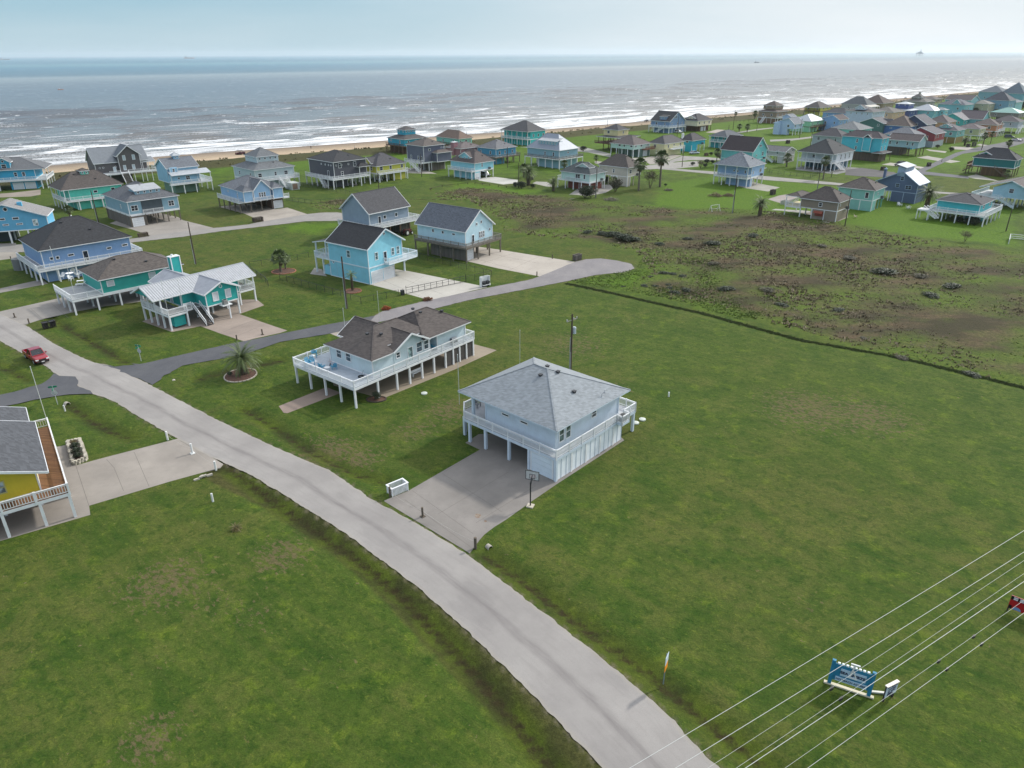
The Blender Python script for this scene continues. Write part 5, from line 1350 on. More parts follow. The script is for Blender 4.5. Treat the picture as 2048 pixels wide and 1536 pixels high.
house('tier13', 'pale grey-blue two-tier house with grey hip roofs and broad white front stairs', 'e6', (135,425),(530,480),(1130,370), 6.9, (530,330), 45, 'hip', (168,186,190), (120,126,132),
      fl=3.4, deck=(0,1.2,1.2,0), encl=(0,.7,0,1), low='e', tier=(3.6,12.2,4.2,13.4,8.2,10.5,13.0), wd=(15.5,16.5), zr=10.0, extra=tier_extra, pr=0)
def char_extra(r, k):
    roof_hip(r, 9.4, 14.4, -1.6, 2.6, 6.4, 7.6, k['rm'], k['tm'], name='porch_roof')
    for x in (9.7, 14.0): post(r, x, -1.3, k['fl'], 6.3, .16, k['tm'])
    for u in (1.0, 3.2, 6.0): window(r, k['bx'], 'R', u, 7.5, .55, .55, k['tm'], k['gm'], 'o')
    for u in (1.5, 3.0, 5.0, 7.5): window(r, k['bx'], 'L', u, 7.5, .55, .55, k['tm'], k['gm'], 'o')
    stairs(r, (-1.6, 6.5, k['fl']), (-1.6, 3.2, .1), 1.1, k['rw'], k['rw'])
house('char14', 'tall charcoal house with black hip roof, round windows and grey wraparound deck', 'c2', (740,482),(1005,512),(1200,488), 8.7, (940,410), 44, 'hip', (72,74,84), (58,60,66),
      fl=3.3, deck=(2.0,2.0,0,0), encl=(.1,.45,.1,.7), low='e', lowc=siding((70,72,80)), rail='w', extra=char_extra, win=[('R',2.5,7.3,1.1,1.5),('R',8.6,7.3,1.1,1.5),('R',3.2,4.6,.9,1.4),('L',3.6,4.5,1.0,2.1,'d')], ridge=((7.2,7.2),(7.2,9.4)), wd=(14.4,16.5))
house('yel15', 'lime-yellow house with dark grey roof on white piles', 'c2', (1185,500),(1360,545),(1530,500), 5.6, (1395,432), 44, 'hip', (186,184,60), (84,84,92),
      fl=3.0, deck=(0,1.4,0,0), encl=(.6,1,0,.6), pitchmax=.75, wd=(14,12.5), dormer=('L',3.5,8.5,.5,5.2,6.4,'g',8.2,4))
house('azcup16', 'azure beach house with a raised lookout room under its own small roof', 'c2', (1410,310),(1590,325),(1720,300), 6.6, (1560,275), 46, 'hip', (24,150,180), (92,88,88),
      fl=3.6, postc='b', deck=(1.3,0,0,0), rail='b', dc='b', encl=(.1,1,.0,1), lowc=DKB, tier=(3.6,10.4,4.0,10.8,8.0,10.2,11.6), zr=9.0, wd=(14,14))
def slate_extra(r, k):
    roof_hip(r, 4.6, 12.6, -2.6, 1.6, 6.9, 7.8, shingle((112,100,94)), k['tm'], name='porch_roof')
    wall_box(r, (5.0, 12.2, -2.2, 1.0), 3.4, 6.75, k['wm'], name='lower_room', trim=k['tm'])
    stairs(r, (-2.0, 6, 3.4), (-2.0, .2, .1), 1.2, k['rw'], k['rw'])
house('slate17', 'tall slate-blue house with brown roofs and long white outdoor stairs', 'c2', (1605,360),(1745,380),(1900,355), 9.6, (1740,308), 45, 'hip', (88,94,116), (108,98,92),
      fl=3.4, deck=(1.6,0,0,0), encl=(.35,1,.0,.8), lowc=GYW, extra=slate_extra, wd=(11.5,11.5), win=[('R',3,8.0,1,.8),('R',9,8.4,.5,.5,'o'),('R',10,8.4,.5,.5,'o'),('L',1.5,5,.9,1.3),('L',3.4,5,.9,1.3),('L',8,5,.9,1.3)])
house('brown18', 'pale aqua beachfront house with a light brown hip roof', 'c3', (40,300),(235,320),(355,300), 6.2, (180,250), 46, 'hip', (120,186,172), (140,112,96), postc='b', rail='b', dc='b', deck=(1,0,0,0), fl=3.2)
house('mauve19', 'dusty pink house with grey-brown roof and a broad pink chimney', 'c3', (175,372),(250,400),(435,375), 6.0, (300,342), 46, 'hip', (150,104,112), (120,108,108), wd=(13,11), chim=(1.0,5.2,1.2,8.2,None), nw=(1,2))
house('cyan20', 'light cyan house with brown gablet roof beside the pale driveway', 'c3', (155,490),(365,520),(535,490), (362,655), (320,400), 43, 'hip', (126,192,208), (104,92,90),
      fl=3.1, deck=(1.6,0,0,0), encl=(0,.28,0,.85), low='e', pitchmax=.95, dormer=('L',3.6,9.6,1.5,6.4,7.6,'g',9.2,4), win=[('R',3.8,4.9,.6,1.5)], ac=True, gar=(('R',.3,2.0,2.0),))
house('blue21', 'cerulean house with grey hip roof and weathered wraparound deck', 'c3', (415,392),(540,402),(695,378), (590,530), (540,322), 44, 'hip', (54,138,176), (124,126,132), rail='g', dc='g', postc='g', deck=(1.4,1.4,1.2,0), encl=(0,.4,0,1), wd=(13,12))
house('turq22', 'large turquoise beachfront house with dark hip roof and yellow shutters', 'c3', (570,245),(800,262),(955,240), (795,380), (755,168), 46, 'hip', (38,176,176), (92,92,96), fl=3.2, pl=2.0, encl=(.0,1,0,1), low='e', ridge=((7.6,8.2),(7.6,10.2)), nw=(3,3))
house('metal23', 'steel-blue house with steep ribbed metal roof and wide shed dormer', 'c3', (765,385),(1060,415),(1190,385), 7.0, (900,268), 44, 'hip', (120,162,178), (150,160,174), metal=True, fl=3.8, rail='g', dc='g', postc='w',
      deck=(1.8,1.8,1.5,0), encl=(0,1,0,.62), low='e', vert=False, pitchmax=1.25, zr=12.4, ridge=((6.6,6.2),(6.6,12.6)), wd=(12.6,18.2), dormer=('L',3.2,13.0,2.0,8.0,9.9,'m',10.9,3.6), win=[('L',3.0,5.3,.8,1.5),('L',7.5,5.3,.8,1.5),('R',5.5,5.8,.9,.6,'x')], lowc=siding((124,166,180), True))
house('mint24', 'pale mint house with dark green-grey gablet roof, arched porch and rust-red doors', 'f1', (540,712),(960,745),(1195,680), (960,985), (760,575), 42, 'hip', (176,206,200), (88,98,100),
      fl=3.0, pl=0, deck=(0,0,0,1.8), encl=(.25,1,.1,.9), lowc=paint((124,64,50), .7, .25), dormer=('L',2.5,7.5,2.6,6.6,7.4,'g',8.6,3), win=[('L',2.2,4.6,.8,1.4),('L',5.0,4.6,1.9,1.3,'D2'),('R',8.5,4.9,.5,.6,'x')], ac=True, pitchmin=.45,
      extra=lambda r, k: (lambda rb: (railing(rb, (.35, 4.2), (.35, 10.5), k['fl'], step=.15), rb.build('railing', k['rw'], r)))(MB()))
house('beige25', 'beige stucco house with brown hip roof behind a row of shrubs', 'f1', (1060,605),(1480,655),(1680,590), (1465,915), (1390,470), 42, 'hip', (178,172,160), (104,94,88), fl=3.2, postc='c', encl=(0,.2,0,.35), low='e', nw=(1,2), ac=True)
def two_roof26(r, k):
    deck_slab(r, -3.5, 15, -4.5, 11, 3.6, wood((100,66,50)), paint((96,66,52)))
    rb = MB(); railing(rb, (-3.5, -4.5), (-3.5, 11), 3.6, step=.5, bw=.12); railing(rb, (-3.5, -4.5), (15, -4.5), 3.6, step=.5, bw=.12, ends=(0,1)); rb.build('railing', paint((96,66,52)), r)
    roof_hip(r, -3.2, 13, -3.6, 10.5, 6.3, 7.2, k['rm'], k['tm'], ridge=((4,4),(6,4)), name='porch_roof')
    for x in (-3, 1, 5, 9, 12.8): post(r, x, -3.4, 3.6, 6.2, .2, paint((92,74,60)))
    for y in (1, 5, 9): post(r, -3, y, 3.6, 6.2, .2, paint((92,74,60)))
house('yel26', 'cream two-tier beach house above a big dark brown deck', 'f1', (1075,118),(1340,140),(1450,128), 9.4, (1250,55), 46, 'hip', (206,192,138), (78,78,84), fl=6.6, postc='b', wd=(9,9.5), extra=two_roof26, nw=(1,1))
house('mint27', 'pale mint house with taupe hip roof and a red-brown rear deck', 'f1', (1220,290),(1555,345),(1800,320), (1545,522), (1450,205), 47, 'hip', (168,200,190), (112,100,98), fl=3.4, rail='b', dc='b', postc='w', deck=(0,0,0,0), encl=(.35,1,.0,.9), lowc=siding((84,110,104)), nw=(4,3), gar=(('R',3.0,2.6,2.3),),
      extra=lambda r, k: (deck_slab(r, 6.5, 13.5, -1.6, .4, k['fl'], wood((110,72,54)), paint((110,72,54))), (lambda rb: (railing(rb, (6.5,-1.6),(13.5,-1.6), k['fl'], step=.3, bw=.08), rb.build('railing', paint((110,72,54)), r)))(MB())))
house('yel28', 'pale yellow two-storey house with grey hip roof and small white balconies', 'c4', (-20,790),(150,810),(365,785), (150,935), (165,722), 47, 'hip', (204,198,150), (96,94,96), fl=2.4, encl=(0,.85,0,1), low='e', nw=(1,3),
      extra=lambda r, k: (deck_slab(r, 4.5, 13.5, -1.6, .4, 2.9, paint((190,192,194)), k['tm']), (lambda rb: (railing(rb, (4.5,-1.6),(13.5,-1.6), 2.9, step=.3, bw=.06), rb.build('railing', k['tm'], r)))(MB())))
house('az29', 'small bright cyan house with dark roof, white chimney and one black air unit', 'c4', (310,765),(435,777),(600,760), (435,893), (435,695), 48, 'hip', (24,164,196), (84,80,84), fl=3.0, encl=(0,.4,0,1), low='e', chim=(1.2,6.4,.5,7.6,white()), ac=True, nw=(1,2), wd=(11.5,8.5))
house('teal30', 'teal blue house with grey-blue hip roof behind the dark gabled one', 'c4', (610,725),(790,740),(990,720), (780,862), (790,668), 48, 'hip', (46,152,164), (98,106,116), fl=3.0, encl=(0,1,0,1), low='e', pl=1.4, ridge=((5,5),(9.5,5)), wd=(14.5,10.5))
def barn(r, k):
    stairs(r, (-1.2, 3, k['fl']), (-1.2, 8.5, .1), 1.2, k['rw'], k['rw'])
    for u in (4.6, 6.2, 10): window(r, k['bx'], 'R', u, k['ze'] + 2.3, .9, 1.5, k['tm'], k['gm'])
house('barn31', 'denim blue barn-shaped house with black roof, dormer and white double decks', 'c4', (0,570),(205,582),(370,565), (215,700), (265,478), 48, 'gy', (104,134,172), (66,68,74), fl=3.2, pl=0, deck=(2.0,1.2,0,0), encl=(.0,1,.0,.8), low='e', dormer=('L',3.8,8.2,1.2,6.6,8.6,'s',9.4,3.5), extra=barn, pitchmax=.8, nw=(2,3))
house('cream32', 'cream house with black gabled hip roof and a white double garage', 'c4', (350,560),(490,575),(700,560), 6.0, (500,497), 48, 'hip', (214,204,176), (74,74,80), fl=3.1, postc='b', rail='b', encl=(.25,.9,.1,1), lowc=DKB, gar=(('R',2.0,4.6,2.2),), dormer=('L',3,9,1.4,6.6,7.4,'g',8.6,4), wd=(15.5,12), nw=(0,3))
house('turret33', 'large brown timber house with stacked brown roofs on the beach', 'c4', (1135,470),(1300,482),(1440,470), 7.2, (1300,440), 50, 'hip', (138,118,100), (112,98,92), fl=3.6, encl=(0,.7,0,1), lowc=wood((124,100,80)), deck=(0,1.6,1.0,0), rail='w', tier=(2.6,12.4,2.6,12.4,8.4,10.6,13.4), zr=9.4, wd=(15,14), stair=((-.6, 8, 3.6),(-5.0, 8, .1),1.4))
house('yel34', 'mustard yellow beachfront house with brown hip roof and dark timber deck', 'c4', (1580,432),(1740,440),(1890,425), (1735,520), (1720,372), 50, 'hip', (196,186,74), (104,98,96), fl=3.0, pl=1.2, rail='b', dc='b', postc='b', encl=(0,1,0,1), low='e', wd=(17,13), nw=(2,2))
def lb35x(r, k):
    mb = MB(); mb.prism([(-1.0, 8.0), (.5, 8.0), (.5, 11.5), (-1.0, 11.5)], 0, 6.4); mb.build('side_wing', k['wm'], r)
    wall_box(r, (3.5, 9, 4.5, 9.5), 7.2, 9.4, k['wm'], 'x', 10.4, name='upper_wall'); roof_gable(r, 3.1, 9.6, 4.1, 9.9, 9.3, 10.7, 'x', k['rm'], k['tm'], name='upper_roof')
house('lb35', 'powder blue cross-gabled house with grey metal roof on white piles', 'c4', (1265,600),(1480,607),(1600,590), (1480,722), (1430,540), 48, 'gx', (164,188,216), (138,146,158), fl=3.2, goff=.3, postc='w', encl=(0,.25,.3,1), low='e', wd=(11,13), extra=lb35x, pitchmax=.9, nw=(2,2))
house('mint36', 'mint green house with pale metal hip roof and a timber deck', 'c4', (1540,570),(1650,578),(1830,557), (1620,690), (1660,503), 49, 'hip', (128,192,152), (180,190,198), metal=True, fl=3.0, rail='b', dc='b', postc='b', deck=(0,1.6,1.2,0), encl=(0,.5,0,1), low='e', wd=(17.5,12.5), nw=(1,3))
house('teal37', 'turquoise gabled house with very dark brown roof behind the light blue one', 'c4', (760,880),(1060,893),(1200,855), 6.6, (1155,742), 44, 'gy', (96,182,184), (74,62,66), fl=3.2, encl=(0,1,0,1), low='e', wd=(13,14.5), pitchmax=.9, win=[('R',3.4,5.0,.6,.8),('R',8.6,5.2,1.3,1.4,'D2'),('R',5.6,8.4,.7,.8),('R',6.6,8.4,.7,.8)], ac=True)
house('beige38', 'small beige cottage with grey roof, two skylights and arched piers', 'c4', (1195,872),(1390,893),(1495,860), (1385,1008), (1450,838), 44, 'gy', (176,170,172), (106,108,114), fl=2.7, postc='c', encl=(.0,1,.0,.25), low='e', nw=(2,2), wd=(10.5,12), pitchmax=.6, stair=((-.2, 9, 2.7),(-.2, 5, .1),1.1))
house('lb39', 'light blue house with grey hip roof beside the pale road', 'e4', (-500,205),(75,305),(330,240), (35,590), (0,95), 43, 'hip', (136,170,210), (130,140,152), fl=3.1, pl=2.6, encl=(0,.12,0,.72), low='e', wd=(13.2,13.6), ridge=((6.6,6.6),(6.6,7.0)), ac=True,
      win=[('L',2.2,4.8,.6,1.0),('L',5.0,4.8,.6,.6,'x'),('L',6.4,4.8,.6,.6,'x'),('R',1.5,4.6,.6,.9),('R',6.8,4.9,1.5,1.3,'D2'),('R',9.6,5.2,.4,.4,'x'),('R',10.8,5.2,.4,.4,'x')])
def white40x(r, k):
    stairs(r, (1.6, -.9, k['fl']), (8.2, -.9, .1), 1.6, k['rw'], k['rw'])
    mb = MB(); 
    for i in range(4): mb.box(4 + i * 3.4, 6.8 + i * 3.4, 1.2, 1.3, .2, 2.7)
    mb.build('screen_panel', paint((70,104,124), .5), r)
house('white40', 'big white house with black hip roof, white porch and teal ground floor', 'e4', (730,85),(1230,130),(1670,70), (1200,370), (1160,-82), 47, 'hip', (196,200,206), (66,70,76), fl=3.2, pl=3.2, deck=(3.2,0,0,0), encl=(.3,1,.1,1), lowc=siding((52,96,116)), wd=(19,15), win=[('R',4.0,4.9,.8,1.9,'w'),('R',7.8,4.9,.8,1.9,'w'),('R',11.6,4.9,.8,1.9,'w'),('L',3,4.6,1,2.1,'d'),('L',9,4.8,1.2,1.2)], extra=white40x, ridge=((7.5,7.5),(10.5,7.5)))
def tan41x(r, k):
    roof_hip(r, 1.0, 9.0, 11.0, 15.5, k['ze'] + .1, k['ze'] + 1.0, k['rm'], k['tm'], name='porch_roof')
    deck_slab(r, .5, 9.0, 10.8, 15.0, k['fl'], paint((200,190,150)), k['tm'])
    rb = MB(); railing(rb, (.5, 10.8), (.5, 15), k['fl'], step=.15); railing(rb, (.5, 15), (9, 15), k['fl'], step=.2, ends=(0,1)); rb.build('railing', k['tm'], r)
    for x in (.6, 8.8):
        for y in (14.9,): post(r, x, y, -.05, k['ze'], .2, k['tm'])
    mb = MB(); mb.poly([(-.25, 4.0, 2.5), (-.25, 6.4, 2.5), (-.75, 6.4, 1.9), (-.75, 4.0, 1.9)]); mb.box(.3, .5, 4.1, 6.3, 1.0, 2.3); mb.build('awning', paint((130,58,38)), r)
house('tan41', 'taupe brown house with brown hip roof, white corner trim and rust-red awning', 'e4', (730,740),(1310,790),(1470,700), (1258,1060), (1130,570), 43, 'hip', (134,122,106), (92,82,78), fl=2.75, encl=(0,1,0,.66), low='e', wd=(9.6,11.2), extra=tan41x, ac=True, win=[('L',4.7,4.1,.9,1.0),('R',1.6,4.3,.4,.5,'x')], slab=True)
house('mint42', 'blue-green house with brown hip roof just behind the taupe one', 'e4', (1290,590),(1800,625),(1950,545), (1742,915), (1630,440), 43, 'hip', (116,178,172), (98,88,84), fl=2.9, encl=(0,.35,0,1), low='e', postc='c', wd=(10.2,11.0), win=[('L',1.8,4.4,.95,1.6,'x'),('R',3.6,4.6,.6,.6,'x')], ac=True)
def slate43x(r, k):
    wall_box(r, (0.4, 7.6, 4.9, 7.1), k['zr'] - 1.5, k['zr'] + 1.1, siding((140,160,184)), name='clerestory')
    mb = MB(); q = [(0, 4.5, k['zr'] + .9), (8, 4.5, k['zr'] + .9), (8, 7.6, k['zr'] + 1.7), (0, 7.6, k['zr'] + 1.7)]
    mb.poly([(p[0], p[1], p[2] + .12) for p in q]); mb.poly(q[::-1])
    mb.build('clerestory_roof', metalroof((176,186,198)), r)
    window(r, (0.4, 7.6, 4.9, 7.1), 'R', 3.4, k['zr'] + .2, 1.6, 1.0, k['tm'], k['tm'], 'x')
house('slate43', 'dark denim-blue gabled house with pale metal roof and raised clerestory', 'e3', (60,548),(620,622),(765,580), (560,880), (440,425), 46, 'gx', (74,92,124), (170,182,196), metal=True, fl=3.0, encl=(0,1,0,.6), low='e', wd=(9.5,12.8), goff=.42, pitchmax=.9, extra=slate43x, trimc=paint((150,166,190)), chim=(2.5,11.3,.4,9.0,None),
      win=[('L',2.6,4.6,1.7,1.1,'D2'),('L',5.8,4.9,1.1,1.1),('L',4.8,7.0,1.0,1.1)])
def aqua44x(r, k):
    stairs(r, (-1.6, 13.0, k['fl']), (-3.6, 9.0, .9), 1.1, k['rw'], k['rw'])
    deck_slab(r, -3.0, 0, 11.5, 14.5, k['fl'], paint((190,192,194)), k['tm'])
    for x, y in ((-2.9, 11.6), (-2.9, 14.4), (-.2, 14.4)): post(r, x, y, -.05, k['fl'] - .3, .22, k['tm'])
house('aqua44', 'aqua house with dark hip roof ringed by a wide white deck', 'e3', (960,820),(1480,890),(1780,830), 5.2, (1390,720), 46, 'hip', (50,172,180), (74,76,84), fl=2.7, deck=(2.2,2.2,2.0,1.0), encl=(.25,1,.0,.35), lowc=siding((40,130,140)), wd=(12.2,11.4), extra=aqua44x, nw=(0,2), gar=(('R',4.6,2.6,2.1),))
def lb45():
    az = 49; o = CG('e3', 1640, 640, 5.6); fl = 2.9
    root = empty('house', (o.x, o.y, 0), R(90 - az), 'pale blue gabled house with taupe roof cut off by the right edge', 'house')
    wl = siding((140,180,196)); tm = paint((196,208,214)); rm = shingle((110,100,98))
    wall_box(root, (0, 12, -9.5, 0), fl, 5.5, wl, 'x', 7.6, trim=tm); roof_gable(root, -.6, 12.6, -10.1, 3.6, 5.35, 7.9, 'x', rm, tm, off=.42)
    deck_slab(root, -3.0, 12, .02, 4.6, fl, paint((190,194,196)), tm); deck_slab(root, -3.0, -.02, -2.5, 0, fl, paint((190,194,196)), tm)
    rb = MB(); railing(rb, (-3, -2.5), (-3, 4.6), fl, step=.15); railing(rb, (-3, 4.6), (12, 4.6), fl, step=.2, ends=(0,1)); rb.build('railing', tm, root)
    for x in (0, 4, 8, 11.9):
        for y in (-9.4, -6.2, -3.0, 0, 4.4): post(root, x, y, -.05, fl - .02, .3, tm)
    stairs(root, (-2.2, -2.5, fl), (-2.2, -6.6, .8), 1.3, tm, tm)
    window(root, (0, 12, -9.5, 0), 'L', 4.8, 5.0, 1.2, 1.2, tm, glassm())
lb45()
house('teal46', 'deep teal house with dark hip roof and tall timber deck towers', 'e3', (1330,240),(1960,280),(1990,222), 6.2, (1700,112), 44, 'hip', (18,112,112), (66,68,76), fl=3.2, rail='b', dc='b', postc='b', deck=(0,0,0,1.8), encl=(0,.5,.25,.75), lowc=wood((96,76,50)), wd=(10,14.5), nw=(0,1),
      stair=[((.2, 13.5, 3.2),(.2, 16.5, 1.0),1.4), ((.0, 6.5, 3.2),(.0, 2.5, .2),1.3)], dormer=('L',9,12.5,1.8,6.6,7.4,'g',8.2,3))
def aqua47x(r, k):
    wall_box(r, (-.5, 3.5, 4.3, 7.6), 4.0, k['ze'] - .2, k['wm'], name='bay_wall', trim=k['tm'])
    roof_gable(r, -.9, 6, 3.9, 8.0, k['ze'] - .2, k['ze'] + 1.4, 'x', k['rm'], k['tm'], name='bay_roof')
    roof_hip(r, -1.4, 8.5, -1.6, 3.0, 3.7, 4.4, k['rm'], k['tm'], name='porch_roof')
    for x, y in ((-1.1, -1.3), (8.2, -1.3)): post(r, x, y, 0, 3.6, .2, k['pm'])
house('aqua47', 'tall aqua three-storey house with bay and dark hip roof', 'e2', (430,965),(1170,1000),(1340,990), 9.4, (540,862), 47, 'hip', (60,176,196), (92,82,88), fl=3.5, encl=(0,1,0,1), lowc=wood((84,74,64)), wd=(8.5,17.5), extra=aqua47x, win=[('R',1.4,8.2,.7,1.4),('R',4.6,8.2,.7,1.4),('R',1.4,5.4,.7,1.4),('R',4.6,5.4,.7,1.4),('L',10,7.8,.8,1.4),('L',10,5.0,.8,1.2)], pitchmin=.5, postc='b')
house('gb48', 'long grey-blue house with reddish brown gabled roof on tall dark piles', 'e2', (1300,1030),(1860,1055),(2030,1030), 6.4, (1890,928), 47, 'gy', (140,170,182), (104,90,92), fl=3.5, postc='b', encl=(0,1,.55,1), lowc=wood((78,70,64)), wd=(9.5,14.0), win=[('L',2.4,5.1,.85,1.3),('L',4.6,5.1,.85,1.3),('L',9,5.1,.85,1.3),('L',12,5.1,.85,1.3),('R',6.5,5.3,.4,.6,'x')], pitchmax=.55)
house('gray49', 'cyan-walled house mostly hidden under a wide slate grey hip roof', 'e2', (1250,905),(1790,952),(2040,922), 6.0, (1660,782), 47, 'hip', (50,150,190), (128,132,142), fl=3.0, encl=(0,1,0,1), low='e', wd=(13,15))
house('red50', 'brick-red gabled house with grey roof beside the far street', 'e1', (20,1170),(315,1265),(650,1230), 6.2, (110,1128), 47, 'gx', (150,56,64), (108,106,116), fl=2.8, encl=(0,1,0,1), lowc=paint((150,160,166)), wd=(14.5,12.5), goff=.6, win=[('L',3.5,4.6,1.2,1.2),('R',2,4.8,.8,1.2),('R',5,4.8,.8,1.2),('R',11,4.8,.8,1.2)], pitchmax=.6)
house('teal51', 'two-tone teal house with grey gabled roof next to the red one', 'e1', (480,1110),(750,1195),(1000,1160), 6.2, (660,1045), 47, 'hip', (104,170,170), (106,104,112), fl=2.9, encl=(0,1,0,1), lowc=paint((124,110,60)), wd=(13,12.5), dormer=('L',4,9,1.6,7.0,7.8,'g',9.0,3))
house('yel52', 'pale olive-yellow house with taupe hip roof behind the leaning palms', 'e1', (880,1060),(1190,1165),(1380,1140), 6.0, (1070,1045), 47, 'hip', (176,176,130), (116,104,108), fl=2.9, wd=(12,12.5), deck=(0,1,0,0))
house('or53', 'burnt orange house with brown hip roof and white trim', 'e1', (1180,1060),(1530,1090),(1720,1040), 6.0, (1400,948), 46, 'hip', (184,118,84), (112,98,96), fl=3.0, wd=(14,13), deck=(0,1.2,0,0), encl=(0,.5,0,1), low='e', dormer=('R',6,11,.5,5.2,6.2,'g',7.6,4))
house('gray54', 'grey-white house with charcoal hip roof raised on white piles', 'e1', (1560,990),(1960,1025),(2110,1000), 6.2, (1860,892), 46, 'hip', (158,168,178), (94,88,94), fl=3.2, wd=(13,14), nw=(2,2), stair=((2,-.8,3.2),(-3,-.8,.1),1.3), deck=(0,1.4,0,0))
house('tur55', 'turquoise gabled house with pale grey roof among brown roofs', 'e1', (640,890),(870,985),(1160,945), 6.1, (740,838), 47, 'gx', (52,170,168), (150,146,152), fl=2.9, encl=(0,1,0,1), low='e', wd=(15.5,13.5), pitchmax=.5)
house('brt56', 'muted teal house with wide mauve-brown gabled roof', 'e1', (1020,880),(1240,975),(1500,890), 6.2, (1410,800), 46, 'gy', (104,166,178), (108,96,104), fl=2.9, encl=(0,1,0,1), low='e', wd=(14.5,14), pitchmax=.6)
house('navy57', 'navy blue gabled house with three square windows under the peak', 'e2', (1720,592),(2000,742),(2420,560), 6.8, (1920,482), 47, 'gx', (58,70,100), (104,104,114), fl=2.6, encl=(0,1,0,1), low='e', wd=(14.5,15), pitchmax=.6, win=[('L',5,6.9,.9,.9,'x'),('L',7,6.9,.9,.9,'x'),('L',9,6.9,.9,.9,'x'),('R',3,4.6,1.4,1.4),('R',8,4.6,1.4,1.4)])
house('tan58', 'apricot house with taupe hip roof right of the navy gables', 'e1', (480,960),(560,1035),(850,1012), 6.0, (600,880), 47, 'hip', (190,140,100), (118,106,106), fl=3.0, wd=(15,12))
house('brown59', 'royal blue house under a large brown hip roof', 'e2', (1400,755),(1690,775),(2030,725), 6.2, (1600,568), 48, 'hip', (54,100,164), (120,104,96), fl=3.0, encl=(0,1,0,1), low='e', wd=(17,15), pitchmax=.75)
house('green60', 'dark green gabled house with a smaller cross gable and grey roof', 'e2', (860,690),(1190,722),(1400,692), 7.0, (1050,612), 47, 'gx', (62,104,100), (112,112,118), fl=2.6, encl=(0,1,0,1), low='e', wd=(13,13.5), pitchmax=.6, dormer=('R',8.0,11.5,-.5,4.4,7.2,'g',8.8,5,(110,150,138)), win=[('L',2.5,6.0,.9,1.2,'w')])
house('mg61', 'pale mint house with low light grey hip roof', 'e2', (420,770),(730,838),(1040,790), 6.0, (680,675), 48, 'hip', (120,196,188), (134,140,144), fl=3.0, encl=(0,1,0,1), low='e', wd=(17,15.5), pitchmax=.6)
house('dark62', 'grey house with sprawling charcoal hip roof behind the big white one', 'e2', (-40,940),(420,972),(560,925), 6.0, (330,808), 46, 'hip', (150,160,166), (82,80,88), fl=3.0, wd=(12,15), encl=(0,1,0,1), low='e')
def w63x(r, k):
    for u in (2, 4, 6, 9): window(r, k['bx'], 'R', u, 4.4, .7, 1.1, k['tm'], k['gm'])
house('w63', 'pale blue-white two-storey apartment-like house with grey gabled roof', 'e2', (570,490),(990,507),(1260,482), 8.4, (870,395), 50, 'hip', (176,188,206), (106,104,108), fl=3.0, encl=(0,1,0,1), low='e', wd=(18,18), extra=w63x, dormer=('L',6,12,1,9.4,10.4,'g',12.2,4), nw=(4,5), win=[('R',1.5+i*2.2,7.2,.6,1.1) for i in range(7)] + [('L',3+i*3.5,7.2,.6,1.1) for i in range(4)])
house('blue64', 'cornflower blue long house with dark flat-looking hip roof', 'e2', (70,512),(520,532),(680,505), 6.4, (160,452), 50, 'hip', (112,154,204), (84,88,98), fl=3.0, encl=(0,1,0,1), low='e', wd=(12,17.5), pitchmin=.45)
house('blue65', 'light blue gabled house with dark red-brown roof and white side wall', 'e2', (135,605),(365,652),(490,635), 6.4, (285,558), 49, 'gx', (122,162,210), (94,80,84), fl=3.0, encl=(0,1,0,1), low='e', wd=(12,12.5), goff=.35, pitchmax=.9)
def porch66(r, k):
    roof_gable(r, -4, 12, -4, .5, 5.9, 6.9, 'x', metalroof((190,186,174)), k['tm'], name='porch_roof', off=.95)
    deck_slab(r, -4, 14, -4, 0, 3.2, paint((180,180,176)), k['tm'])
    for i in range(6): post(r, -3.7 + i * 3.1, -3.7, -.05, 5.9, .2, k['tm'])
house('porch66', 'grey beachfront house with steep slate roof and pale open porches', 'e2', (420,345),(880,372),(1040,352), 7.0, (550,236), 50, 'hip', (150,152,150), (106,114,120), fl=3.2, deck=(2,0,0,0), wd=(15,20), pitchmin=.7, extra=porch66, encl=(.1,.8,.1,.8))
house('hip67', 'brown beachfront house under a tall pyramid-like brown roof', 'e2', (930,272),(1180,345),(1380,318), 7.0, (1110,216), 50, 'hip', (140,124,96), (108,92,86), fl=3.0, encl=(0,1,0,1), low='e', wd=(19,19), nw=(1,2), pitchmin=.6)
house('tan68', 'sand-coloured house with mottled grey hip roofs behind dark bushes', 'e2', (1120,485),(1370,512),(1640,497), 6.4, (1300,402), 50, 'hip', (190,158,126), (116,112,106), fl=3.0, encl=(0,1,0,1), low='e', wd=(19,17))
house('navy69', 'cobalt blue house with white metal roof and lookout storey', 'e2', (1460,435),(1690,478),(1940,458), 6.4, (1640,430), 50, 'hip', (54,76,132), (206,214,222), metal=True, fl=3.0, wd=(15,15), zr=7.6, tier=(3.2,12.5,3.2,12.5,7.2,10.2,11.4), encl=(0,1,0,1), low='e')
house('wmetal70', 'pale house with broad blue-white metal hip roof and teal wall', 'e1', (-60,765),(290,805),(450,778), 6.2, (180,672), 50, 'hip', (110,176,186), (178,186,196), metal=True, fl=3.0, wd=(16,17), encl=(0,1,0,1), low='e')
house('cyan71', 'narrow bright cyan house wedged between two palms', 'e1', (420,775),(500,790),(545,772), 6.4, (480,735), 50, 'hip', (120,196,208), (170,176,180), fl=3.0, encl=(0,1,0,1), low='e', wd=(7,8.5))
house('hip72', 'grey gambrel-topped beachfront house with a leaning chimney stack', 'e1', (-140,610),(130,632),(300,605), 6.6, (100,450), 50, 'hip', (140,140,128), (122,120,116), fl=3.2, wd=(18,19), deck=(0,2,0,0), tier=(4,12,6,14,8.6,9.6,12.2), zr=10.0, chim=(14,12,.8,13,None))
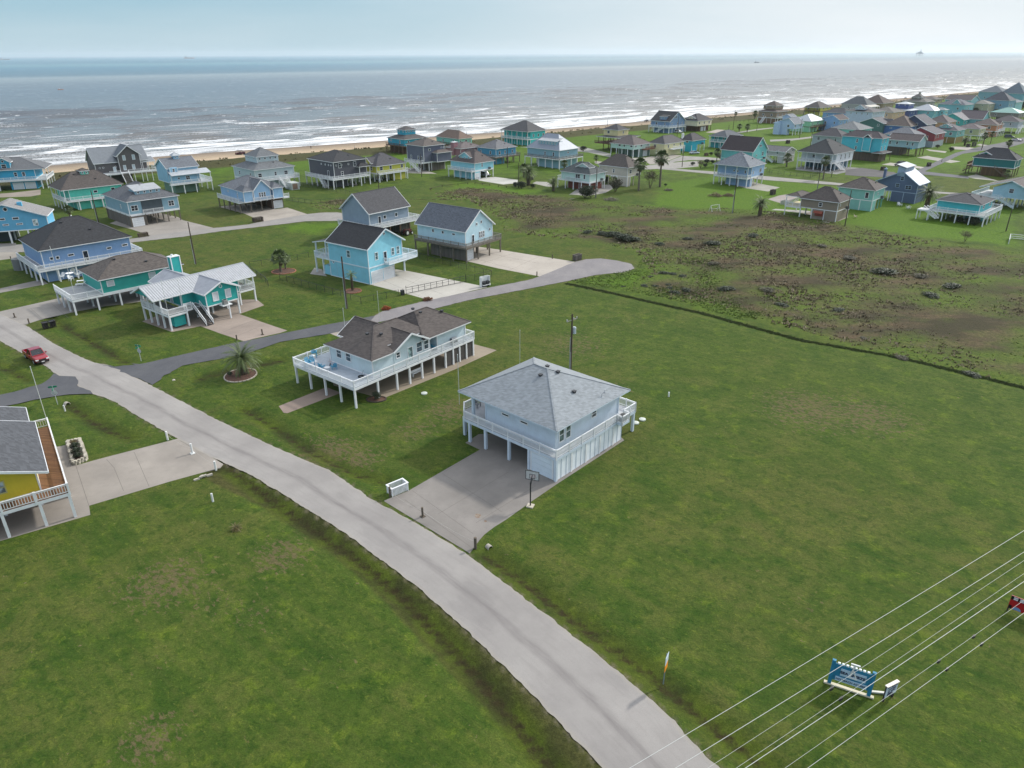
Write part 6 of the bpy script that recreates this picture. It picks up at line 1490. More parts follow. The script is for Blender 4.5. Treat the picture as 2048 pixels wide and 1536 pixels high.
house('teal73', 'aqua house with dark blue-grey gable among tall palms', 'e1', (510,655),(900,690),(1080,650), 7.4, (870,560), 50, 'hip', (110,172,186), (104,112,128), fl=3.2, encl=(0,1,0,1), low='e', wd=(17,19), dormer=('L',4,9,.5,7.0,8.5,'g',11,5))
house('aqua74', 'pale aqua gabled house with very dark brown roof near the dunes', 'e1', (800,545),(1010,600),(1340,560), 8.6, (1180,498), 50, 'gy', (130,184,190), (84,76,84), fl=3.2, encl=(0,1,0,1), low='e', wd=(18,19), pitchmax=.7)
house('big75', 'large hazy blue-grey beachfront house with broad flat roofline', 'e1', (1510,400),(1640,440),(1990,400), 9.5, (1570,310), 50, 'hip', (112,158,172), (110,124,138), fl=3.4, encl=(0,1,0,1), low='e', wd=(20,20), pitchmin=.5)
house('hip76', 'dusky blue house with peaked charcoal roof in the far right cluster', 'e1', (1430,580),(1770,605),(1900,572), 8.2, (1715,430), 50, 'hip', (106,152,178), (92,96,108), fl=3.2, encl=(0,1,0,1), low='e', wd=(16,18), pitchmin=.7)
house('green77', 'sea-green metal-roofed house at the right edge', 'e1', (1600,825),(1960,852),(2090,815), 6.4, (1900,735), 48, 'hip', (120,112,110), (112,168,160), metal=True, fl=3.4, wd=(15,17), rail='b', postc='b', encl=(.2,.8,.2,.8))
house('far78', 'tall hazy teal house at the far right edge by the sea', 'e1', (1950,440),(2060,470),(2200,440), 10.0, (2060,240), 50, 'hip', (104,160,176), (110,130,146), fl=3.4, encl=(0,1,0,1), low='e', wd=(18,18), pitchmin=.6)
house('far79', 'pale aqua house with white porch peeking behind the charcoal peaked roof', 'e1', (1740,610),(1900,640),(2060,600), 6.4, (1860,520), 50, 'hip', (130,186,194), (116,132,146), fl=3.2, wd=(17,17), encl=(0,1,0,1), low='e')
house('far80', 'weathered tan house with low roof among the far dark trees', 'e1', (1190,640),(1360,672),(1480,640), 6.0, (1300,590), 50, 'hip', (170,166,140), (140,140,134), fl=3.0, wd=(17,15), encl=(0,1,0,1), low='e')
house('far81', 'low brown beach cottage beside the long boardwalk', 'e1', (220,560),(310,580),(450,560), 5.6, (300,515), 50, 'hip', (150,134,112), (112,104,104), fl=2.8, wd=(16,14))
# the two grey gabled houses over the middle cul-de-sac
house('gab82', 'grey-blue house with steep dark grey gable roof and white wraparound deck', 'f2', (670,120),(800,400),(1515,325), 6.6, (685,105), 40, 'gx', (128,146,164), (84,84,90), fl=3.2, deck=(1.6,1.6,2.4,0), postc='b', encl=(.78,1,0,1), lowc=GYW, wd=(13.8,11.5), pitchmax=1.05, zr=10.9,
      win=[('R',3.2,4.4,.85,2.1,'d'),('R',4.9,5.0,.8,.9,'x'),('R',8.7,5.0,.8,.9,'x')])
house('gab83', 'light blue house with grey gable roof above a timber deck and wide driveway', 'c3', (-115,1040),(290,1085),(572,1000), 6.6, (430,900), 37, 'gy', (172,206,220), (108,116,130), fl=3.3, rail='g', dc='g', postc='g', deck=(1.3,1.3,1.6,0), pl=0, encl=(0,.28,0,.72), lowc=GYW, wd=(10.6,15.4), pitchmax=.95,
      gar=(('R',.3,2.1,2.2),), win=[('R',2.6,4.4,.8,2.0,'d'),('R',5.0,5.0,.5,1.4),('R',5.7,5.0,.5,1.4),('R',6.4,5.0,.5,1.4),('R',4.0,7.6,.5,.6,'x'),('R',5.6,7.8,.5,.6,'x'),('R',8.6,5.6,.5,.6,'x'),('L',3.4,5.6,.9,.4,'x'),('L',6.6,5.6,.6,.6,'x'),('L',9.6,5.6,.6,.7,'x')])
def lb10():
    az = 46; o = CG('c1', 1360, 565, 8.0); ze, zr, fl = 8.0, 10.8, 3.3
    root = empty('house', (o.x, o.y, 0), R(90 - az), 'tall light blue house with mottled grey roof, metal porch roof and cupola', 'house')
    wl = siding((132,178,206)); tm = white(); rm = shingle((122,130,142), .25); W_, D_ = 11.0, 10.5
    wall_box(root, (.4, W_ - .4, .4, D_ - .4), fl, ze, wl, 'x', zr - .3, trim=tm); roof_gable(root, 0, W_, 0, D_, ze, zr, 'x', rm, tm)
    mb = MB(); q = [(.2, -3.2, 5.9), (W_ + 2.4, -3.2, 5.9), (W_ + 2.4, .38, 7.0), (.2, .38, 7.0)]
    mb.poly([(p[0], p[1], p[2] + .12) for p in q]); mb.poly(q[::-1])
    for i in range(4): a, b = q[i], q[(i+1) % 4]; mb.poly([a, b, (b[0], b[1], b[2] + .12), (a[0], a[1], a[2] + .12)])
    mb.build('porch_roof', metalroof((196,202,208)), root)
    wall_box(root, (.4, 9.0, -2.0, .4), fl, 6.1, wl, name='porch_wall', trim=tm)
    wall_box(root, (.9, 3.4, -.6, 2), 6.6, 8.2, wl, name='dormer_wall', trim=tm)
    wall_box(root, (4.6, 6.4, 4.3, 6.1), 10.0, 11.4, wl, name='cupola'); roof_hip(root, 4.2, 6.8, 3.9, 6.5, 11.5, 12.4, metalroof((196,202,208)), tm, name='cupola_roof')
    deck_slab(root, -.6, W_ + 2.2, -3.4, -2.0, fl, paint((190,192,194)), tm); deck_slab(root, 9.02, W_ + 2.2, -1.98, 6, fl, paint((190,192,194)), tm)
    rb = MB(); railing(rb, (-.6, -3.4), (W_ + 2.2, -3.4), fl, step=.25, bw=.05); railing(rb, (W_ + 2.2, -3.4), (W_ + 2.2, 6), fl, step=.25, bw=.05, ends=(0,1)); rb.build('railing', tm, root)
    for x in (-.4, 3.6, 7.6, W_ + 2.0): post(root, x, -3.2, -.05, fl - .37, .26, tm)
    for x in (9.4, W_ + 2.0): post(root, x, -3.2, fl, 5.9, .18, tm)
    for y in (1, 5.8): post(root, W_ + 2.0, y, -.05, fl - .37, .26, tm)
    mb = MB(); mb.box(1.5, 9.5, -.5, 9, 0, fl - .4); mb.build('lower_wall', siding((104,136,120)), root)
    g = glassm(); pb = (.4, 9.0, -2, .4)
    window(root, pb, 'R', 2.4, 4.9, .6, .6, tm, g, 'x'); window(root, pb, 'R', 5.4, 4.8, 1.3, 1.2, tm, g, 'D2'); window(root, (.9, 3.4, -.6, 2), 'R', 1.2, 7.4, .7, 1.0, tm, g)
    for u in (1.2, 2.8): window(root, (4.6, 6.4, 4.3, 6.1), 'R', u * .6, 10.8, .4, .4, tm, g, 'x')
lb10()
def gray9():
    az = 50; o = CG('c1', 765, 525, 7.2); ze, zr, fl = 7.2, 12.0, 3.6
    root = empty('house', (o.x, o.y, 0), R(90 - az), 'big dark grey-brown beach house with ribbed metal roof and tall front gable', 'house')
    wl = siding((88, 84, 86)); tm = white(); rm = metalroof((146,152,158)); sm = paint((124,130,138), .5)
    wall_box(root, (.4, 17.6, .4, 12), fl, ze + .1, wl, 'x', zr - .4, trim=tm); roof_gable(root, 0, 18.5, 0, 12.4, ze, zr, 'x', rm, tm, seams=sm)
    wall_box(root, (8.0, 15.2, -1.2, 6), fl, 9.6, wl, 'y', 12.4, name='gable_wall', trim=tm); roof_gable(root, 7.4, 15.8, -1.8, 6.5, 9.3, 12.8, 'y', rm, tm, name='gable_roof', seams=sm)
    roof_gable(root, 15.4, 20.5, -.2, 8, 6.6, 7.8, 'x', rm, tm, name='porch_roof')
    deck_slab(root, 0, 20.4, -3.0, -.02, fl, paint((190,192,194)), tm)
    rb = MB(); railing(rb, (4, -3), (7.5, -3), fl, step=.25, bw=.05); railing(rb, (10.2, -3), (20.4, -3), fl, step=.25, bw=.05); railing(rb, (20.4, -3), (20.4, 6), fl, step=.3, bw=.05, ends=(0,1)); rb.build('railing', tm, root)
    stairs(root, (8.8, -3, fl), (8.8, -7.5, .1), 2.4, paint((120,116,112)), tm)
    for x in (.3, 4, 12, 14.5, 16, 18, 20.2): post(root, x, -2.8, -.05, fl - .37, .22, tm)
    for x in (16, 18, 20.2): post(root, x, -.1, fl, 6.5, .18, tm)
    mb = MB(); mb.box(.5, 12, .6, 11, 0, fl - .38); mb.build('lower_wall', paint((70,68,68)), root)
    g = glassm(); sh = paint((176,190,198)); gb = (8, 15.2, -1.2, 6)
    for u, z in ((2.0, 8.6), (5.2, 8.6), (1.6, 5.2), (4.6, 5.2), (-1.8, 4.9)): window(root, gb, 'R', u, z, .9, 1.7, tm, sh, 'x')
    for u in (1.4, 2.5, 6.6): window(root, (.4, 17.6, .4, 12), 'R', u, 5.6, .55, .55, tm, g, 'o')
gray9()
if 0:
    for h in HOUSES: print('H', h[0], h[2:])
# ================================================================== plants
def leaf_mat(c, var=.35):
    def f(nt, b):
        v = geoco(nt); n = noise_node(nt, v, 1.3, 4); k = rgb(c); n2 = noise_node(nt, v, 9, 2)
        col = mixc(nt, rng(nt, n, .3, .7), dark(k, 1 - var), dark(k, 1 + var)); col = mixc(nt, rng(nt, n2, .4, .7, 0, .5), col, dark(k, .55))
        nt.links.new(col, b.inputs['Base Color']); b.inputs['Roughness'].default_value = .6
        b.inputs['Subsurface Weight'].default_value = 0
    return mat(('leaf', c, var), f)
BARK = wood((92, 80, 66)); BARKG = wood((120, 110, 98))
def frond(mb, base, az_, el, Ln, n=12, lw=.5, droop=1.0, m=0, rnd=random):
    """a feather leaf: curved rib and paired leaflets"""
    p = Vector(base); pts_ = [p.copy()]; e = el
    for i in range(n):
        e -= droop * (1.9 / n) * (i / n + .3)
        p = p + Vector((math.cos(az_) * math.cos(e), math.sin(az_) * math.cos(e), math.sin(e))) * (Ln / n); pts_.append(p.copy())
    side = Vector((-math.sin(az_), math.cos(az_), 0))
    for i in range(1, n + 1):
        a, b = pts_[i - 1], pts_[i]; t = i / n
        mb.poly([a - side * .03, a + side * .03, b + side * .02, b - side * .02], m)
        w_ = lw * math.sin(math.pi * min(1, .18 + t * .82)) ** .7 + .05
        d = (b - a)
        for s in (-1, 1):
            for q in (.0, .5):
                r0 = a + d * q; tip = r0 + side * s * w_ * rnd.uniform(.8, 1.1) + d.normalized() * w_ * .55 - Vector((0, 0, w_ * rnd.uniform(.15, .5)))
                mb.poly([r0, r0 + d * .32, tip], m)
def fan(mb, base, az_, el, Ln, m=0, rnd=random):
    d = Vector((math.cos(az_) * math.cos(el), math.sin(az_) * math.cos(el), math.sin(el)))
    c = Vector(base) + d * Ln * .55; mb.beam(base, c, .04, .03, m)
    side = Vector((-math.sin(az_), math.cos(az_), 0)); up = side.cross(d)
    for i in range(9):
        a = (i - 4) * .3; dr = d * math.cos(a) + side * math.sin(a)
        tip = c + dr * Ln * .6 * (1 - .05 * abs(i - 4)) - Vector((0, 0, Ln * rnd.uniform(.08, .22)))
        q = side * math.cos(a) - d * math.sin(a)
        mid = c + dr * Ln * .3 + up * .04
        mb.poly([c, mid - q * .07 * Ln / 1.2, tip, mid + q * .07 * Ln / 1.2], m)
def make_date_palm(name, h, r_t, nf, Ln, seed, lw=.45, dead=6, c=(70, 84, 44)):
    rnd = random.Random(seed); root = empty(name)
    mb = MB(); k = 9
    pts_ = [(math.sin(i * .5) * .03, 0, h * i / k) for i in range(k + 1)]
    mb.tube(pts_, r_t * 1.25, 10, 0, True, r_t)
    for i in range(int(h / .16)):
        z = i * .16
        for j in range(6):
            a = j * math.pi / 3 + (i % 2) * .5; rr = r_t * (1.25 - .25 * z / h)
            mb.beam((math.cos(a) * rr * .9, math.sin(a) * rr * .9, z), (math.cos(a) * (rr + .07), math.sin(a) * (rr + .07), z + .12), .14, .05)
    mb.build('trunk', BARK, root)
    cb = MB()
    for i in range(nf):
        t = i / nf; el = 1.35 - 1.75 * t ** .8; frond(cb, (0, 0, h), i * 2.399 + rnd.uniform(-.2, .2), el, Ln * rnd.uniform(.85, 1.1), 11, lw, rnd.uniform(.7, 1.1), 0, rnd)
    for i in range(dead): frond(cb, (0, 0, h - .15), rnd.uniform(0, 6.28), -.55 - rnd.random() * .4, Ln * .75, 8, lw * .6, .6, 1, rnd)
    cb.build('crown', [leaf_mat(c), leaf_mat((132, 110, 72))], root)
    return root
def make_fan_palm(name, h, r_t, nf, Ln, seed, c=(66, 84, 46), skirt=10):
    rnd = random.Random(seed); root = empty(name); bend = rnd.uniform(-.04, .04) * h
    mb = MB(); P_ = [(bend * (i / 8) ** 2, 0, h * i / 8) for i in range(9)]; mb.tube(P_, r_t * 1.3, 9, 0, True, r_t * .8); mb.build('trunk', BARKG, root)
    cb = MB(); top = (bend, 0, h)
    for i in range(nf):
        t = i / nf; fan(cb, top, i * 2.399 + rnd.uniform(-.2, .2), 1.4 - 2.1 * t, Ln * rnd.uniform(.85, 1.1), 0, rnd)
    for i in range(skirt): fan(cb, (bend, 0, h - .2), rnd.uniform(0, 6.28), -1.1 - rnd.random() * .3, Ln * .8, 1, rnd)
    cb.build('crown', [leaf_mat(c), leaf_mat((118, 104, 76))], root)
    return root
def make_bush(name, rx, rz, n, leaf, seed, c=(62, 74, 44), stem=.6, c2=None, lumps=7, twig=False):
    rnd = random.Random(seed); root = empty(name)
    mb = MB()
    for i in range(6):
        a = i * 1.05; mb.tube([(0, 0, 0), (math.cos(a) * rx * .3, math.sin(a) * rx * .3, stem + rz * .5), (math.cos(a) * rx * .65, math.sin(a) * rx * .65, stem + rz * 1.2)], .07, 5, 0, True, .02)
        if twig:
            for j in range(9):
                q = Vector((math.cos(a) * rx * .4, math.sin(a) * rx * .4, stem + rz * .7)); e = q + Vector((rnd.uniform(-1, 1) * rx, rnd.uniform(-1, 1) * rx, rnd.uniform(0, 1) * rz * 1.1)); mb.beam(q, e, .035)
    mb.build('trunk', BARK, root)
    cb = MB(); L_ = []
    for i in range(lumps):
        a = rnd.uniform(0, 6.28); q = rnd.uniform(0, .6) if i else 0
        L_.append((math.cos(a) * q * rx, math.sin(a) * q * rx, stem + rz * rnd.uniform(.7, 1.3), rx * rnd.uniform(.38, .6), rz * rnd.uniform(.45, .7)))
    for i in range(n):
        x, y, z, a, b = rnd.choice(L_); v = Vector((rnd.gauss(0, 1), rnd.gauss(0, 1), rnd.gauss(0, 1))).normalized() * rnd.uniform(.55, 1.08)
        p = Vector((x + v.x * a, y + v.y * a, max(.1, z + v.z * b))); nn = Vector((rnd.gauss(0, 1), rnd.gauss(0, 1), rnd.gauss(0, 1))).normalized()
        u = nn.orthogonal().normalized(); w_ = nn.cross(u); s = leaf * rnd.uniform(.6, 1.3)
        cb.poly([p - u * s, p + w_ * s * .5, p + u * s, p - w_ * s * .5], rnd.choice((0, 0, 1)))
    cb.build('crown', [leaf_mat(c), leaf_mat(c2 or tuple(int(x * .72) for x in c))], root)
    return root
PROTO = {}
def plant(kind, c, x, y, ytop, label, cat, group=None, name=None, s=None, rz=None):
    """stand a copy of a plant on the spot; size from the height it shows"""
    g = CG(c, x, y); h = HT(g, cc(c, (x, ytop))[1]) if ytop is not None else None
    if kind not in PROTO:
        f, hh = KINDS[kind]; PROTO[kind] = (f(), hh); root = PROTO[kind][0]
    else: root = copy_tree(PROTO[kind][0])
    hh = PROTO[kind][1]; k = s or (h / hh); root.location = (g.x, g.y, 0); root.scale = (k, k, k); root.rotation_euler.z = rz if rz is not None else (x * 7.3) % 6.28
    if name and name != root.name: root.name = name
    tag(root, label, cat, group); return root
KINDS = {
 'date_near': (lambda: make_date_palm('date_palm', 2.6, .42, 54, 3.5, 5, .42, 9, (76, 92, 46)), 4.9),
 'date': (lambda: make_date_palm('date_palm', 3.2, .38, 40, 3.0, 8, .55, 5, (80, 94, 52)), 5.1),
 'fan': (lambda: make_fan_palm('fan_palm', 7.8, .24, 44, 2.3, 3, (78, 94, 54)), 9.4),
 'sabal': (lambda: make_fan_palm('cabbage_palm', 3.5, .22, 40, 2.0, 11, (80, 96, 52), 5), 4.8),
 'young': (lambda: make_date_palm('young_palm', 3.0, .13, 12, 1.5, 12, .35, 1, (92, 108, 56)), 4.0),
 'bush': (lambda: make_bush('shrub', 3.0, 1.7, 3000, .17, 4, (54, 66, 40), .05), 3.3),
 'bush2': (lambda: make_bush('shrub', 2.9, 1.8, 2200, .17, 9, (92, 90, 70), .4, (66, 62, 50), 8), 4.2),
 'bare': (lambda: make_bush('small_tree', 2.6, 1.9, 900, .12, 14, (104, 92, 78), 1.3, (88, 80, 60), 9, True), 5.0),
 'round': (lambda: make_bush('round_shrub', 1.5, .95, 1100, .13, 6, (48, 62, 38), .15, None, 4), 2.1),
 'yucca': (lambda: make_date_palm('spiky_plant', .25, .1, 34, 1.0, 15, .12, 8, (96, 88, 44)), 1.2),
}
P_ = plant
P_('date_near', 'g7', 1130, 1130, 330, 'stout date palm in a ring of edging stones beside the dark side street', 'palm tree')
PG = 'palms standing among the houses'
P_('sabal', 'c2', 582, 1410, 1240, 'left palm of the pair in the mulched island left of the azure house', 'palm tree', PG)
P_('sabal', 'c2', 620, 1385, 1265, 'right palm of the pair in the mulched island left of the azure house', 'palm tree', PG)
P_('young', 'f2', 582, 1440, 1150, 'slim young palm in a round bed before the azure house wall', 'palm tree')
P_('date', 'c3', 806, 700, 525, 'tall shaggy palm just right of the pale concrete driveway and shrubs', 'palm tree', PG)
P_('sabal', 'c3', 770, 635, 530, 'thinner palm just behind the tall shaggy palm by the driveway', 'palm tree', PG)
P_('sabal', 'f1', 605, 690, 560, 'palm in front of the steel-blue house with the steep metal roof', 'palm tree', PG)
P_('date', 'f1', 455, 970, 770, 'arching feather palm beside the stairs of the mint arched-porch house', 'palm tree', PG)
P_('fan', 'f1', 1618, 965, 530, 'tall fan palm in front of the beige stucco house', 'palm tree', PG)
P_('fan', 'f1', 1908, 915, 430, 'taller fan palm right of the bare small tree', 'palm tree', PG)
P_('sabal', 'f1', 1038, 585, 490, 'short palm between the beige and pale mint houses', 'palm tree', PG)
P_('date', 'e4', 212, 965, 695, 'broad feather palm alone on the lawn left of the taupe house', 'palm tree', PG)
P_('fan', 'e4', 1078, 470, 165, 'fan palm before the porch of the big white house', 'palm tree', PG)
P_('young', 'e4', 1190, 440, 355, 'small leaning palm by the stairs of the big white house', 'palm tree', PG)
P_('sabal', 'e4', 578, 300, 130, 'palm beside the small beige cottage', 'palm tree', PG)
P_('fan', 'c4', 675, 1045, 865, 'fan palm at the road left of the turquoise gabled house', 'palm tree', PG)
P_('sabal', 'c4', 912, 685, 610, 'wide bushy palm on the far lawn, left of its pair', 'palm tree', PG)
P_('sabal', 'c4', 993, 690, 612, 'slimmer palm on the far lawn, right of its pair', 'palm tree', PG)
P_('sabal', 'c4', 876, 535, 485, 'lone palm rising out of the dunes behind the far lawn', 'palm tree', PG)
P_('sabal', 'c4', 1072, 555, 475, 'palm beside the stacked-roof timber beach house', 'palm tree', PG)
P_('date', 'e3', 712, 935, 590, 'thick-trunked palm right of the dark denim-blue house', 'palm tree', PG)
P_('sabal', 'e3', 1800, 540, 420, 'low palm thicket at the foot of the deep teal house', 'palm tree', PG)
P_('sabal', 'e3', 1830, 130, 10, 'clumped palm beside the far street at the right', 'palm tree', PG)
P_('date', 'e1', 875, 1490, 1290, 'bushy palm beside the two-tone teal house', 'palm tree', PG)
P_('fan', 'e1', 1222, 1540, 1240, 'front palm of the leaning pair by the pale olive house', 'palm tree', PG)
P_('fan', 'e1', 1385, 1450, 1220, 'rear palm of the leaning pair by the pale olive house', 'palm tree', PG)
P_('fan', 'e1', 735, 800, 590, 'tall dark palm among the hazy aqua houses', 'palm tree', PG)
P_('sabal', 'e1', 610, 860, 720, 'shorter dark palm left of the tall one by the hazy aqua houses', 'palm tree', PG)
P_('bush2', 'e1', 1750, 1500, 1380, 'leafy shrub at the far bend of the street', 'bush', 'shrubs among the houses')
P_('sabal', 'e5', 1110, 1230, 1050, 'low green palm in front of the sea-green house', 'palm tree', PG)
BG = 'shrubs among the houses'
P_('bush', 'f1', 885, 1062, 880, 'large dark round shrub in front of the mint arched-porch house', 'bush', BG)
P_('bush2', 'f1', 1300, 980, 780, 'grey-green shrub at the corner of the beige stucco house', 'bush', BG)
P_('bare', 'f1', 1775, 935, 670, 'leafless spreading small tree between the two tall fan palms', 'tree')
P_('round', 'f1', 862, 425, 340, 'dark round shrub by the timber deck of the cream beach house', 'bush', BG)
P_('round', 'c3', 748, 725, 655, 'right shrub of the pair by the pale concrete driveway', 'bush', BG)
P_('round', 'c3', 697, 712, 665, 'left shrub of the pair by the pale concrete driveway', 'bush', BG)
P_('round', 'c3', 840, 722, 680, 'small shrub right of the shaggy palm', 'bush', BG)
P_('round', 'c3', 1445, 680, 615, 'shrub in the gap between the mint and beige houses', 'bush', BG)
P_('round', 'f1', 1985, 900, 862, 'flat little shrub right of the taller fan palm', 'bush', BG)
P_('round', 'c4', 437, 1028, 985, 'first of the row of little round trees along the pale street', 'bush', BG)
P_('bare', 'c4', 515, 1060, 965, 'twiggy tree in the row along the pale street', 'tree')
P_('round', 'c4', 582, 1012, 955, 'taller round tree in the row along the pale street', 'bush', BG)
P_('round', 'c4', 565, 1048, 1000, 'low shrub under the row of round trees', 'bush', BG)
P_('round', 'c4', 636, 1008, 965, 'last round tree of the row along the pale street', 'bush', BG)
P_('bush2', 'c4', 735, 985, 890, 'dense dark shrub by the turquoise gabled house', 'bush', BG)
P_('round', 'c4', 625, 925, 885, 'dark shrub on the lawn beside the small cyan house', 'bush', BG)
P_('bare', 'e3', 1240, 1390, 1235, 'narrow leafless bush standing in the open lawn at right', 'tree')
P_('round', 'e3', 1150, 1125, 1035, 'first shrub under the aqua deck', 'bush', BG)
P_('bush', 'e3', 1380, 1165, 1050, 'widest dark shrub under the aqua deck', 'bush', BG)
P_('round', 'e3', 1280, 1145, 1045, 'middle shrub under the aqua deck', 'bush', BG)
P_('round', 'e3', 1048, 158, 85, 'round bush beside the far driveway', 'bush', BG)
P_('round', 'e3', 865, 110, 55, 'dark bush at the base of the brick-red house', 'bush', BG)
P_('bush', 'e2', 1200, 425, 355, 'wide dark bush below the brown pyramid-roofed house', 'bush', BG)
P_('bush', 'e2', 1450, 640, 560, 'dark thicket beside the sand-coloured house', 'bush', BG)
P_('bush2', 'e2', 1520, 350, 275, 'brown bush on the dune edge left of the cobalt house', 'bush', BG)
P_('bush', 'e1', 1090, 830, 740, 'dark trees between the turquoise and muted teal gables', 'bush', BG)
P_('bush', 'e1', 1330, 820, 745, 'dark bush behind the mauve-brown gabled roof', 'bush', BG)
P_('bush', 'e1', 1470, 850, 760, 'bigger dark bush right of the mauve-brown gabled roof', 'bush', BG)
P_('bush', 'e1', 1850, 770, 660, 'spreading brown-green trees before the green roof', 'bush', BG)
P_('bush', 'e1', 2020, 760, 610, 'dark trees at the far right edge', 'bush', BG)
P_('yucca', 'd3', 1935, 1225, 1160, 'brownish spiky plant in a bare patch of the near lawn', 'plant')
P_('round', 'd1', 790, 815, 745, 'low plants in the curved bed under the corner of the white deck', 'plant')
P_('round', 'g7', 775, 1170, 1050, 'dark clump of leaves in the date palm ring', 'plant')
SG = 'dark shrubs scattered in the rough field'
for i, (x, y, k) in enumerate([(850,80,1.6),(700,60,1.2),(1000,140,2.0),(1120,150,1.5),(520,40,1.1),(1500,200,1.0),(1880,130,1.0),(1800,640,.8),(1670,610,.8),(1560,600,.9),(1380,640,.6),(1290,765,.7),(1430,765,.6),(1610,750,.6),(1850,830,.9),(1700,860,.8),(1000,775,.5),(1640,790,.6)]):
    g = CG('f3', x, y); r_ = copy_tree(PROTO['round'][0]); r_.location = (g.x, g.y, -.3); r_.scale = (k * 1.1, k * 1.1, k * .5); r_.rotation_euler.z = i; r_.name = 'low_shrub'
    tag(r_, 'low dark shrub in the rough brown field beyond the turning circle', 'bush', SG)
for i, (x, y, k) in enumerate([(760,430,1.5),(940,440,1.8),(1000,500,1.2),(1180,245,1.6),(880,200,1.5),(300,200,1.5),(700,235,1.8),(1520,730,1.2),(1820,800,1.1),(1360,640,.9),(1250,520,1.1),(700,320,1.6),(1440,360,2.2),(1600,380,1.8),(1640,460,1.6),(1300,300,2.0),(1740,420,1.6)]):
    g = G(1100 + x * .4629, 380 + y * .4629); r_ = copy_tree(PROTO['bush2' if i % 2 else 'round'][0]); r_.location = (g.x, g.y, -.3); q = k * (.3 if i % 2 else .7); r_.scale = (q * 1.3, q * 1.3, q * .5); r_.rotation_euler.z = i; r_.name = 'low_shrub'
    tag(r_, 'low dark shrub in the rough brown field beyond the turning circle', 'bush', SG)
# rings and beds
def ring(c, x, y, rx, label, col=(150, 120, 100), z=.03, sc=1.0):
    g = CG(c, x, y); root = empty('garden_bed', (g.x, g.y, 0), 0, label, 'garden bed')
    mb = MB(); mb.prism([(rx * math.cos(a), rx * sc * math.sin(a)) for a in [i * math.pi / 12 for i in range(24)]], -.05, z + .02); mb.build('mulch', paint((96, 70, 58), .95, .4, 5), root)
    rb = MB(); rnd = random.Random(int(x))
    for i in range(26):
        a = i * math.pi / 13; q = Vector((rx * math.cos(a), rx * sc * math.sin(a), 0)); t = Vector((-math.sin(a), math.cos(a) * sc, 0)) * rx * .105
        rb.beam(q - t + Vector((0, 0, .06)), q + t + Vector((0, 0, .06 + rnd.uniform(-.02, .02))), .16, .14)
    rb.build('edging', paint(col, .9, .3, 4), root)
ring('g7', 1040, 1165, 2.2, 'round stone-edged bed at the foot of the stout date palm', (176, 168, 156), sc=1.1)
ring('f2', 590, 1450, 1.55, 'round brick-edged bed of the slim young palm', (150, 96, 80))
ring('c2', 605, 1405, 2.5, 'kidney of orange mulch under the pair of palms', (176, 120, 92), sc=.9)
ring('d1', 790, 815, 1.3, 'small dark edged bed under the corner of the white deck', (74, 66, 58), sc=.7)

# grass tufts: rough field, dunes, verges
def tufts(name, P, hgt, wd, cols, nb=6, seed=1, lean=.5, label=None):
    r = np.random.RandomState(seed); n = len(P); K = n * nb
    base = np.repeat(P, nb, 0) + np.c_[r.normal(0, 1, (K, 2)) * wd * 1.2, np.zeros(K)]
    a = r.rand(K) * 6.283; h = np.repeat(hgt if np.ndim(hgt) else np.full(n, hgt), nb) * r.uniform(.5, 1.15, K)
    ww = wd * r.uniform(.5, 1.3, K)
    dx = np.cos(a); dy = np.sin(a); ln = lean * r.rand(K) * h
    v0 = base - np.c_[-dy * ww, dx * ww, np.full(K, .05)]; v1 = base + np.c_[-dy * ww, dx * ww, np.full(K, -.05)]
    v2 = base + np.c_[dx * ln - dy * ww * .2, dy * ln + dx * ww * .2, h]
    V = np.stack([v0, v1, v2], 1).reshape(-1, 3); F = np.arange(3 * K).reshape(-1, 3)
    tint = np.repeat(r.rand(n), nb) * .7 + r.rand(K) * .3
    def f(nt, b):
        at = N(nt, 'ShaderNodeAttribute', attribute_name='tint'); cr = N(nt, 'ShaderNodeValToRGB'); nt.links.new(at.outputs['Fac'], cr.inputs['Fac'])
        e = cr.color_ramp
        while len(e.elements) < len(cols): e.elements.new(.5)
        for i, (el, c_) in enumerate(zip(e.elements, cols)): el.position = i / (len(cols) - 1); el.color = rgb(c_)
        nt.links.new(cr.outputs[0], b.inputs['Base Color']); b.inputs['Roughness'].default_value = .85
    o = np_mesh(name, V, F, mat(('tuft', name, seed), f), False)
    at = o.data.attributes.new('tint', 'FLOAT', 'POINT'); at.data.foreach_set('value', np.repeat(tint, 3).astype(np.float32))
    return tag(o, label, None, None, 'stuff')
def scatter(poly, n, seed, dens=None):
    r = np.random.RandomState(seed); q = np.array([(p[0], p[1]) for p in poly]); lo, hi = q.min(0), q.max(0)
    P = lo + r.rand(n, 2) * (hi - lo); k = inside(P[:, 0], P[:, 1], poly)
    P = P[k]
    if dens is not None: P = P[r.rand(len(P)) < dens(P[:, 0], P[:, 1])]
    return np.c_[P, np.zeros(len(P))]
dn_ = lambda x, y: np.clip((vnoise(x, y, 11, 31) * .6 + vnoise(x, y, 27, 32) * .6 - .42) * 3.2, .02, 1)
A_ = np.concatenate([scatter(SCRUB[0], 62000, 41, dn_), scatter(SCRUB[1], 3000, 42, dn_)])
hh_ = .10 + .36 * vnoise(A_[:, 0], A_[:, 1], 9, 33)
tufts('wild_grass', A_, hh_, .16, [(62, 59, 39), (91, 82, 59), (116, 101, 80), (144, 131, 109), (98, 88, 62)], 6, 2, 1.6)
B_ = np.concatenate([scatter(SCRUB[0], 26000, 43, lambda x, y: 1 - dn_(x, y)), scatter(LUSH[0], 9000, 44)])
tufts('green_weeds', B_, .14, .16, [(60, 80, 29), (80, 101, 36), (98, 116, 44), (70, 85, 36)], 5, 3, 1.8)
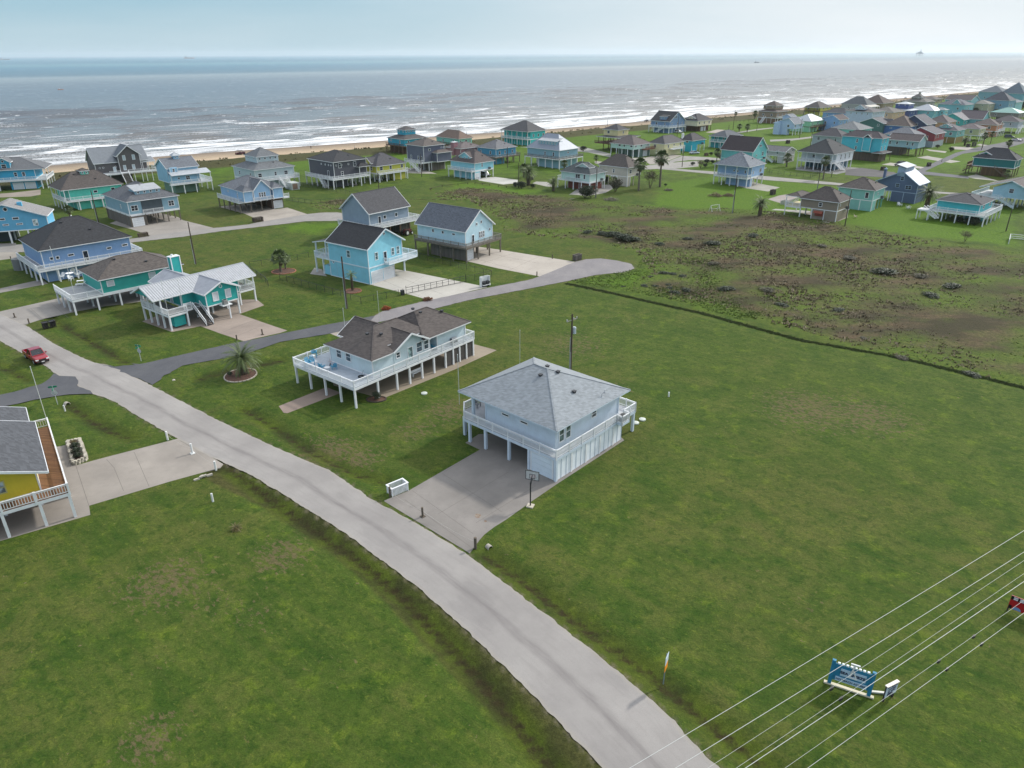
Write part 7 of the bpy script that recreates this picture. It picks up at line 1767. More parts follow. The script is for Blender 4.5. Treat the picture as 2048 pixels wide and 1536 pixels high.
# the uncut strip along the mowing line and dune grass
def along(line, n, sd, seed):
    r = np.random.RandomState(seed); L_ = np.array([(p[0], p[1]) for p in line]); seg = np.hypot(*(L_[1:] - L_[:-1]).T); cs = np.r_[0, np.cumsum(seg)]
    t = r.rand(n) * cs[-1]; x = np.interp(t, cs, L_[:, 0]); y = np.interp(t, cs, L_[:, 1])
    return np.c_[x + r.normal(0, sd, n), y + r.normal(0, sd, n), np.zeros(n)]
mow = pts('f3', 230,730, 800,850, 1500,1010, 2048,1130) + pp(1600,680, 1800,715, 2048,775, 2300,830)
tufts('uncut_grass', along(mow, 5000, .25, 5), .07, .12, [(50, 65, 27), (68, 83, 37), (90, 88, 57)], 5, 4, 1.2)
D_ = scatter([(-260,230),(-184,292),(-106,348),(-21,410),(47,468),(146,552),(359,726),(700,1010),(690,960),(489,812),(226,586),(146,520),(47,436),(-21,380),(-106,318),(-184,262)], 26000, 46, lambda x, y: np.clip(vnoise(x, y, 8, 35) * 1.6 - .25, .1, 1))
dvv, svv = seg_dist(D_[:, 0], D_[:, 1], VEG); vo = np.where(svv > 0, dvv, -dvv); k = (vo < 2) & (vo > -24); D_ = D_[k]; vo = vo[k]
D_[:, 2] = np.clip(1 - np.abs(vo + 11) / 15, 0, 1) * (.4 + 1.2 * vnoise(D_[:, 0], D_[:, 1], 14, 1) + .5 * vnoise(D_[:, 0], D_[:, 1], 5, 2)) - .05
tufts('dune_grass', D_, .35 + .5 * vnoise(D_[:, 0], D_[:, 1], 12, 36), .4, [(47, 52, 29), (67, 70, 39), (91, 86, 57), (118, 108, 80), (59, 65, 36)], 6, 6, 1.0)
# ================================================================== street things
def box_thing(name, loc, rz, label, cat, group=None): return empty(name, loc, rz, label, cat, group)
def upole(c, xb, yb, yt, label, arm=False, trans=False, conduit=False, h=None, r_=.15):
    g = CG(c, xb, yb); h = h or HT(g, cc(c, (xb, yt))[1]); root = empty('utility_pole', (g.x, g.y, 0), R(44), label, 'utility pole', 'wooden utility poles')
    mb = MB(); mb.cyl(0, 0, -.2, h, r_, 10, 0, r_ * .68); mb.build('pole', wood((86, 74, 64)), root)
    if arm:
        mb = MB(); mb.beam((-1.1, 0, h - .9), (1.1, 0, h - .9), .1, .12); mb.build('crossarm', wood((150, 144, 136)), root)
        ib = MB(); 
        for x in (-1.0, 1.0, .35): ib.cyl(x, 0, h - .84, h - .62, .06, 8)
        ib.build('insulator', paint((180, 184, 184)), root)
        mb = MB(); mb.beam((-1.1, 0, h - .9), (-1.15, 0, h - .55), .06); mb.build('bracket', paint((190, 192, 194)), root)
    if trans:
        mb = MB(); mb.cyl(.42, -.1, h - 3.0, h - 2.1, .27, 14); mb.cyl(.42, -.1, h - 2.1, h - 2.0, .2, 10); mb.beam((0, 0, h - 2.4), (.3, -.1, h - 2.4), .08); mb.build('transformer', paint((176, 186, 192), .4), root)
    if conduit:
        mb = MB(); mb.cyl(-.2, .05, 0, h * .6, .05, 8); mb.cyl(-.2, -.1, 0, h * .35, .04, 6); mb.build('conduit', paint((170, 172, 174)), root)
    return root
UP = upole
UP('p', 1141, 742, 628, 'utility pole with crossarm and grey transformer behind the pale blue house', True, True, True, r_=.17)
UP('p', 694, 617, 513, 'weathered utility pole beside the slim palm and chain-link fence', conduit=True, r_=.19)
UP('p', 392, 528, 444, 'dark utility pole on the lawn behind the turquoise metal-roofed house', conduit=True)
UP('p', 197.5, 446, 381, 'utility pole between the sea-green house and the steel-blue house', conduit=True)
UP('c2', 1385, 742, 595, 'utility pole behind the dark grey gabled roof', trans=True)
UP('c2', 1735, 630, 440, 'utility pole in front of the tall slate-blue house')
UP('c3', 727, 720, 515, 'utility pole beside the shrubs at the pale driveway')
UP('c3', 1358, 803, 550, 'utility pole in front of the mint arched-porch house', conduit=True)
UP('c3', 300, 345, 260, 'utility pole behind the dusty pink house')
UP('c3', 635, 555, 385, 'utility pole by the cerulean house deck')
UP('c3', 1452, 215, 165, 'utility pole above the cream two-tier house')
UP('c4', 845, 1517, 1125, 'utility pole on the lawn before the light blue house', conduit=True)
UP('c4', 328, 1045, 835, 'utility pole at the fork of the pale street')
UP('c4', 1713, 1270, 1095, 'utility pole beside the road below the big white house', conduit=True)
UP('c4', 1640, 832, 690, 'utility pole left of the sprawling charcoal roof')
UP('c4', 1529, 750, 550, 'utility pole in front of the powder blue house')
UP('c4', 277, 730, 515, 'utility pole right of the denim blue barn-shaped house')
UP('c4', 849, 665, 460, 'utility pole on the far lawn near the lone palm')
UP('c4', 805, 665, 615, 'short pole stub on the far lawn')
UP('c4', 1092, 675, 610, 'stubby pole beside the far lane')
UP('e4', 1375, 1112, 620, 'tall bare utility pole right of the taupe house')
UP('e3', 1800, 1247, 960, 'utility pole on the right lawn past the aqua deck')
UP('e3', 1465, 140, 0, 'utility pole beside the far dark street')
UP('e2', 1080, 595, 350, 'utility pole behind the dark green gabled house', r_=.2)
UP('e2', 1840, 815, 660, 'utility pole before the royal blue house', r_=.2)
UP('e2', 495, 700, 420, 'utility pole in front of the long cornflower house', r_=.2)
UP('e1', 820, 1050, 890, 'utility pole between the apricot and turquoise houses', r_=.2)
UP('e1', 95, 780, 640, 'utility pole by the broad blue-white metal roof', r_=.2)
UP('e1', 465, 600, 480, 'utility pole near the long boardwalk', r_=.2)
# thin white staffs
def staff(c, xb, yb, yt, hb, label):
    g = CG(c, xb, yb, hb); lo = HT((g.x, g.y), cc(c, (xb, yt))[1]); root = empty('flagpole', (g.x, g.y, hb), 0, label, 'flagpole', 'thin bare flagpoles')
    mb = MB(); mb.cyl(0, 0, -1.0 if hb > 1 else 0, lo - hb, .035, 6); mb.cyl(0, 0, lo - hb, lo - hb + .08, .055, 6); mb.build('shaft', paint((196, 200, 196), .4), root)
staff('d1', 545, 345, 70, 3.9, 'thin flagpole on the rear railing of the white-decked house')
staff('d1', 818, 178, -70, .0, 'thin flagpole behind the brown roof by the side street')
staff('d1', 1468, 795, 450, 3.9, 'thin flagpole on the corner of the pale blue house deck')
staff('d1', 1965, 560, 250, .0, 'thin flagpole behind the grey roof of the pale blue house')
staff('f4', 940, 1375, 350, 3.9, 'thin flagpole at the rear corner of the yellow house deck')
staff('e7', 575, 1005, 620, 3.6, 'thin flagpole on the near porch corner of the turquoise metal-roofed house')
staff('e7', 785, 930, 610, 3.6, 'thin flagpole by the stairs of the turquoise metal-roofed house')
staff('c6', 475, 375, 135, 3.7, 'thin flagpole on the far corner of the sun-lounger deck')
staff('c6', 600, 490, 245, 3.7, 'thin flagpole on the near edge of the sun-lounger deck')
# street name signs with a stop sign's back
def street_sign(c, xb, yb, yt, label, rz):
    g = CG(c, xb, yb); h = HT(g, cc(c, (xb, yt))[1]); root = empty('street_sign', (g.x, g.y, 0), rz, label, 'street sign')
    mb = MB(); mb.cyl(0, 0, -.1, h, .045, 8); mb.build('pole', paint((176, 180, 182), .4), root)
    mb = MB(); mb.box(-.5, .5, -.02, .02, h - .25, h - .02); mb.build('name_blade', paint((24, 120, 92), .4), root)
    mb = MB(); mb.box(-.02, .02, -.5, .5, h - .52, h - .29); mb.build('name_blade', paint((24, 120, 92), .4), root)
    mb = MB(); o_ = [(.38 * math.cos(math.pi / 8 + i * math.pi / 4), .38 * math.sin(math.pi / 8 + i * math.pi / 4)) for i in range(8)]
    mb.poly([(a, -.05, h - 1.0 + b) for a, b in o_]); mb.poly([(a, -.065, h - 1.0 + b) for a, b in reversed(o_)], 1)
    mb.build('stop_plate', [paint((190, 194, 196), .4), paint((170, 30, 34), .4)], root)
street_sign('f4', 1180, 1105, 735, 'green street name sign by the lower left side street', R(200))
street_sign('c6', 1157, 1072, 940, 'green street name sign on the grass by the dark side street corner', R(160))
# posts with a rope across the driveways
def bollard(c, x, yb, yt, label, col, group, w_=.22, foot=False):
    g = CG(c, x, yb); h = max(.4, HT(g, cc(c, (x, yt))[1])); mb = MB(); mb.cyl(0, 0, -.05, h, w_ / 2, 9)
    if foot: mb.box(-w_, w_, -w_, w_, 0, .08)
    o = mb.build('bollard', col, None, (g.x, g.y, 0)); o.rotation_euler.z = R(44); tag(o, label, 'bollard', group); return (g.x, g.y, h)
GP = wood((104, 94, 82)); WP = paint((214, 216, 214), .5)
b1 = bollard('g1', 412, 583, 480, 'grey wooden post beside the white slatted bin rack', GP, 'driveway posts')
b2 = bollard('g1', 745, 785, 690, 'grey wooden post standing alone on the long concrete driveway', GP, 'driveway posts', foot=True)
b3 = bollard('g1', 1285, 1108, 1000, 'grey wooden post at the near corner of the long concrete driveway', GP, 'driveway posts', .28)
y1_ = bollard('d3', 1375, 492, 422, 'white post at the far side of the yellow house driveway', WP, 'driveway posts', .24)
y2_ = bollard('d3', 1578, 602, 522, 'white post in the middle of the yellow house driveway mouth', WP, 'driveway posts', .24, True)
y3_ = bollard('d3', 1770, 737, 665, 'white post at the near side of the yellow house driveway', WP, 'driveway posts', .24)
bollard('c6', 122, 716, 680, 'dark post nearest the road on the sun-lounger house driveway', GP, 'driveway posts', foot=True)
bollard('c6', 240, 766, 725, 'dark post at the grass corner of the sun-lounger house driveway', GP, 'driveway posts')
bollard('e7', 1530, 1437, 1365, 'dark post at the left corner of the turquoise house driveway', GP, 'driveway posts')
bollard('e7', 1878, 1362, 1285, 'dark post in the middle of the turquoise house driveway', GP, 'driveway posts', foot=True)
bollard('c3', 1003, 1300, 1265, 'grey post on the far edge of the timber-deck house driveway', GP, 'driveway posts')
bollard('c3', 876, 1440, 1405, 'grey post at the near corner of the timber-deck house driveway', GP, 'driveway posts')
bollard('e6', 672, 1285, 1215, 'dark post beside the dark bin rack at the light blue house driveway', GP, 'driveway posts')
bollard('d3', 1745, 995, 930, 'short white marker post on the near lawn by the ditch', WP, 'white marker posts')
bollard('f4', 1335, 1247, 1130, 'short white marker post near the round culvert mouth', WP, 'white marker posts', .2)
bollard('d2', 1955, 382, 345, 'short white pipe sticking out of the big lawn', WP, 'white marker posts')
bollard('c1', 92, 1310, 1280, 'dark post on the driveway at the left edge', GP, 'driveway posts')
bollard('e3', 922, 300, 262, 'dark post at the end of the far concrete driveway', GP, 'driveway posts')
def rope(a, b, label, sag=.3, z=.75, col=(176, 172, 164), r_=.012):
    mb = MB(); P = [(a[0] + (b[0]-a[0])*t, a[1] + (b[1]-a[1])*t, min(a[2], z) + (min(b[2], z) - min(a[2], z)) * t - sag * 4 * t * (1 - t)) for t in [i/14 for i in range(15)]]
    mb.tube(P, r_, 5); o = mb.build('rope', paint(col)); tag(o, label, 'rope', 'ropes slung across driveways')
rope(b1, b2, 'thin rope from the bin rack to the lone post on the long driveway'); rope(b2, b3, 'thin rope from the lone post to the near corner of the long driveway')
rope(y1_, y2_, 'rope across the far half of the yellow house driveway'); rope(y2_, y3_, 'rope across the near half of the yellow house driveway')
# bin racks and bins
BING = 'household bins at the kerb'
def rack(c, x, y, w_, d_, h, label, col, rz=R(44), bins=0, slat=True, roof=False):
    g = CG(c, x, y); root = empty('bin_rack', (g.x, g.y, 0), rz, label, 'bin rack')
    mb = MB()
    for a in (-w_/2, w_/2):
        for b in (-d_/2, d_/2): mb.box(a - .05, a + .05, b - .05, b + .05, 0, h)
    mb.build('frame', col, root)
    sb = MB(); n = int(w_ / .14)
    for i in range(n):
        xx = -w_/2 + w_ * (i + .5) / n
        for b in (-d_/2, d_/2): sb.box(xx - .045, xx + .045, b - .015, b + .015, .06, h - .06)
    n = int(d_ / .14)
    for i in range(n):
        yy = -d_/2 + d_ * (i + .5) / n
        for a in (-w_/2, w_/2): sb.box(a - .015, a + .015, yy - .045, yy + .045, .06, h - .06)
    sb.build('slats', col, root)
    tb = MB(); tb.box(-w_/2 - .1, w_/2 + .1, -d_/2 - .1, -d_/2 + .06, h - .04, h + .03); tb.box(-w_/2 - .1, w_/2 + .1, d_/2 - .06, d_/2 + .1, h - .04, h + .03)
    tb.box(-w_/2 - .1, -w_/2 + .06, -d_/2 + .06, d_/2 - .06, h - .04, h + .03); tb.box(w_/2 - .06, w_/2 + .1, -d_/2 + .06, d_/2 - .06, h - .04, h + .03); tb.build('top_rail', col, root)
    for i in range(bins):
        q = Matrix.Translation((g.x, g.y, 0)) @ Matrix.Rotation(rz, 4, 'Z') @ Vector((-w_/2 + w_ * (i + .5) / bins, 0, .0))
        wheelie(q, rz + .1 * i, ('left ' if i == 0 else 'right ') + 'dark bin in the ' + label)
    return root
def wheelie(q, rz, label, col=(44, 48, 52)):
    o = empty('wheeled_bin', (q[0], q[1], 0), rz, label, 'bin', BING)
    mb = MB(); a, b = .24, .32
    v = [(-a, -a, .08), (a, -a, .08), (a, a, .08), (-a, a, .08), (-b, -b, 1.0), (b, -b, 1.0), (b, b, 1.0), (-b, b, 1.0)]
    for f_ in ((0,3,2,1),(0,1,5,4),(1,2,6,5),(2,3,7,6),(3,0,4,7)): mb.poly([v[i] for i in f_])
    mb.build('body', plain(col, .5), o)
    mb = MB(); mb.poly([(-.35, -.36, 1.0), (.35, -.36, 1.0), (.35, .36, 1.08), (-.35, .36, 1.08)]); mb.poly([(-.35, .36, .98), (.35, .36, .98), (.35, -.36, .94), (-.35, -.36, .94)]); mb.box(-.35, .35, -.36, -.33, .94, 1.0); mb.build('lid', plain((30, 32, 36), .4), o)
    for s in (-1, 1):
        mb = MB(); mb.tube([(s * .2, .26, .12), (s * .28, .26, .12)], .12, 10); mb.build('wheel', plain((20, 20, 20), .8), o)
rack('g1', 490, 530, 1.9, 1.0, 1.0, 'white slatted bin rack at the corner of the long driveway', white(), R(40))
rack('c6', 408, 800, 1.8, .9, 1.1, 'black bin rack in the grass by the road at left', wood((48, 44, 42)), bins=2)
rack('c3', 1205, 1312, 1.9, .9, 1.3, 'weathered bin rack at the edge of the turning circle', GYW, bins=2)
rack('e6', 600, 1288, 2.6, 1.2, 1.2, 'dark brown bin rack by the light blue house driveway', wood((70, 60, 52)), bins=0)
rack('c1', 1175, 1120, 2.2, 1.1, 1.0, 'brown bin rack by the steel-blue house driveway', wood((96, 84, 72)), bins=0)
rack('c4', 1255, 1328, 1.8, 1.0, 1.6, 'tall dark bin rack on the lawn by the pale street', wood((80, 72, 66)), bins=1)
rack('e4', 545, 810, 2.2, 1.2, 1.2, 'whitewashed bin rack beside the taupe house driveway', paint((176, 176, 170)), bins=0)
rack('e3', 745, 360, 2.0, 1.0, 1.5, 'dark bin rack by the black car driveway', wood((70, 64, 60)), bins=1)
rack('e3', 120, 415, 2.2, 1.1, 1.4, 'low dark bin rack beside the asphalt parking area', wood((76, 68, 62)), bins=0)
rack('e3', 1282, 97, 2.2, 1.1, 1.5, 'nearer dark bin rack beside the far street', wood((70, 66, 66)), bins=0)
rack('e3', 1360, 88, 2.4, 1.2, 2.0, 'taller dark bin rack beside the far street', wood((64, 66, 62)), bins=0)
rack('c4', 1410, 805, 2.0, 1.2, 1.6, 'dark bin rack by the pale lot beyond the lawn', wood((70, 64, 60)), bins=0)
rack('c4', 575, 930, 1.8, 1.0, 1.2, 'brown bin rack beside the small cyan house lawn', wood((90, 70, 60)), bins=0)
rack('f1', 145, 820, 1.6, .9, 1.0, 'black bin rack behind the shaggy palm', wood((50, 46, 44)), bins=0)
# white-backed bin stand at the azure house gate
g = CG('d4', 1685, 625); st = empty('bin_stand', (g.x, g.y, 0), R(38), 'white-backed bin stand beside the sliding gate', 'bin stand')
mb = MB(); mb.box(-1.0, 1.0, .5, .6, 0, 2.0); mb.box(-1.05, -.95, -.1, .6, 0, 2.0); mb.box(.95, 1.05, -.1, .6, 0, 2.0); mb.box(-.9, .9, -.55, .3, .35, .45); mb.build('back_panel', paint((220, 222, 220)), st)
wheelie((g.x - .3, g.y - .35), R(38), 'left black bin in front of the white-backed stand'); wheelie((g.x + .4, g.y + .15), R(38), 'right black bin in front of the white-backed stand')
# grey drum beside the black-roofed house
g = CG('c1', 178, 1385); mb = MB(); mb.cyl(0, 0, 0, 2.4, 1.45, 20); mb.cyl(0, 0, 2.4, 2.6, 1.1, 20, r2=.5); o = mb.build('water_tank', paint((110, 112, 112), .7), None, (g.x, g.y, 0)); tag(o, 'grey round water tank beside the black-roofed blue house', 'water tank')
# septic lids and culverts
for c, x, y, t in (('d2', 1685, 600, 'left pale septic lid in the lawn right of the pale blue house'), ('d2', 1740, 572, 'right pale septic lid in the lawn right of the pale blue house'), ('d1', 1182, 768, 'pale septic lid in the lawn before the white-decked house')):
    g = CG(c, x, y); mb = MB(); mb.cyl(0, 0, -.05, .14, .42, 18); mb.cyl(0, 0, .14, .2, .36, 18, r2=.2); o = mb.build('septic_lid', paint((188, 194, 186)), None, (g.x, g.y, 0)); tag(o, t, 'septic lid', 'septic lids')
def culvert(c, x, y, rz, label, r_=.35, head=False):
    g = CG(c, x, y); root = empty('culvert_pipe', (g.x, g.y, -.32), rz, label, 'culvert pipe')
    mb = MB(); n = 14
    for i in range(n):
        a, b = 2*math.pi*i/n, 2*math.pi*(i+1)/n
        for q0, q1, s in ((r_, r_, 1), (r_ * .82, r_ * .82, -1)):
            f_ = [(0, q0*math.cos(a), q0*math.sin(a) + .1), (0, q1*math.cos(b), q1*math.sin(b) + .1), (.5, q1*math.cos(b), q1*math.sin(b) + .1), (.5, q0*math.cos(a), q0*math.sin(a) + .1)]
            mb.poly(f_ if s > 0 else f_[::-1])
        mb.poly([(0, r_*math.cos(a), r_*math.sin(a) + .1), (0, r_*.82*math.cos(a), r_*.82*math.sin(a) + .1), (0, r_*.82*math.cos(b), r_*.82*math.sin(b) + .1), (0, r_*math.cos(b), r_*math.sin(b) + .1)])
    mb.build('pipe', concrete((176, 170, 158)), root)
    if head:
        mb = MB(); mb.box(-.12, .08, -1.0, -.38, -.1, .5); mb.box(-.12, .08, .38, 1.0, -.1, .5); mb.box(-.12, .08, -.38, .38, .46, .62); mb.build('headwall', concrete((176, 170, 158)), root)
culvert('f4', 1385, 1092, R(150), 'round culvert mouth in the grass left of the road junction'); culvert('d3', 1665, 800, R(130), 'concrete culvert headwall below the yellow house driveway', head=True)
culvert('g1', 1440, 1095, R(130), 'dark culvert mouth beside the near corner of the long driveway', .3); culvert('c6', 1425, 1235, R(120), 'culvert mouth in the grass below the dark side street', .3)
# basketball hoop
g = CG('d2', 822, 1280); bb = empty('basketball_hoop', (g.x, g.y, 0), R(-20), 'black basketball hoop with clear backboard at the driveway edge', 'basketball hoop')
mb = MB(); mb.box(-.35, .35, -.35, .35, 0, .12); mb.build('base', concrete((188, 180, 164)), bb)
mb = MB(); mb.cyl(0, 0, .1, 2.9, .07, 8); mb.beam((0, 0, 2.8), (0, .55, 3.4), .07); mb.beam((0, 0, 2.3), (0, .55, 3.0), .05); mb.build('pole', plain((34, 36, 40), .4), bb)
def acry(nt, b): b.inputs['Base Color'].default_value = (.6, .62, .64, 1); b.inputs['Alpha'].default_value = .42; b.inputs['Roughness'].default_value = .1
mb = MB(); mb.box(-.7, .7, .55, .585, 2.85, 3.85); bd = mb.build('backboard', mat('acrylic', acry), bb)
mb = MB()
for s in (-1, 1): mb.box(s*.7 - .03, s*.7 + .03, .53, .6, 2.82, 3.88); mb.beam((-.7, .565, 3.35 + s*.51), (.7, .565, 3.35 + s*.51), .05, .06); mb.box(s*.28 - .02, s*.28 + .02, .525, .6, 3.0, 3.5); 
mb.box(-.3, .3, .525, .6, 3.46, 3.5); mb.box(-.3, .3, .525, .6, 3.0, 3.04); mb.build('board_frame', plain((50, 52, 56), .4), bd)
mb = MB(); mb.tube([(.23*math.cos(a), .84 + .23*math.sin(a), 3.05) for a in [i*math.pi/10 for i in range(21)]], .018, 5); mb.build('rim', plain((190, 70, 40), .4), bb)
mb = MB()
for i in range(10):
    a = i*math.pi/5; mb.beam((.23*math.cos(a), .84 + .23*math.sin(a), 3.04), (.13*math.cos(a+.4), .84 + .13*math.sin(a+.4), 2.65), .015)
mb.build('net', paint((210, 210, 210)), bb)
# stone planter by the yellow house
P0, P1, P2, P3 = [CG('d3', *q) for q in ((560, 525), (605, 700), (712, 655), (655, 505))]
ctr = (P0 + P1 + P2 + P3) / 4; pl_ = empty('stone_planter', (ctr.x, ctr.y, 0), 0, 'white rubble-stone planter full of green plants beside the yellow house', 'planter')
mb = MB(); rnd = random.Random(5); q = [P0, P1, P2, P3]
for i in range(4):
    a, b = q[i] - ctr, q[(i+1) % 4] - ctr; n = int((b - a).length / .34)
    for j in range(n):
        for lv in range(2):
            p = a + (b - a) * (j + .5 + .3 * lv) / n; s = .17 * rnd.uniform(.8, 1.25)
            mb.box(p.x - s, p.x + s, p.y - s * .8, p.y + s * .8, lv * .26, lv * .26 + .25 * rnd.uniform(.85, 1.1))
mb.build('stones', paint((178, 172, 158), .9, .4, 3), pl_)
mb = MB(); mb.poly([(p.x - ctr.x, p.y - ctr.y, .38) for p in q][::-1] if False else [(p.x - ctr.x, p.y - ctr.y, .38) for p in q]); mb.build('soil', paint((70, 54, 42)), pl_)
for i, (x, y, s_) in enumerate(((610, 530, .5), (625, 575, .45), (640, 620, .5), (650, 655, .42))):
    g = CG('d3', x, y); r_ = copy_tree(PROTO['round' if i else 'yucca'][0]); r_.location = (g.x, g.y, .3); r_.scale = (s_, s_, s_ * .9); r_.name = 'planter_plant'; tag(r_, ('spiky dark plant at the far end', 'light green plant second from the far end', 'bright green plant third from the far end', 'low green plant at the near end')[i] + ' of the stone planter', 'plant', 'plants in the stone planter')

g = CG('c4', 660, 1500); o = empty('lawn_frame', (g.x, g.y, 0), R(30), 'white metal frame standing on the lawn before the brush piles', 'frame'); mb = MB()
for x in (-1.6, 1.6):
    mb.beam((x, -.7, 0), (x, 0, 1.9), .09); mb.beam((x, .7, 0), (x, 0, 1.9), .09)
mb.beam((-1.6, 0, 1.88), (1.6, 0, 1.88), .09); mb.beam((-1.6, -.4, .9), (1.6, -.4, .9), .07); mb.build('frame', WP, o)
# ---- fences
def fence(line, h, label, col, step=2.6, rails=(1.0,), mesh_=True, pr=.04, group=None, cat='fence', vert=0, name='chain_link_fence'):
    a0 = line[0]; root = empty(name, (a0[0], a0[1], 0), 0, label, cat, group)
    posts_ = []
    for a, b in zip(line[:-1], line[1:]):
        a = Vector((a[0], a[1], 0)); b = Vector((b[0], b[1], 0)); n = max(1, round((b - a).length / step)); posts_ += [a + (b - a) * i / n for i in range(n)]
    posts_.append(Vector((line[-1][0], line[-1][1], 0)))
    me = MB(); me.cyl(0, 0, -.1, h + .05, pr, 6); pm_ = me.mesh('fence_post', col)
    for p in posts_[:95]:
        o = bpy.data.objects.new('fence_post', pm_); COL.objects.link(o); o.parent = root; o.location = (p.x - a0[0], p.y - a0[1], 0)
    rb = MB(); L0 = [Vector((p.x - a0[0], p.y - a0[1], 0)) for p in posts_]
    for z in rails:
        for a, b in zip(L0[:-1], L0[1:]): rb.beam(a + Vector((0, 0, z * h)), b + Vector((0, 0, z * h)), .05 if mesh_ else .09, .05 if mesh_ else .12)
    rb.build('rail', col, root)
    if mesh_:
        wb = MB()
        for a, b in zip(L0[:-1], L0[1:]):
            d = b - a; n = max(2, int(d.length / .5))
            for i in range(n):
                p, q = a + d * i / n, a + d * (i + 1) / n
                for k in (0, 1):
                    z0, z1 = h * k / 2, h * (k + 1) / 2
                    wb.beam(p + Vector((0, 0, z0)), q + Vector((0, 0, z1)), .012); wb.beam(q + Vector((0, 0, z0)), p + Vector((0, 0, z1)), .012)
        wb.build('wire_mesh', col, root)
    return root
FB = plain((46, 48, 50), .5)
fence(pts('d4', 0,570, 240,640, 500,710, 665,768, 975,705), 1.25, 'black chain-link fence in front of the azure house and slim palm', FB)
fence(pts('d4', 1525,592, 1735,545, 1400,460, 1085,385), 1.25, 'black chain-link fence between the azure and timber-deck houses', FB)
fence(pts('c2', 330,1370, 520,1345, 720,1310, 810,1290), 1.25, 'short chain-link fence behind the pair of palms', FB)
fence(pts('e6', 1045,955, 1440,1012, 1740,990, 2048,955) + pts('c2', 1215,820), 1.3, 'dark rail fence around the yard beside the light blue house', FB, rails=(1.0, .15))
fence(pts('e6', 1240,720, 1700,800, 2048,868) + pts('c2', 1215,775), 1.3, 'dark fence at the back of the charcoal house yard', FB)
fence(pts('c4', 1195,1100, 1245,1118, 1500,1140, 1640,1155, 1735,1118), 1.4, 'chain-link fence along the lawn before the big white house', FB)
fence(pts('e7', 1640,470, 1800,560, 1925,655, 1960,700) , 1.25, 'chain-link fence running right from the metal-roofed house', FB)
fence(pts('c3', 0,640, 150,655, 370,670, 400,660), 1.2, 'faint wire fence before the light cyan house', FB)
fence(pts('c3', 0,738, 100,712, 230,700, 310,692), .6, 'low timber rail at the edge of the rough field', wood((70, 60, 50)), 6, (.9,), False, .1, 'low timber rails', name='timber_rail')
fence(pts('c3', 368,690, 490,702), .6, 'low timber rail beside the pale concrete driveway', wood((70, 60, 50)), 3, (.9,), False, .1, 'low timber rails', name='timber_rail')
fence(pts('c3', 560,712, 628,718), .6, 'shortest low timber rail left of the round shrubs', wood((70, 60, 50)), 3, (.9,), False, .1, 'low timber rails', name='timber_rail')
fence(pts('e3', 1835,1420, 1850,1345, 2060,1365), 1.1, 'white rail fence corner at the right edge of the lawn', WP, 3, (1.0, .55, .15), False, .09, name='white_rail_fence')
fence(pts('c4', 880,590, 960,585, 1060,580, 1130,590), 1.3, 'thin post fence at the foot of the far dunes', wood((90, 84, 76)), 4, (.9,), False, .08, name='dune_fence')
# sliding gate
ga, gb_ = CG('d4', 1035, 690), CG('d4', 1522, 590); gt = empty('sliding_gate', (ga.x, ga.y, 0), math.atan2(gb_.y - ga.y, gb_.x - ga.x), 'black sliding gate across the azure house driveway', 'gate'); Lg = (gb_ - ga).length
mb = MB(); mb.beam((0, 0, .15), (Lg, 0, .15), .07); mb.beam((0, 0, 1.3), (Lg, 0, 1.3), .07); mb.beam((0, 0, .85), (Lg, 0, .85), .04); mb.build('gate_frame', FB, gt)
for i in range(11):
    mb = MB(); mb.box(-.03, .03, -.03, .03, .1, 1.35 if 0 < i < 10 else 1.7); o = mb.build('gate_bar', FB, gt, (Lg * i / 10, 0, 0))
mb = MB(); mb.box(-1.1, -.5, -.3, .3, 0, 1.0); mb.build('motor_box', FB, gt)
# ================================================================== signs
def text_on(body, size, M, parent, m, name='lettering', bold=.0):
    cu = bpy.data.curves.new(name, 'FONT'); cu.body = body; cu.size = size; cu.align_x = 'CENTER'; cu.align_y = 'CENTER'; cu.extrude = .006; cu.offset = bold
    t = bpy.data.objects.new(name, cu); COL.objects.link(t); bpy.context.view_layer.update()
    me = bpy.data.meshes.new_from_object(t); bpy.data.objects.remove(t); me.name = name
    me.materials.clear(); me.materials.append(m); o = bpy.data.objects.new(name, me); COL.objects.link(o); o.parent = parent; o.matrix_local = M; return o
def facing(a, b):
    """frame: x from a to b, face towards -y"""
    d = b - a; return math.atan2(d.y, d.x), d.length
FR = Matrix.Rotation(R(90), 4, 'X')
NAVY = plain((24, 28, 66), .5)
a, b = CG('g6', 180, 790), CG('g6', 985, 1060); rz, Ls = facing(a, b); hs = HT(a, cc('g6', (180, 300))[1])
sg = empty('subdivision_sign', (a.x, a.y, 0), rz, 'blue SEA BREEZE sign reading NO BEACH ACCESS with scalloped top', 'sign')
BL = paint((34, 118, 152), .6, .1, 3); LB = paint((172, 196, 214), .6, .1)
for x in (0, Ls):
    mb = MB(); mb.box(x - .12, x + .12, -.1, .1, -.1, hs); mb.build('post', BL, sg)
mb = MB(); mb.box(.1, Ls - .1, -.03, .05, .55, hs - .25); mb.build('board', BL, sg)
mb = MB(); mb.box(.55, Ls - .4, -.07, -.035, 1.15, hs - .55); mb.build('name_panel', LB, sg)
mb = MB(); mb.box(.3, Ls - .25, -.07, -.035, .6, .98); mb.build('notice_panel', LB, sg)
mb = MB(); mb.box(-.35, Ls + .35, -.12, .12, .02, .14); mb.build('base_rail', paint((200, 192, 168), .8), sg)
for i in range(8):
    mb = MB(); x = .35 + (Ls - .7) * i / 7; mb.box(x - Ls * .032, x + Ls * .032, -.06, .08, hs - .25, hs - .13); mb.build('scallop', paint((220, 226, 226)), sg)
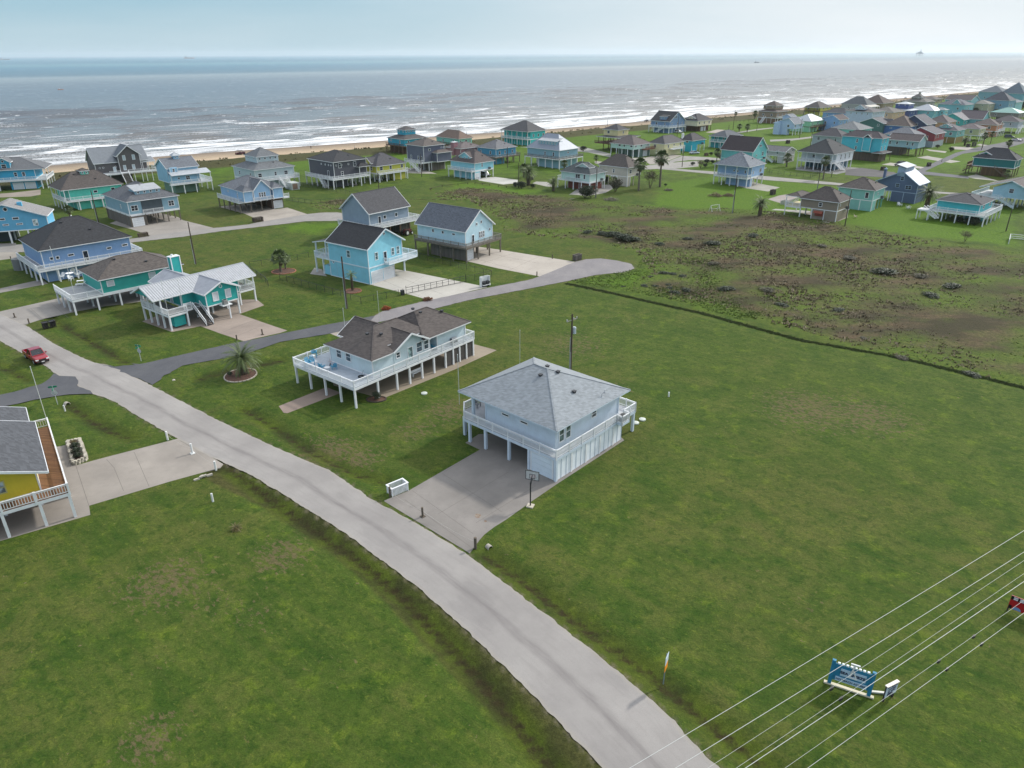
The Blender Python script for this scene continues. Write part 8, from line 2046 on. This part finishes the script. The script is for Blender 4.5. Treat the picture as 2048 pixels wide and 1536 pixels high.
mb = MB(); x = Ls * .52; mb.beam((x - .2, -.1, hs - 1.05), (x, -.12, hs + .2), .1); mb.beam((x + .22, -.1, hs - 1.0), (x, -.12, hs - .4), .08); mb.box(x - .3, x + .3, -.16, -.06, hs + .14, hs + .24); mb.box(x - .3, x + .3, -.16, -.06, hs - 1.1, hs - 1.02); mb.build('ornament', paint((214, 216, 214)), sg)
zt = (1.15 + hs - .55) / 2
text_on('SEA BREEZE', .60 * Ls / 5, Matrix.Translation((Ls / 2 + .05, -.085, zt)) @ FR, sg, NAVY, bold=.012)
text_on('NO BEACH ACCESS', .42 * Ls / 5, Matrix.Translation((Ls / 2, -.085, .79)) @ FR, sg, NAVY, bold=.004)
a, b = CG('g6', 1288, 1165), CG('g6', 1492, 1060); rz, L2 = facing(a, b); h2 = HT(a, cc('g6', (1288, 850))[1])
s2 = empty('notice_sign', (a.x, a.y, 0), rz, 'small white notice board beside the blue sign', 'sign')
for x in (.05, L2 - .05):
    mb = MB(); mb.box(x - .06, x + .06, -.02, .1, -.1, h2 - .05); mb.build('post', wood((64, 56, 54)), s2)
mb = MB(); mb.box(-.05, L2 + .05, -.07, -.025, .5, h2); mb.build('board', paint((188, 202, 216), .5, .08), s2)
mb = MB(); mb.box(-.1, L2 + .1, -.12, .12, h2, h2 + .06); mb.build('cap', paint((214, 206, 196)), s2)
hb = h2 - .5
text_on('NO BEACH', hb * .2, Matrix.Translation((L2 / 2, -.08, .5 + hb * .86)) @ FR, s2, NAVY, bold=.004); text_on('ACCESS', hb * .22, Matrix.Translation((L2 / 2, -.08, .5 + hb * .64)) @ FR, s2, NAVY, bold=.004)
mb = MB()
for i, (z, u0, u1) in enumerate(((.44, .12, .3), (.44, .42, .85), (.27, .12, .6), (.13, .1, .75))): mb.box(L2 * u0, L2 * u1, -.085, -.07, .5 + hb * z - .05, .5 + hb * z + .05)
mb.build('faded_lines', NAVY, s2)
g = CG('g6', 1230, 990); mb = MB(); mb.box(-.75, .75, -.08, .08, .0, .12); o = mb.build('wood_plank', paint((206, 204, 194)), None, (g.x, g.y, .03)); o.rotation_euler.z = R(-8); tag(o, 'white plank lying in the grass between the two signs', 'plank')
a = G(2012.5, 1221); b = G(2060, 1240); rz, L3 = facing(a, b); L3 *= 1.35; h3 = HT(a, 1190)
s3 = empty('banner_sign', (a.x, a.y, 0), rz, 'red and black banner sign cut off by the right edge', 'sign')
for x in (.05, L3 - .05):
    mb = MB(); mb.box(x - .05, x + .05, .02, .1, -.1, h3); mb.build('post', wood((64, 56, 54)), s3)
mb = MB(); mb.box(0, L3, -.03, .02, .35, h3); mb.build('board', paint((170, 24, 36), .4, .15), s3)
mb = MB(); mb.box(.02, L3 - .02, -.045, -.031, h3 - .38, h3 - .02); mb.box(.02, .25, -.045, -.031, .37, .7); mb.box(L3 * .5, L3 * .8, -.045, -.031, .5, .85); mb.build('dark_panel', plain((26, 22, 34), .4), s3)
mb = MB()
for z in (h3 - .12, h3 - .28):
    for i in range(5): mb.box(.2 + i * L3 * .19, .2 + i * L3 * .19 + L3 * .13, -.056, -.046, z - .06, z + .06)
mb.build('white_lines', paint((214, 206, 214)), s3)
mb = MB(); mb.poly([(.62 + .3 * math.cos(q), -.058, .4 + .3 * math.sin(q)) for q in [i * math.pi / 8 for i in range(9)]]); mb.build('blue_emblem', paint((110, 150, 190)), s3)
g = CG('g2', 648, 850); hq = HT(g, cc('g2', (735, 565))[1]); s4 = empty('roadside_sign', (g.x, g.y, 0), R(62), 'leaning white and orange sign on a post beside the ditch', 'sign')
mb = MB(); mb.beam((0, 0, -.1), (.16, 0, hq), .07); mb.build('post', paint((110, 124, 128)), s4)
mb = MB(); mb.box(-.32, .42, -.075, -.045, hq - .75, hq); mb.build('white_plate', paint((190, 204, 214)), s4); mb = MB(); mb.box(-.32, .4, -.075, -.045, hq - 1.4, hq - .78); mb.build('orange_plate', paint((226, 140, 24)), s4)

# ================================================================== power lines crossing the corner
WD = Vector((math.sin(R(58.8)), math.cos(R(58.8)), 0)); WN = Vector((WD.y, -WD.x, 0))
WIRES = [((1264, 1535), (2048, 1061.5), 11.0, .030), ((1354.5, 1535), (2048, 1104), 11.0, .030), ((1431, 1527), (2048, 1121), 9.2, .018), ((1475, 1535), (2048, 1147), 8.2, .018), ((1493, 1535), (2048, 1162.6), 11.0, .032), ((1572, 1535), (2048, 1200), 7.4, .018), ((1617, 1535), (2048, 1225.4), 6.8, .026)]
WL = ('outermost pale power line crossing the lower right corner', 'second pale power line from the upper left of the corner', 'third, thinner power line of the seven', 'fourth, thin power line with one dark clip', 'thickest pale power line in the middle of the seven', 'sixth, thin power line with several dark clips', 'lowest power line, nearest the corner')
wm_ = paint((186, 188, 184), .4, .05); cen_s = []
for (a_, b_, h_, r_), lb_ in zip(WIRES, WL):
    a, b = G(*a_, h_), G(*b_, h_); c0 = (a + b) / 2; u = (b - a).normalized()
    n0, n1 = -62, 66; P = []
    for i in range(33):
        t = n0 + (n1 - n0) * i / 32; q = c0 + u * t; s_ = 1.1 * (1 - ((t - (n0 + n1) / 2) / ((n1 - n0) / 2)) ** 2); P.append((q.x, q.y, q.z - s_ + 1.05))
    root = empty('power_line', (0, 0, 0), 0, lb_, 'power line', 'parallel power lines'); mb = MB(); mb.tube(P, r_ * .48, 6); mb.build('wire', wm_, root); cen_s.append((P[0], P[-1]))
    if r_ < .02 or h_ < 7:
        for k in ((16, 17) if h_ < 8 else (14,)):
            q = P[k]; mb = MB(); mb.beam(Vector(q) - u * .12 - Vector((0, 0, .1)), Vector(q) + u * .12 - Vector((0, 0, .1)), .1, .22); mb.build('clip', plain((30, 32, 34)), root)

# ================================================================== vehicles
def loft(mb, secs, m=0, cap=True):
    n = len(secs[0]); base = len(mb.v)
    for s in secs: mb.v += [tuple(p) for p in s]
    for i in range(len(secs) - 1):
        for j in range(n - 1): mb.f.append((base+i*n+j, base+i*n+j+1, base+(i+1)*n+j+1, base+(i+1)*n+j)); mb.m.append(m)
    if cap:
        mb.f.append(tuple(base + j for j in reversed(range(n)))); mb.m.append(m); mb.f.append(tuple(base + (len(secs)-1)*n + j for j in range(n))); mb.m.append(m)
def carpaint(c):
    def f(nt, b):
        b.inputs['Base Color'].default_value = rgb(c); b.inputs['Metallic'].default_value = .35; b.inputs['Roughness'].default_value = .28; b.inputs['Coat Weight'].default_value = .6
    return mat(('car', c), f)
def vehicle(loc, rz, col, kind, label, cat, name):
    root = empty(name, loc, rz, label, cat); P = carpaint(col); gl = glassm((26, 30, 36)); bk = plain((22, 22, 24), .6)
    Lb = 5.6 if kind == 'pickup' else 4.8; w = .98 if kind == 'pickup' else .93; hb = 1.08 if kind == 'pickup' else .92; ht = 1.86 if kind == 'pickup' else 1.5
    def sec(x, z0, z1, ww): return [(x, -ww * .92, z0), (x, -ww, z0 + .18), (x, -ww, z1 - .22), (x, -ww * .93, z1 - .05), (x, -ww * .8, z1), (x, ww * .8, z1), (x, ww * .93, z1 - .05), (x, ww, z1 - .22), (x, ww, z0 + .18), (x, ww * .92, z0), (x, -ww * .92, z0)]
    mb = MB(); F = Lb / 2
    if kind == 'pickup':
        loft(mb, [sec(F, .55, .92, w * .86), sec(F - .18, .42, hb - .04, w * .96), sec(F - .9, .38, hb + .06, w), sec(F - 1.5, .38, hb + .10, w), sec(-.75, .38, hb + .08, w)])
        for s in (-1, 1): mb.box(-F + .1, -.75, s * w - .06 * (1 + s), s * w + .06 * (1 - s), .42, hb + .12)
        mb.box(-F + .06, -F + .16, -w, w, .42, hb + .12); mb.box(-F + .16, -.75, -w + .1, w - .1, .5, .62)
        cab = (F - 1.55, F - 2.15, -.45, -.72)
    elif kind == 'suv':
        loft(mb, [sec(F, .5, .85, w * .86), sec(F - .25, .36, hb, w * .97), sec(F - 1.1, .34, hb + .1, w), sec(-F + .3, .34, hb + .12, w), sec(-F, .5, hb, w * .88)]); cab = (F - 1.1, F - 1.8, -F + .45, -F + .12); ht = 1.75
    else:
        loft(mb, [sec(F, .45, .7, w * .84), sec(F - .25, .32, hb - .12, w * .96), sec(F - 1.3, .3, hb, w), sec(-F + .9, .3, hb + .02, w), sec(-F + .2, .34, hb - .02, w * .95), sec(-F, .5, .8, w * .85)]); cab = (F - 1.35, F - 2.1, -F + 1.5, -F + .75); ht = 1.42
    mb.build('body', P, root, smooth=False)
    x0, x1, x2, x3 = cab; zb = hb + .06; wt = w * .76; wb = w * .9
    mb = MB(); q = lambda x, z, ww: [(x, -ww, z), (x, ww, z)]
    A, B, C_, D_ = [(x0, s * wb, zb) for s in (-1, 1)], [(x1, s * wt, ht) for s in (-1, 1)], [(x2, s * wt, ht) for s in (-1, 1)], [(x3, s * wb, zb) for s in (-1, 1)]
    mb.poly([A[0], A[1], B[1], B[0]]); mb.poly([C_[0], C_[1], D_[1], D_[0]]); mb.poly([A[0], B[0], C_[0], D_[0]]); mb.poly([A[1], D_[1], C_[1], B[1]]); mb.build('window_glass', gl, root)
    mb = MB(); e = .05; mb.poly([(x1 + .04, -wt - .02, ht + .01), (x1 + .04, wt + .02, ht + .01), (x2 - .04, wt + .02, ht + .01), (x2 - .04, -wt - .02, ht + .01)][::-1]); mb.box(x2, x1, -wt, wt, ht - .02, ht + .05)
    for s in (-1, 1):
        mb.beam((x0 - .03, s * (wb + .01), zb), (x1, s * (wt + .01), ht), .08); mb.beam((x3, s * (wb + .01), zb), (x2, s * (wt + .01), ht), .12); xm = (x1 + x2) / 2; mb.beam((xm, s * (wb + .01), zb), (xm, s * (wt + .01), ht), .09)
    mb.build('roof', P, root)
    for s in (-1, 1):
        mb = MB(); mb.box(F - .14, F + .01, s * w * .72 - .2, s * w * .72 + .2, .72 if kind != 'sedan' else .56, .92 if kind != 'sedan' else .7); mb.build('headlight', paint((226, 226, 230), .15), root)
        mb = MB(); mb.box(x0 - .25, x0 - .05, s * (w + .13) - .1, s * (w + .13) + .1, zb + .02, zb + .2); mb.build('mirror', P, root)
        mb = MB(); mb.box(-F - .01, -F + .1, s * w * .8 - .1, s * w * .8 + .1, .75, .95); mb.build('tail_light', plain((140, 14, 18), .3), root)
        for xw in (F - .95, -F + 1.05):
            t = MB(); R_ = .39 if kind == 'pickup' else .34; t.tube([(0, s * (w - .2), R_), (0, s * (w + .03), R_)], R_, 16); wh = t.build('wheel', bk, root, (xw, 0, 0)); t = MB(); t.tube([(0, s * (w + .02), R_), (0, s * (w + .045), R_)], R_ * .6, 12); t.build('rim', paint((150, 152, 156), .3), wh)
    mb = MB(); mb.box(F - .1, F + .03, -.5, .5, .62, .9); mb.build('grille', plain((40, 36, 38), .3), root); mb = MB(); mb.box(F - .02, F + .07, -w * .85, w * .85, .4, .6); mb.build('bumper', plain((44, 40, 42), .4), root)
    mb = MB(); mb.box(F + .07, F + .09, -.2, .2, .44, .57); mb.build('number_plate', paint((210, 210, 210)), root)
    return root
ga = CG('c6', 240, 1050); gb2 = CG('c6', 395, 1085); q = CG('c6', 305, 1062)
hd = math.atan2((gb2 - ga).y, (gb2 - ga).x); 
vehicle((q.x, q.y, .0), R(-41), (150, 28, 40), 'pickup', 'red pickup truck parked on the edge of the pale road', 'truck', 'pickup_truck')
def at_(c, x, y): g = CG(c, x, y); return (g.x, g.y, 0)
vehicle(at_('c3', 448, 625), R(-45), (190, 192, 196), 'suv', 'silver car under the light cyan house', 'car', 'parked_car')
vehicle(at_('e3', 350, 352), R(-150), (30, 32, 38), 'suv', 'black car on the concrete driveway of the aqua three-storey house', 'car', 'parked_car')
vehicle(at_('c4', 292, 697), R(-45), (206, 210, 214), 'suv', 'white car by the denim blue barn-shaped house', 'car', 'parked_car')
vehicle(at_('e1', 1750, 1340), R(-30), (54, 62, 72), 'suv', 'dark car in front of the grey-white house at the far right', 'car', 'parked_car')
vehicle(at_('e1', 1905, 1400), R(-60), (196, 190, 198), 'sedan', 'pale car on the far street at the right', 'car', 'parked_car')
vehicle(at_('c3', 1530, 640), R(-40), (200, 204, 206), 'sedan', 'white car under the beige stucco house', 'car', 'parked_car')
vehicle(at_('c4', 452, 912), R(20), (190, 200, 210), 'sedan', 'pale blue car beside the small cyan house', 'car', 'parked_car')
vehicle(at_('e5', 85, 1500), R(40), (60, 70, 70), 'suv', 'dark car in the shade under the deep azure house', 'car', 'parked_car')
g = CG('f2', 1330, 680); tr = empty('tractor', (g.x, g.y, 0), R(60), 'dark tractor with big pale-hubbed wheel under the grey gabled house', 'tractor')
mb = MB(); mb.box(-1.2, 1.4, -.4, .4, .6, 1.3); mb.box(-.9, -.3, -.45, .45, 1.3, 1.5); mb.build('body', plain((70, 30, 26), .5), tr)
for x, r_ in ((-.9, .75), (1.0, .45)):
    for s in (-1, 1):
        t = MB(); t.tube([(x, s * .55, r_), (x, s * .85, r_)], r_, 16); wh = t.build('wheel', plain((24, 24, 24), .8), tr); t = MB(); t.tube([(x, s * .85, r_), (x, s * .88, r_)], r_ * .55, 12); t.build('rim', paint((190, 192, 190)), wh)
def buggy(c, x, y, label, col, rz):
    g = CG(c, x, y, -.5); o = empty('beach_buggy', (g.x, g.y, -.62), rz, label, 'beach buggy', 'buggies on the beach'); mb = MB(); mb.box(-1.4, 1.4, -.7, .7, .45, .95); mb.box(.5, 1.4, -.6, .6, .95, 1.15); mb.build('body', plain(col, .4), o)
    mb = MB()
    for s in (-1, 1):
        mb.beam((.7, s * .65, 1), (.3, s * .6, 1.9), .07); mb.beam((.3, s * .6, 1.9), (-.9, s * .6, 1.9), .07); mb.beam((-.9, s * .6, 1.9), (-1.1, s * .65, .95), .07)
    mb.box(-.95, .35, -.65, .65, 1.88, 1.94); mb.build('roll_cage', plain((40, 30, 34)), o)
    for xx in (-1, 1):
        for s in (-1, 1): t = MB(); t.tube([(xx, s * .6, .38), (xx, s * .85, .38)], .38, 12); t.build('wheel', plain((24, 24, 24), .8), o)
buggy('c2', 236, 445, 'left dark red buggy on the sand behind the two-tier house', (96, 30, 40), R(50)); buggy('c2', 262, 444, 'right dark red buggy trailing close behind on the sand', (80, 36, 50), R(45)); buggy('e2', 1590, 250, 'grey buggy on the far stretch of beach', (70, 84, 100), R(50)); buggy('c3', 1772, 176, 'dark buggy on the beach beside the barn-shaped house', (44, 44, 54), R(50))

# ================================================================== people on the sand
def person(c, x, y, label, top, trousers, seed, stride=.25, arms=.2):
    g = CG(c, x, y, -.6); root = empty('person', (g.x, g.y, -.7), R(140 + seed * 60), label, 'person', 'people walking on the beach')
    V = [(0,0,.95),(0,0,1.15),(0,.01,1.4),(0,0,1.52),(0,.01,1.66),(.1,0,.9),(.11,stride*.5,.5),(.11,stride*.4,.08),(.11,stride*.4+.14,.03),(-.1,0,.9),(-.11,-stride*.5,.5),(-.11,-stride,.1),(-.11,-stride+.14,.04),(.2,0,1.42),(.26,-arms*.6,1.15),(.25,arms*.4,.9),(.25,arms*.6,.82),(-.2,0,1.42),(-.26,arms*.6,1.15),(-.25,arms,.92),(-.25,arms*1.2,.84)]
    E_ = [(0,1),(1,2),(2,3),(3,4),(0,5),(5,6),(6,7),(7,8),(0,9),(9,10),(10,11),(11,12),(2,13),(13,14),(14,15),(15,16),(2,17),(17,18),(18,19),(19,20)]
    rad = [.15,.14,.17,.055,.1,.095,.065,.045,.045,.095,.065,.045,.045,.07,.045,.035,.03,.07,.045,.035,.03]
    me = bpy.data.meshes.new('body'); me.from_pydata(V, E_, []); o = bpy.data.objects.new('body', me); COL.objects.link(o); o.parent = root
    m = o.modifiers.new('skin', 'SKIN'); sv = me.skin_vertices[0].data
    for i, r_ in enumerate(rad): sv[i].radius = (r_, r_ * .8)
    sv[0].use_root = True; o.modifiers.new('sub', 'SUBSURF').levels = 1; o.modifiers['sub'].render_levels = 2
    def f(nt, b):
        s = N(nt, 'ShaderNodeSeparateXYZ'); nt.links.new(objco(nt), s.inputs[0]); z = s.outputs[2]
        col = mixc(nt, rng(nt, z, .93, .95), rgb(trousers), rgb(top)); col = mixc(nt, rng(nt, z, 1.47, 1.49), col, rgb((180, 130, 104))); nt.links.new(col, b.inputs['Base Color']); b.inputs['Roughness'].default_value = .8
    me.materials.append(mat(('person', seed), f))
    mb = MB(); mb.tube([(0, -.02, 1.62), (0, -.03, 1.78)], .1, 8, 0, True, .07); mb.build('hair', plain((50, 36, 28), .8), root)
person('c2', 828, 402, 'person in dark clothes walking on the sand, left of the two', (50, 44, 52), (36, 34, 40), 1, .3); person('c2', 1187, 402, 'person in a pale top on the sand, right of the two', (150, 150, 156), (60, 60, 74), 2, .1, .1)

# ================================================================== furniture
def chair(loc, rz, col, label, group, name='adirondack_chair', tall=0.0):
    o = empty(name, loc, rz, label, 'chair', group); m = paint(col, .5); mb = MB(); z = .36 + tall
    for i in range(5): mb.box(-.27 + i * .11, -.18 + i * .11, -.3, .25, z, z + .03)
    mb.build('seat', m, o); mb = MB()
    for i in range(5): mb.beam((-.22 + i * .11, .2, z), (-.25 + i * .125, .52, z + .75 - abs(i - 2) * .06), .09, .025)
    mb.build('backrest', m, o)
    for s in (-1, 1):
        mb = MB(); mb.box(s * .33 - .06, s * .33 + .06, -.38, .35, z + .22, z + .25); mb.build('armrest', m, o)
        for y in (-.3, .25): mb = MB(); mb.box(s * .3 - .03, s * .3 + .03, y - .03, y + .03, 0, z + .22); mb.build('leg', m, o)
def table(loc, r_, h, col, label, name='round_table'):
    o = empty(name, loc, 0, label, 'table'); mb = MB(); mb.cyl(0, 0, h - .03, h, r_, 18); mb.build('table_top', paint(col), o); mb = MB(); mb.cyl(0, 0, 0, h - .03, .06, 8, 0, .04); mb.cyl(0, 0, 0, .03, r_ * .6, 12); mb.build('pedestal', paint(col), o)
def dk(c, x, y, h=2.9): g = CG(c, x, y, h); return (g.x, g.y, h)
BC = (70, 150, 184); CGp = 'blue chairs on the white deck'
chair(dk('g3', 860, 800), R(150), BC, 'blue chair left of the small white round table on the deck', CGp); chair(dk('g3', 1110, 800), R(215), BC, 'blue chair right of the small white round table on the deck', CGp)
chair(dk('g3', 710, 560), R(190), BC, 'high blue chair at the rail behind the bistro table', CGp, tall=.35); chair(dk('g3', 665, 735), R(20), BC, 'high blue chair right before the bistro table', CGp, tall=.35); chair(dk('g3', 585, 770), R(40), BC, 'high blue chair nearest the front rail corner', CGp, tall=.35)
table(dk('g3', 675, 660), .4, 1.0, (206, 208, 210), 'white bistro table among the high blue chairs', 'bistro_table'); table(dk('g3', 970, 830), .38, .5, (218, 220, 222), 'small white round table between two blue chairs')
o = empty('footstool', dk('g3', 905, 860), R(150), 'grey slatted footstool before the left blue chair', 'footstool'); mb = MB()
for i in range(5): mb.box(-.28, .28, -.26 + i * .11, -.18 + i * .11, .32, .35)
mb.build('seat', paint((190, 196, 200)), o); mb = MB()
for x in (-.25, .25):
    for y in (-.22, .22): mb = MB(); mb.box(x - .03, x + .03, y - .03, y + .03, 0, .32); mb.build('leg', paint((190, 196, 200)), o)
g = dk('g3', 1665, 965); o = empty('garden_hose', g, 0, 'coiled dark hose on the grey deck boards', 'hose'); mb = MB(); mb.tube([((.35 + .08 * math.sin(i * .35)) * math.cos(i * .5), (.35 + .08 * math.sin(i * .35)) * math.sin(i * .5), .04 + i * .002) for i in range(70)], .03, 5); mb.build('coil', plain((40, 46, 44), .6), o); mb = MB(); mb.beam((0, 0, .05), (.35, .1, 1.0), .03); mb.build('nozzle_stem', plain((60, 62, 64)), o)
g = dk('g3', 1035, 730); o = empty('anchor_ornament', g, 0, 'small anchor ornament on a brown stand on the deck', 'ornament'); mb = MB(); mb.cyl(0, 0, 0, .35, .16, 10, 0, .08); mb.build('stand', paint((100, 76, 70)), o); mb = MB(); mb.beam((0, 0, .35), (0, 0, 1.1), .05); mb.beam((-.3, 0, .7), (0, 0, .6), .05); mb.beam((.3, 0, .7), (0, 0, .6), .05); mb.build('anchor', paint((200, 176, 170)), o)
chair(dk('d1', 1262, 405), R(130), BC, 'front blue chair in the alcove of the white-decked house', CGp); chair(dk('d1', 1285, 388), R(130), BC, 'rear blue chair in the alcove of the white-decked house', CGp)
ac_unit(dk('d1', 1010, 512), R(50), 'grey air conditioner by the back door of the white-decked house')
g = dk('d1', 1425, 362); o = empty('barbecue_grill', g, R(40), 'dark barbecue grill on the right part of the white deck', 'grill'); mb = MB(); mb.box(-.5, .5, -.28, .28, .3, .8); mb.build('cabinet', plain((50, 54, 58), .4), o); mb = MB(); mb.tube([(-.45, 0, .82), (.45, 0, .82)], .28, 12); mb.build('lid', plain((120, 126, 132), .3), o)
chair(dk('d2', 385, 465), R(60), (120, 124, 130), 'grey chair on the far end of the pale blue house deck', 'grey deck chairs')
for i, (x, y) in enumerate(((515, 395), (585, 415), (635, 380), (600, 350), (668, 368))): chair(dk('c6', x, y, 2.75), i * 1.3, (206, 210, 212), ('nearest white chair at the corner of', 'white chair in front of', 'white chair right of', 'white chair behind', 'white chair farthest right of')[i] + ' the white table on the sun-lounger deck', 'white chairs on the sun-lounger deck')
table(dk('c6', 577, 382, 2.75), .75, .75, (220, 222, 222), 'round white table on the sun-lounger deck')
for i, (x, y) in enumerate(((655, 455), (665, 428))):
    o = empty('sun_lounger', dk('c6', x, y, 2.75), R(20), ('nearer', 'farther')[i] + ' white sun lounger on the corner deck', 'sun lounger', 'white sun loungers'); mb = MB(); mb.box(-.7, .6, -.3, .3, .3, .36); mb.build('seat', white(), o); mb = MB(); mb.beam((.6, 0, .33), (1.15, 0, .75), .6, .05); mb.build('backrest', white(), o)
    for x_ in (-.6, .5):
        for y_ in (-.26, .26): mb = MB(); mb.box(x_ - .03, x_ + .03, y_ - .03, y_ + .03, 0, .3); mb.build('leg', white(), o)
ac_unit(dk('c6', 1282, 440, 3.0), R(44), 'dark air conditioner on the side of the sun-lounger house')
for i, (x, y) in enumerate(((1500, 655), (1590, 650), (1640, 635))): chair(dk('f2', x, y, 3.3), i, (160, 46, 52), ('left', 'middle', 'right')[i] + ' red chair on the timber deck of the light blue house', 'red chairs on the timber deck')
for i, (c, x, y) in enumerate((('e3', 333, 898), ('e3', 362, 900), ('e3', 455, 940), ('e3', 482, 940))): chair(at_(c, x, y), i * .8, (226, 228, 230), ('left white chair of the left pair', 'right white chair of the left pair', 'left white chair of the right pair', 'right white chair of the right pair')[i] + ' on the lawn by the denim-blue house', 'white chairs on the lawn')
chair(at_('e4', 1518, 995), 1, (190, 170, 160), 'lone pale chair on the lawn right of the taupe house', 'lawn chairs')
g = cenf(5.6, 11.5); o = empty('picnic_table', (g.x, g.y, 0), R(20), 'pale picnic table in the shade under the pale blue house', 'picnic table'); mb = MB(); mb.box(-.9, .9, -.38, .38, .7, .75); mb.build('table_top', paint((176, 186, 192)), o)
for s in (-1, 1): mb = MB(); mb.box(-.9, .9, s * .7 - .13, s * .7 + .13, .42, .46); mb.build('bench', paint((176, 186, 192)), o); mb = MB(); mb.beam((s * .6, -.75, 0), (s * .6, .3, .7), .08); mb.beam((s * .6, .75, 0), (s * .6, -.3, .7), .08); mb.build('leg', paint((176, 186, 192)), o)
g = brof(12.6, 1.6); o = empty('bench', (g.x, g.y, 0), R(51), 'white bench under the long white deck', 'bench'); mb = MB(); mb.box(-1.0, 1.0, -.2, .2, .4, .46); mb.build('seat', white(), o); mb = MB(); mb.box(-1.0, 1.0, .2, .25, .5, .85); mb.build('backrest', white(), o)
for x_ in (-.9, .9): mb = MB(); mb.box(x_ - .04, x_ + .04, -.18, .2, 0, .4); mb.build('leg', white(), o)
# debris piles on the lawns
def pile(c, x, y, r_, h, col, label):
    g = CG(c, x, y); mb = MB(); rnd = random.Random(int(x))
    for i in range(170):
        a = rnd.uniform(0, 6.28); q = r_ * rnd.random() ** .6; z = h * (1 - q / r_) * rnd.random(); p = Vector((math.cos(a) * q, math.sin(a) * q, z + .05)); mb.beam(p, p + Vector((rnd.uniform(-.7, .7), rnd.uniform(-.7, .7), rnd.uniform(-.05, .35))), rnd.uniform(.04, .1))
    o = mb.build('brush_pile', wood(col), None, (g.x, g.y, 0)); tag(o, label, 'brush pile', 'brush piles on the lawns')
pile('c4', 670, 1345, 2.2, 1.6, (124, 106, 86), 'big brown brush pile on the lawn before the light blue house'); pile('c4', 805, 1342, 1.6, 1.0, (124, 106, 86), 'smaller brown brush pile beside the big one'); pile('f1', 1235, 1095, 2.4, .9, (128, 122, 108), 'grey pile of branches on the lawn near the dark round shrub'); pile('c4', 190, 1285, 1.3, .5, (120, 112, 96), 'low scatter of sticks left of the brush piles')
pile('d1', 875, 75, .45, .4, (150, 80, 40), 'small rust-brown clump beside the side street'); pile('d4', 1210, 738, .5, .35, (120, 84, 60), 'brown clump at the azure house driveway corner')
# offshore rig and boats on the horizon
g = G(1737, 106.2); rg = empty('oil_platform', (g.x * .9 if False else 5150, 9900, -1.15), .3, 'faint oil platform on the horizon at the right', 'oil platform'); PB = paint((120, 132, 140))
mb = MB(); mb.box(-34, 34, -24, 24, 22, 32); mb.box(-14, 20, -14, 14, 32, 46); mb.beam((10, 0, 40), (10, 0, 74), 5); mb.beam((-34, 0, 30), (-56, 0, 48), 3); mb.build('deck', PB, rg)
for x in (-26, 26):
    for y in (-18, 18): mb = MB(); mb.cyl(x, y, -3, 22, 3, 8); mb.build('leg', PB, rg)
def ship(x, y, s, label, col):
    o = empty('ship', (x, y, -1.15), .4, label, 'ship', 'ships on the horizon'); mb = MB(); mb.prism([(-s, -s*.15), (s*.8, -s*.15), (s*1.1, 0), (s*.8, s*.15), (-s, s*.15)], -.2, s * .16); mb.build('hull', paint(col), o); mb = MB(); mb.box(-s*.8, -s*.4, -s*.12, s*.12, s*.16, s*.42); mb.build('bridge', paint((206, 206, 206)), o)
ship(-5150, 12600, 75, 'tiny rust-red ship on the horizon, left of the middle', (176, 110, 84)); ship(-7200, 11200, 60, 'tiny ship on the horizon at the far left', (170, 150, 140)); ship(1180, 3750, 14, 'small dark boat far out towards the right', (70, 74, 84)); ship(-640, 1100, 3.5, 'tiny orange boat in the brown water at far left', (206, 120, 60))

# ================================================================== haze
hz = MB(); hz.box(-26000, 26000, -300, 26000, -9, 140)
def haze_mat():
    m = bpy.data.materials.new('haze'); m.use_nodes = True; nt = m.node_tree; nt.nodes.clear(); o = N(nt, 'ShaderNodeOutputMaterial'); v = N(nt, 'ShaderNodeVolumePrincipled')
    v.inputs['Color'].default_value = (.86, .92, .97, 1); v.inputs['Density'].default_value = HAZE_D; v.inputs['Anisotropy'].default_value = .35; nt.links.new(v.outputs[0], o.inputs['Volume']); return m
HAZE_D = .00004
USE_HAZE = True
if USE_HAZE: tag(hz.build('haze', haze_mat()), kind='stuff')
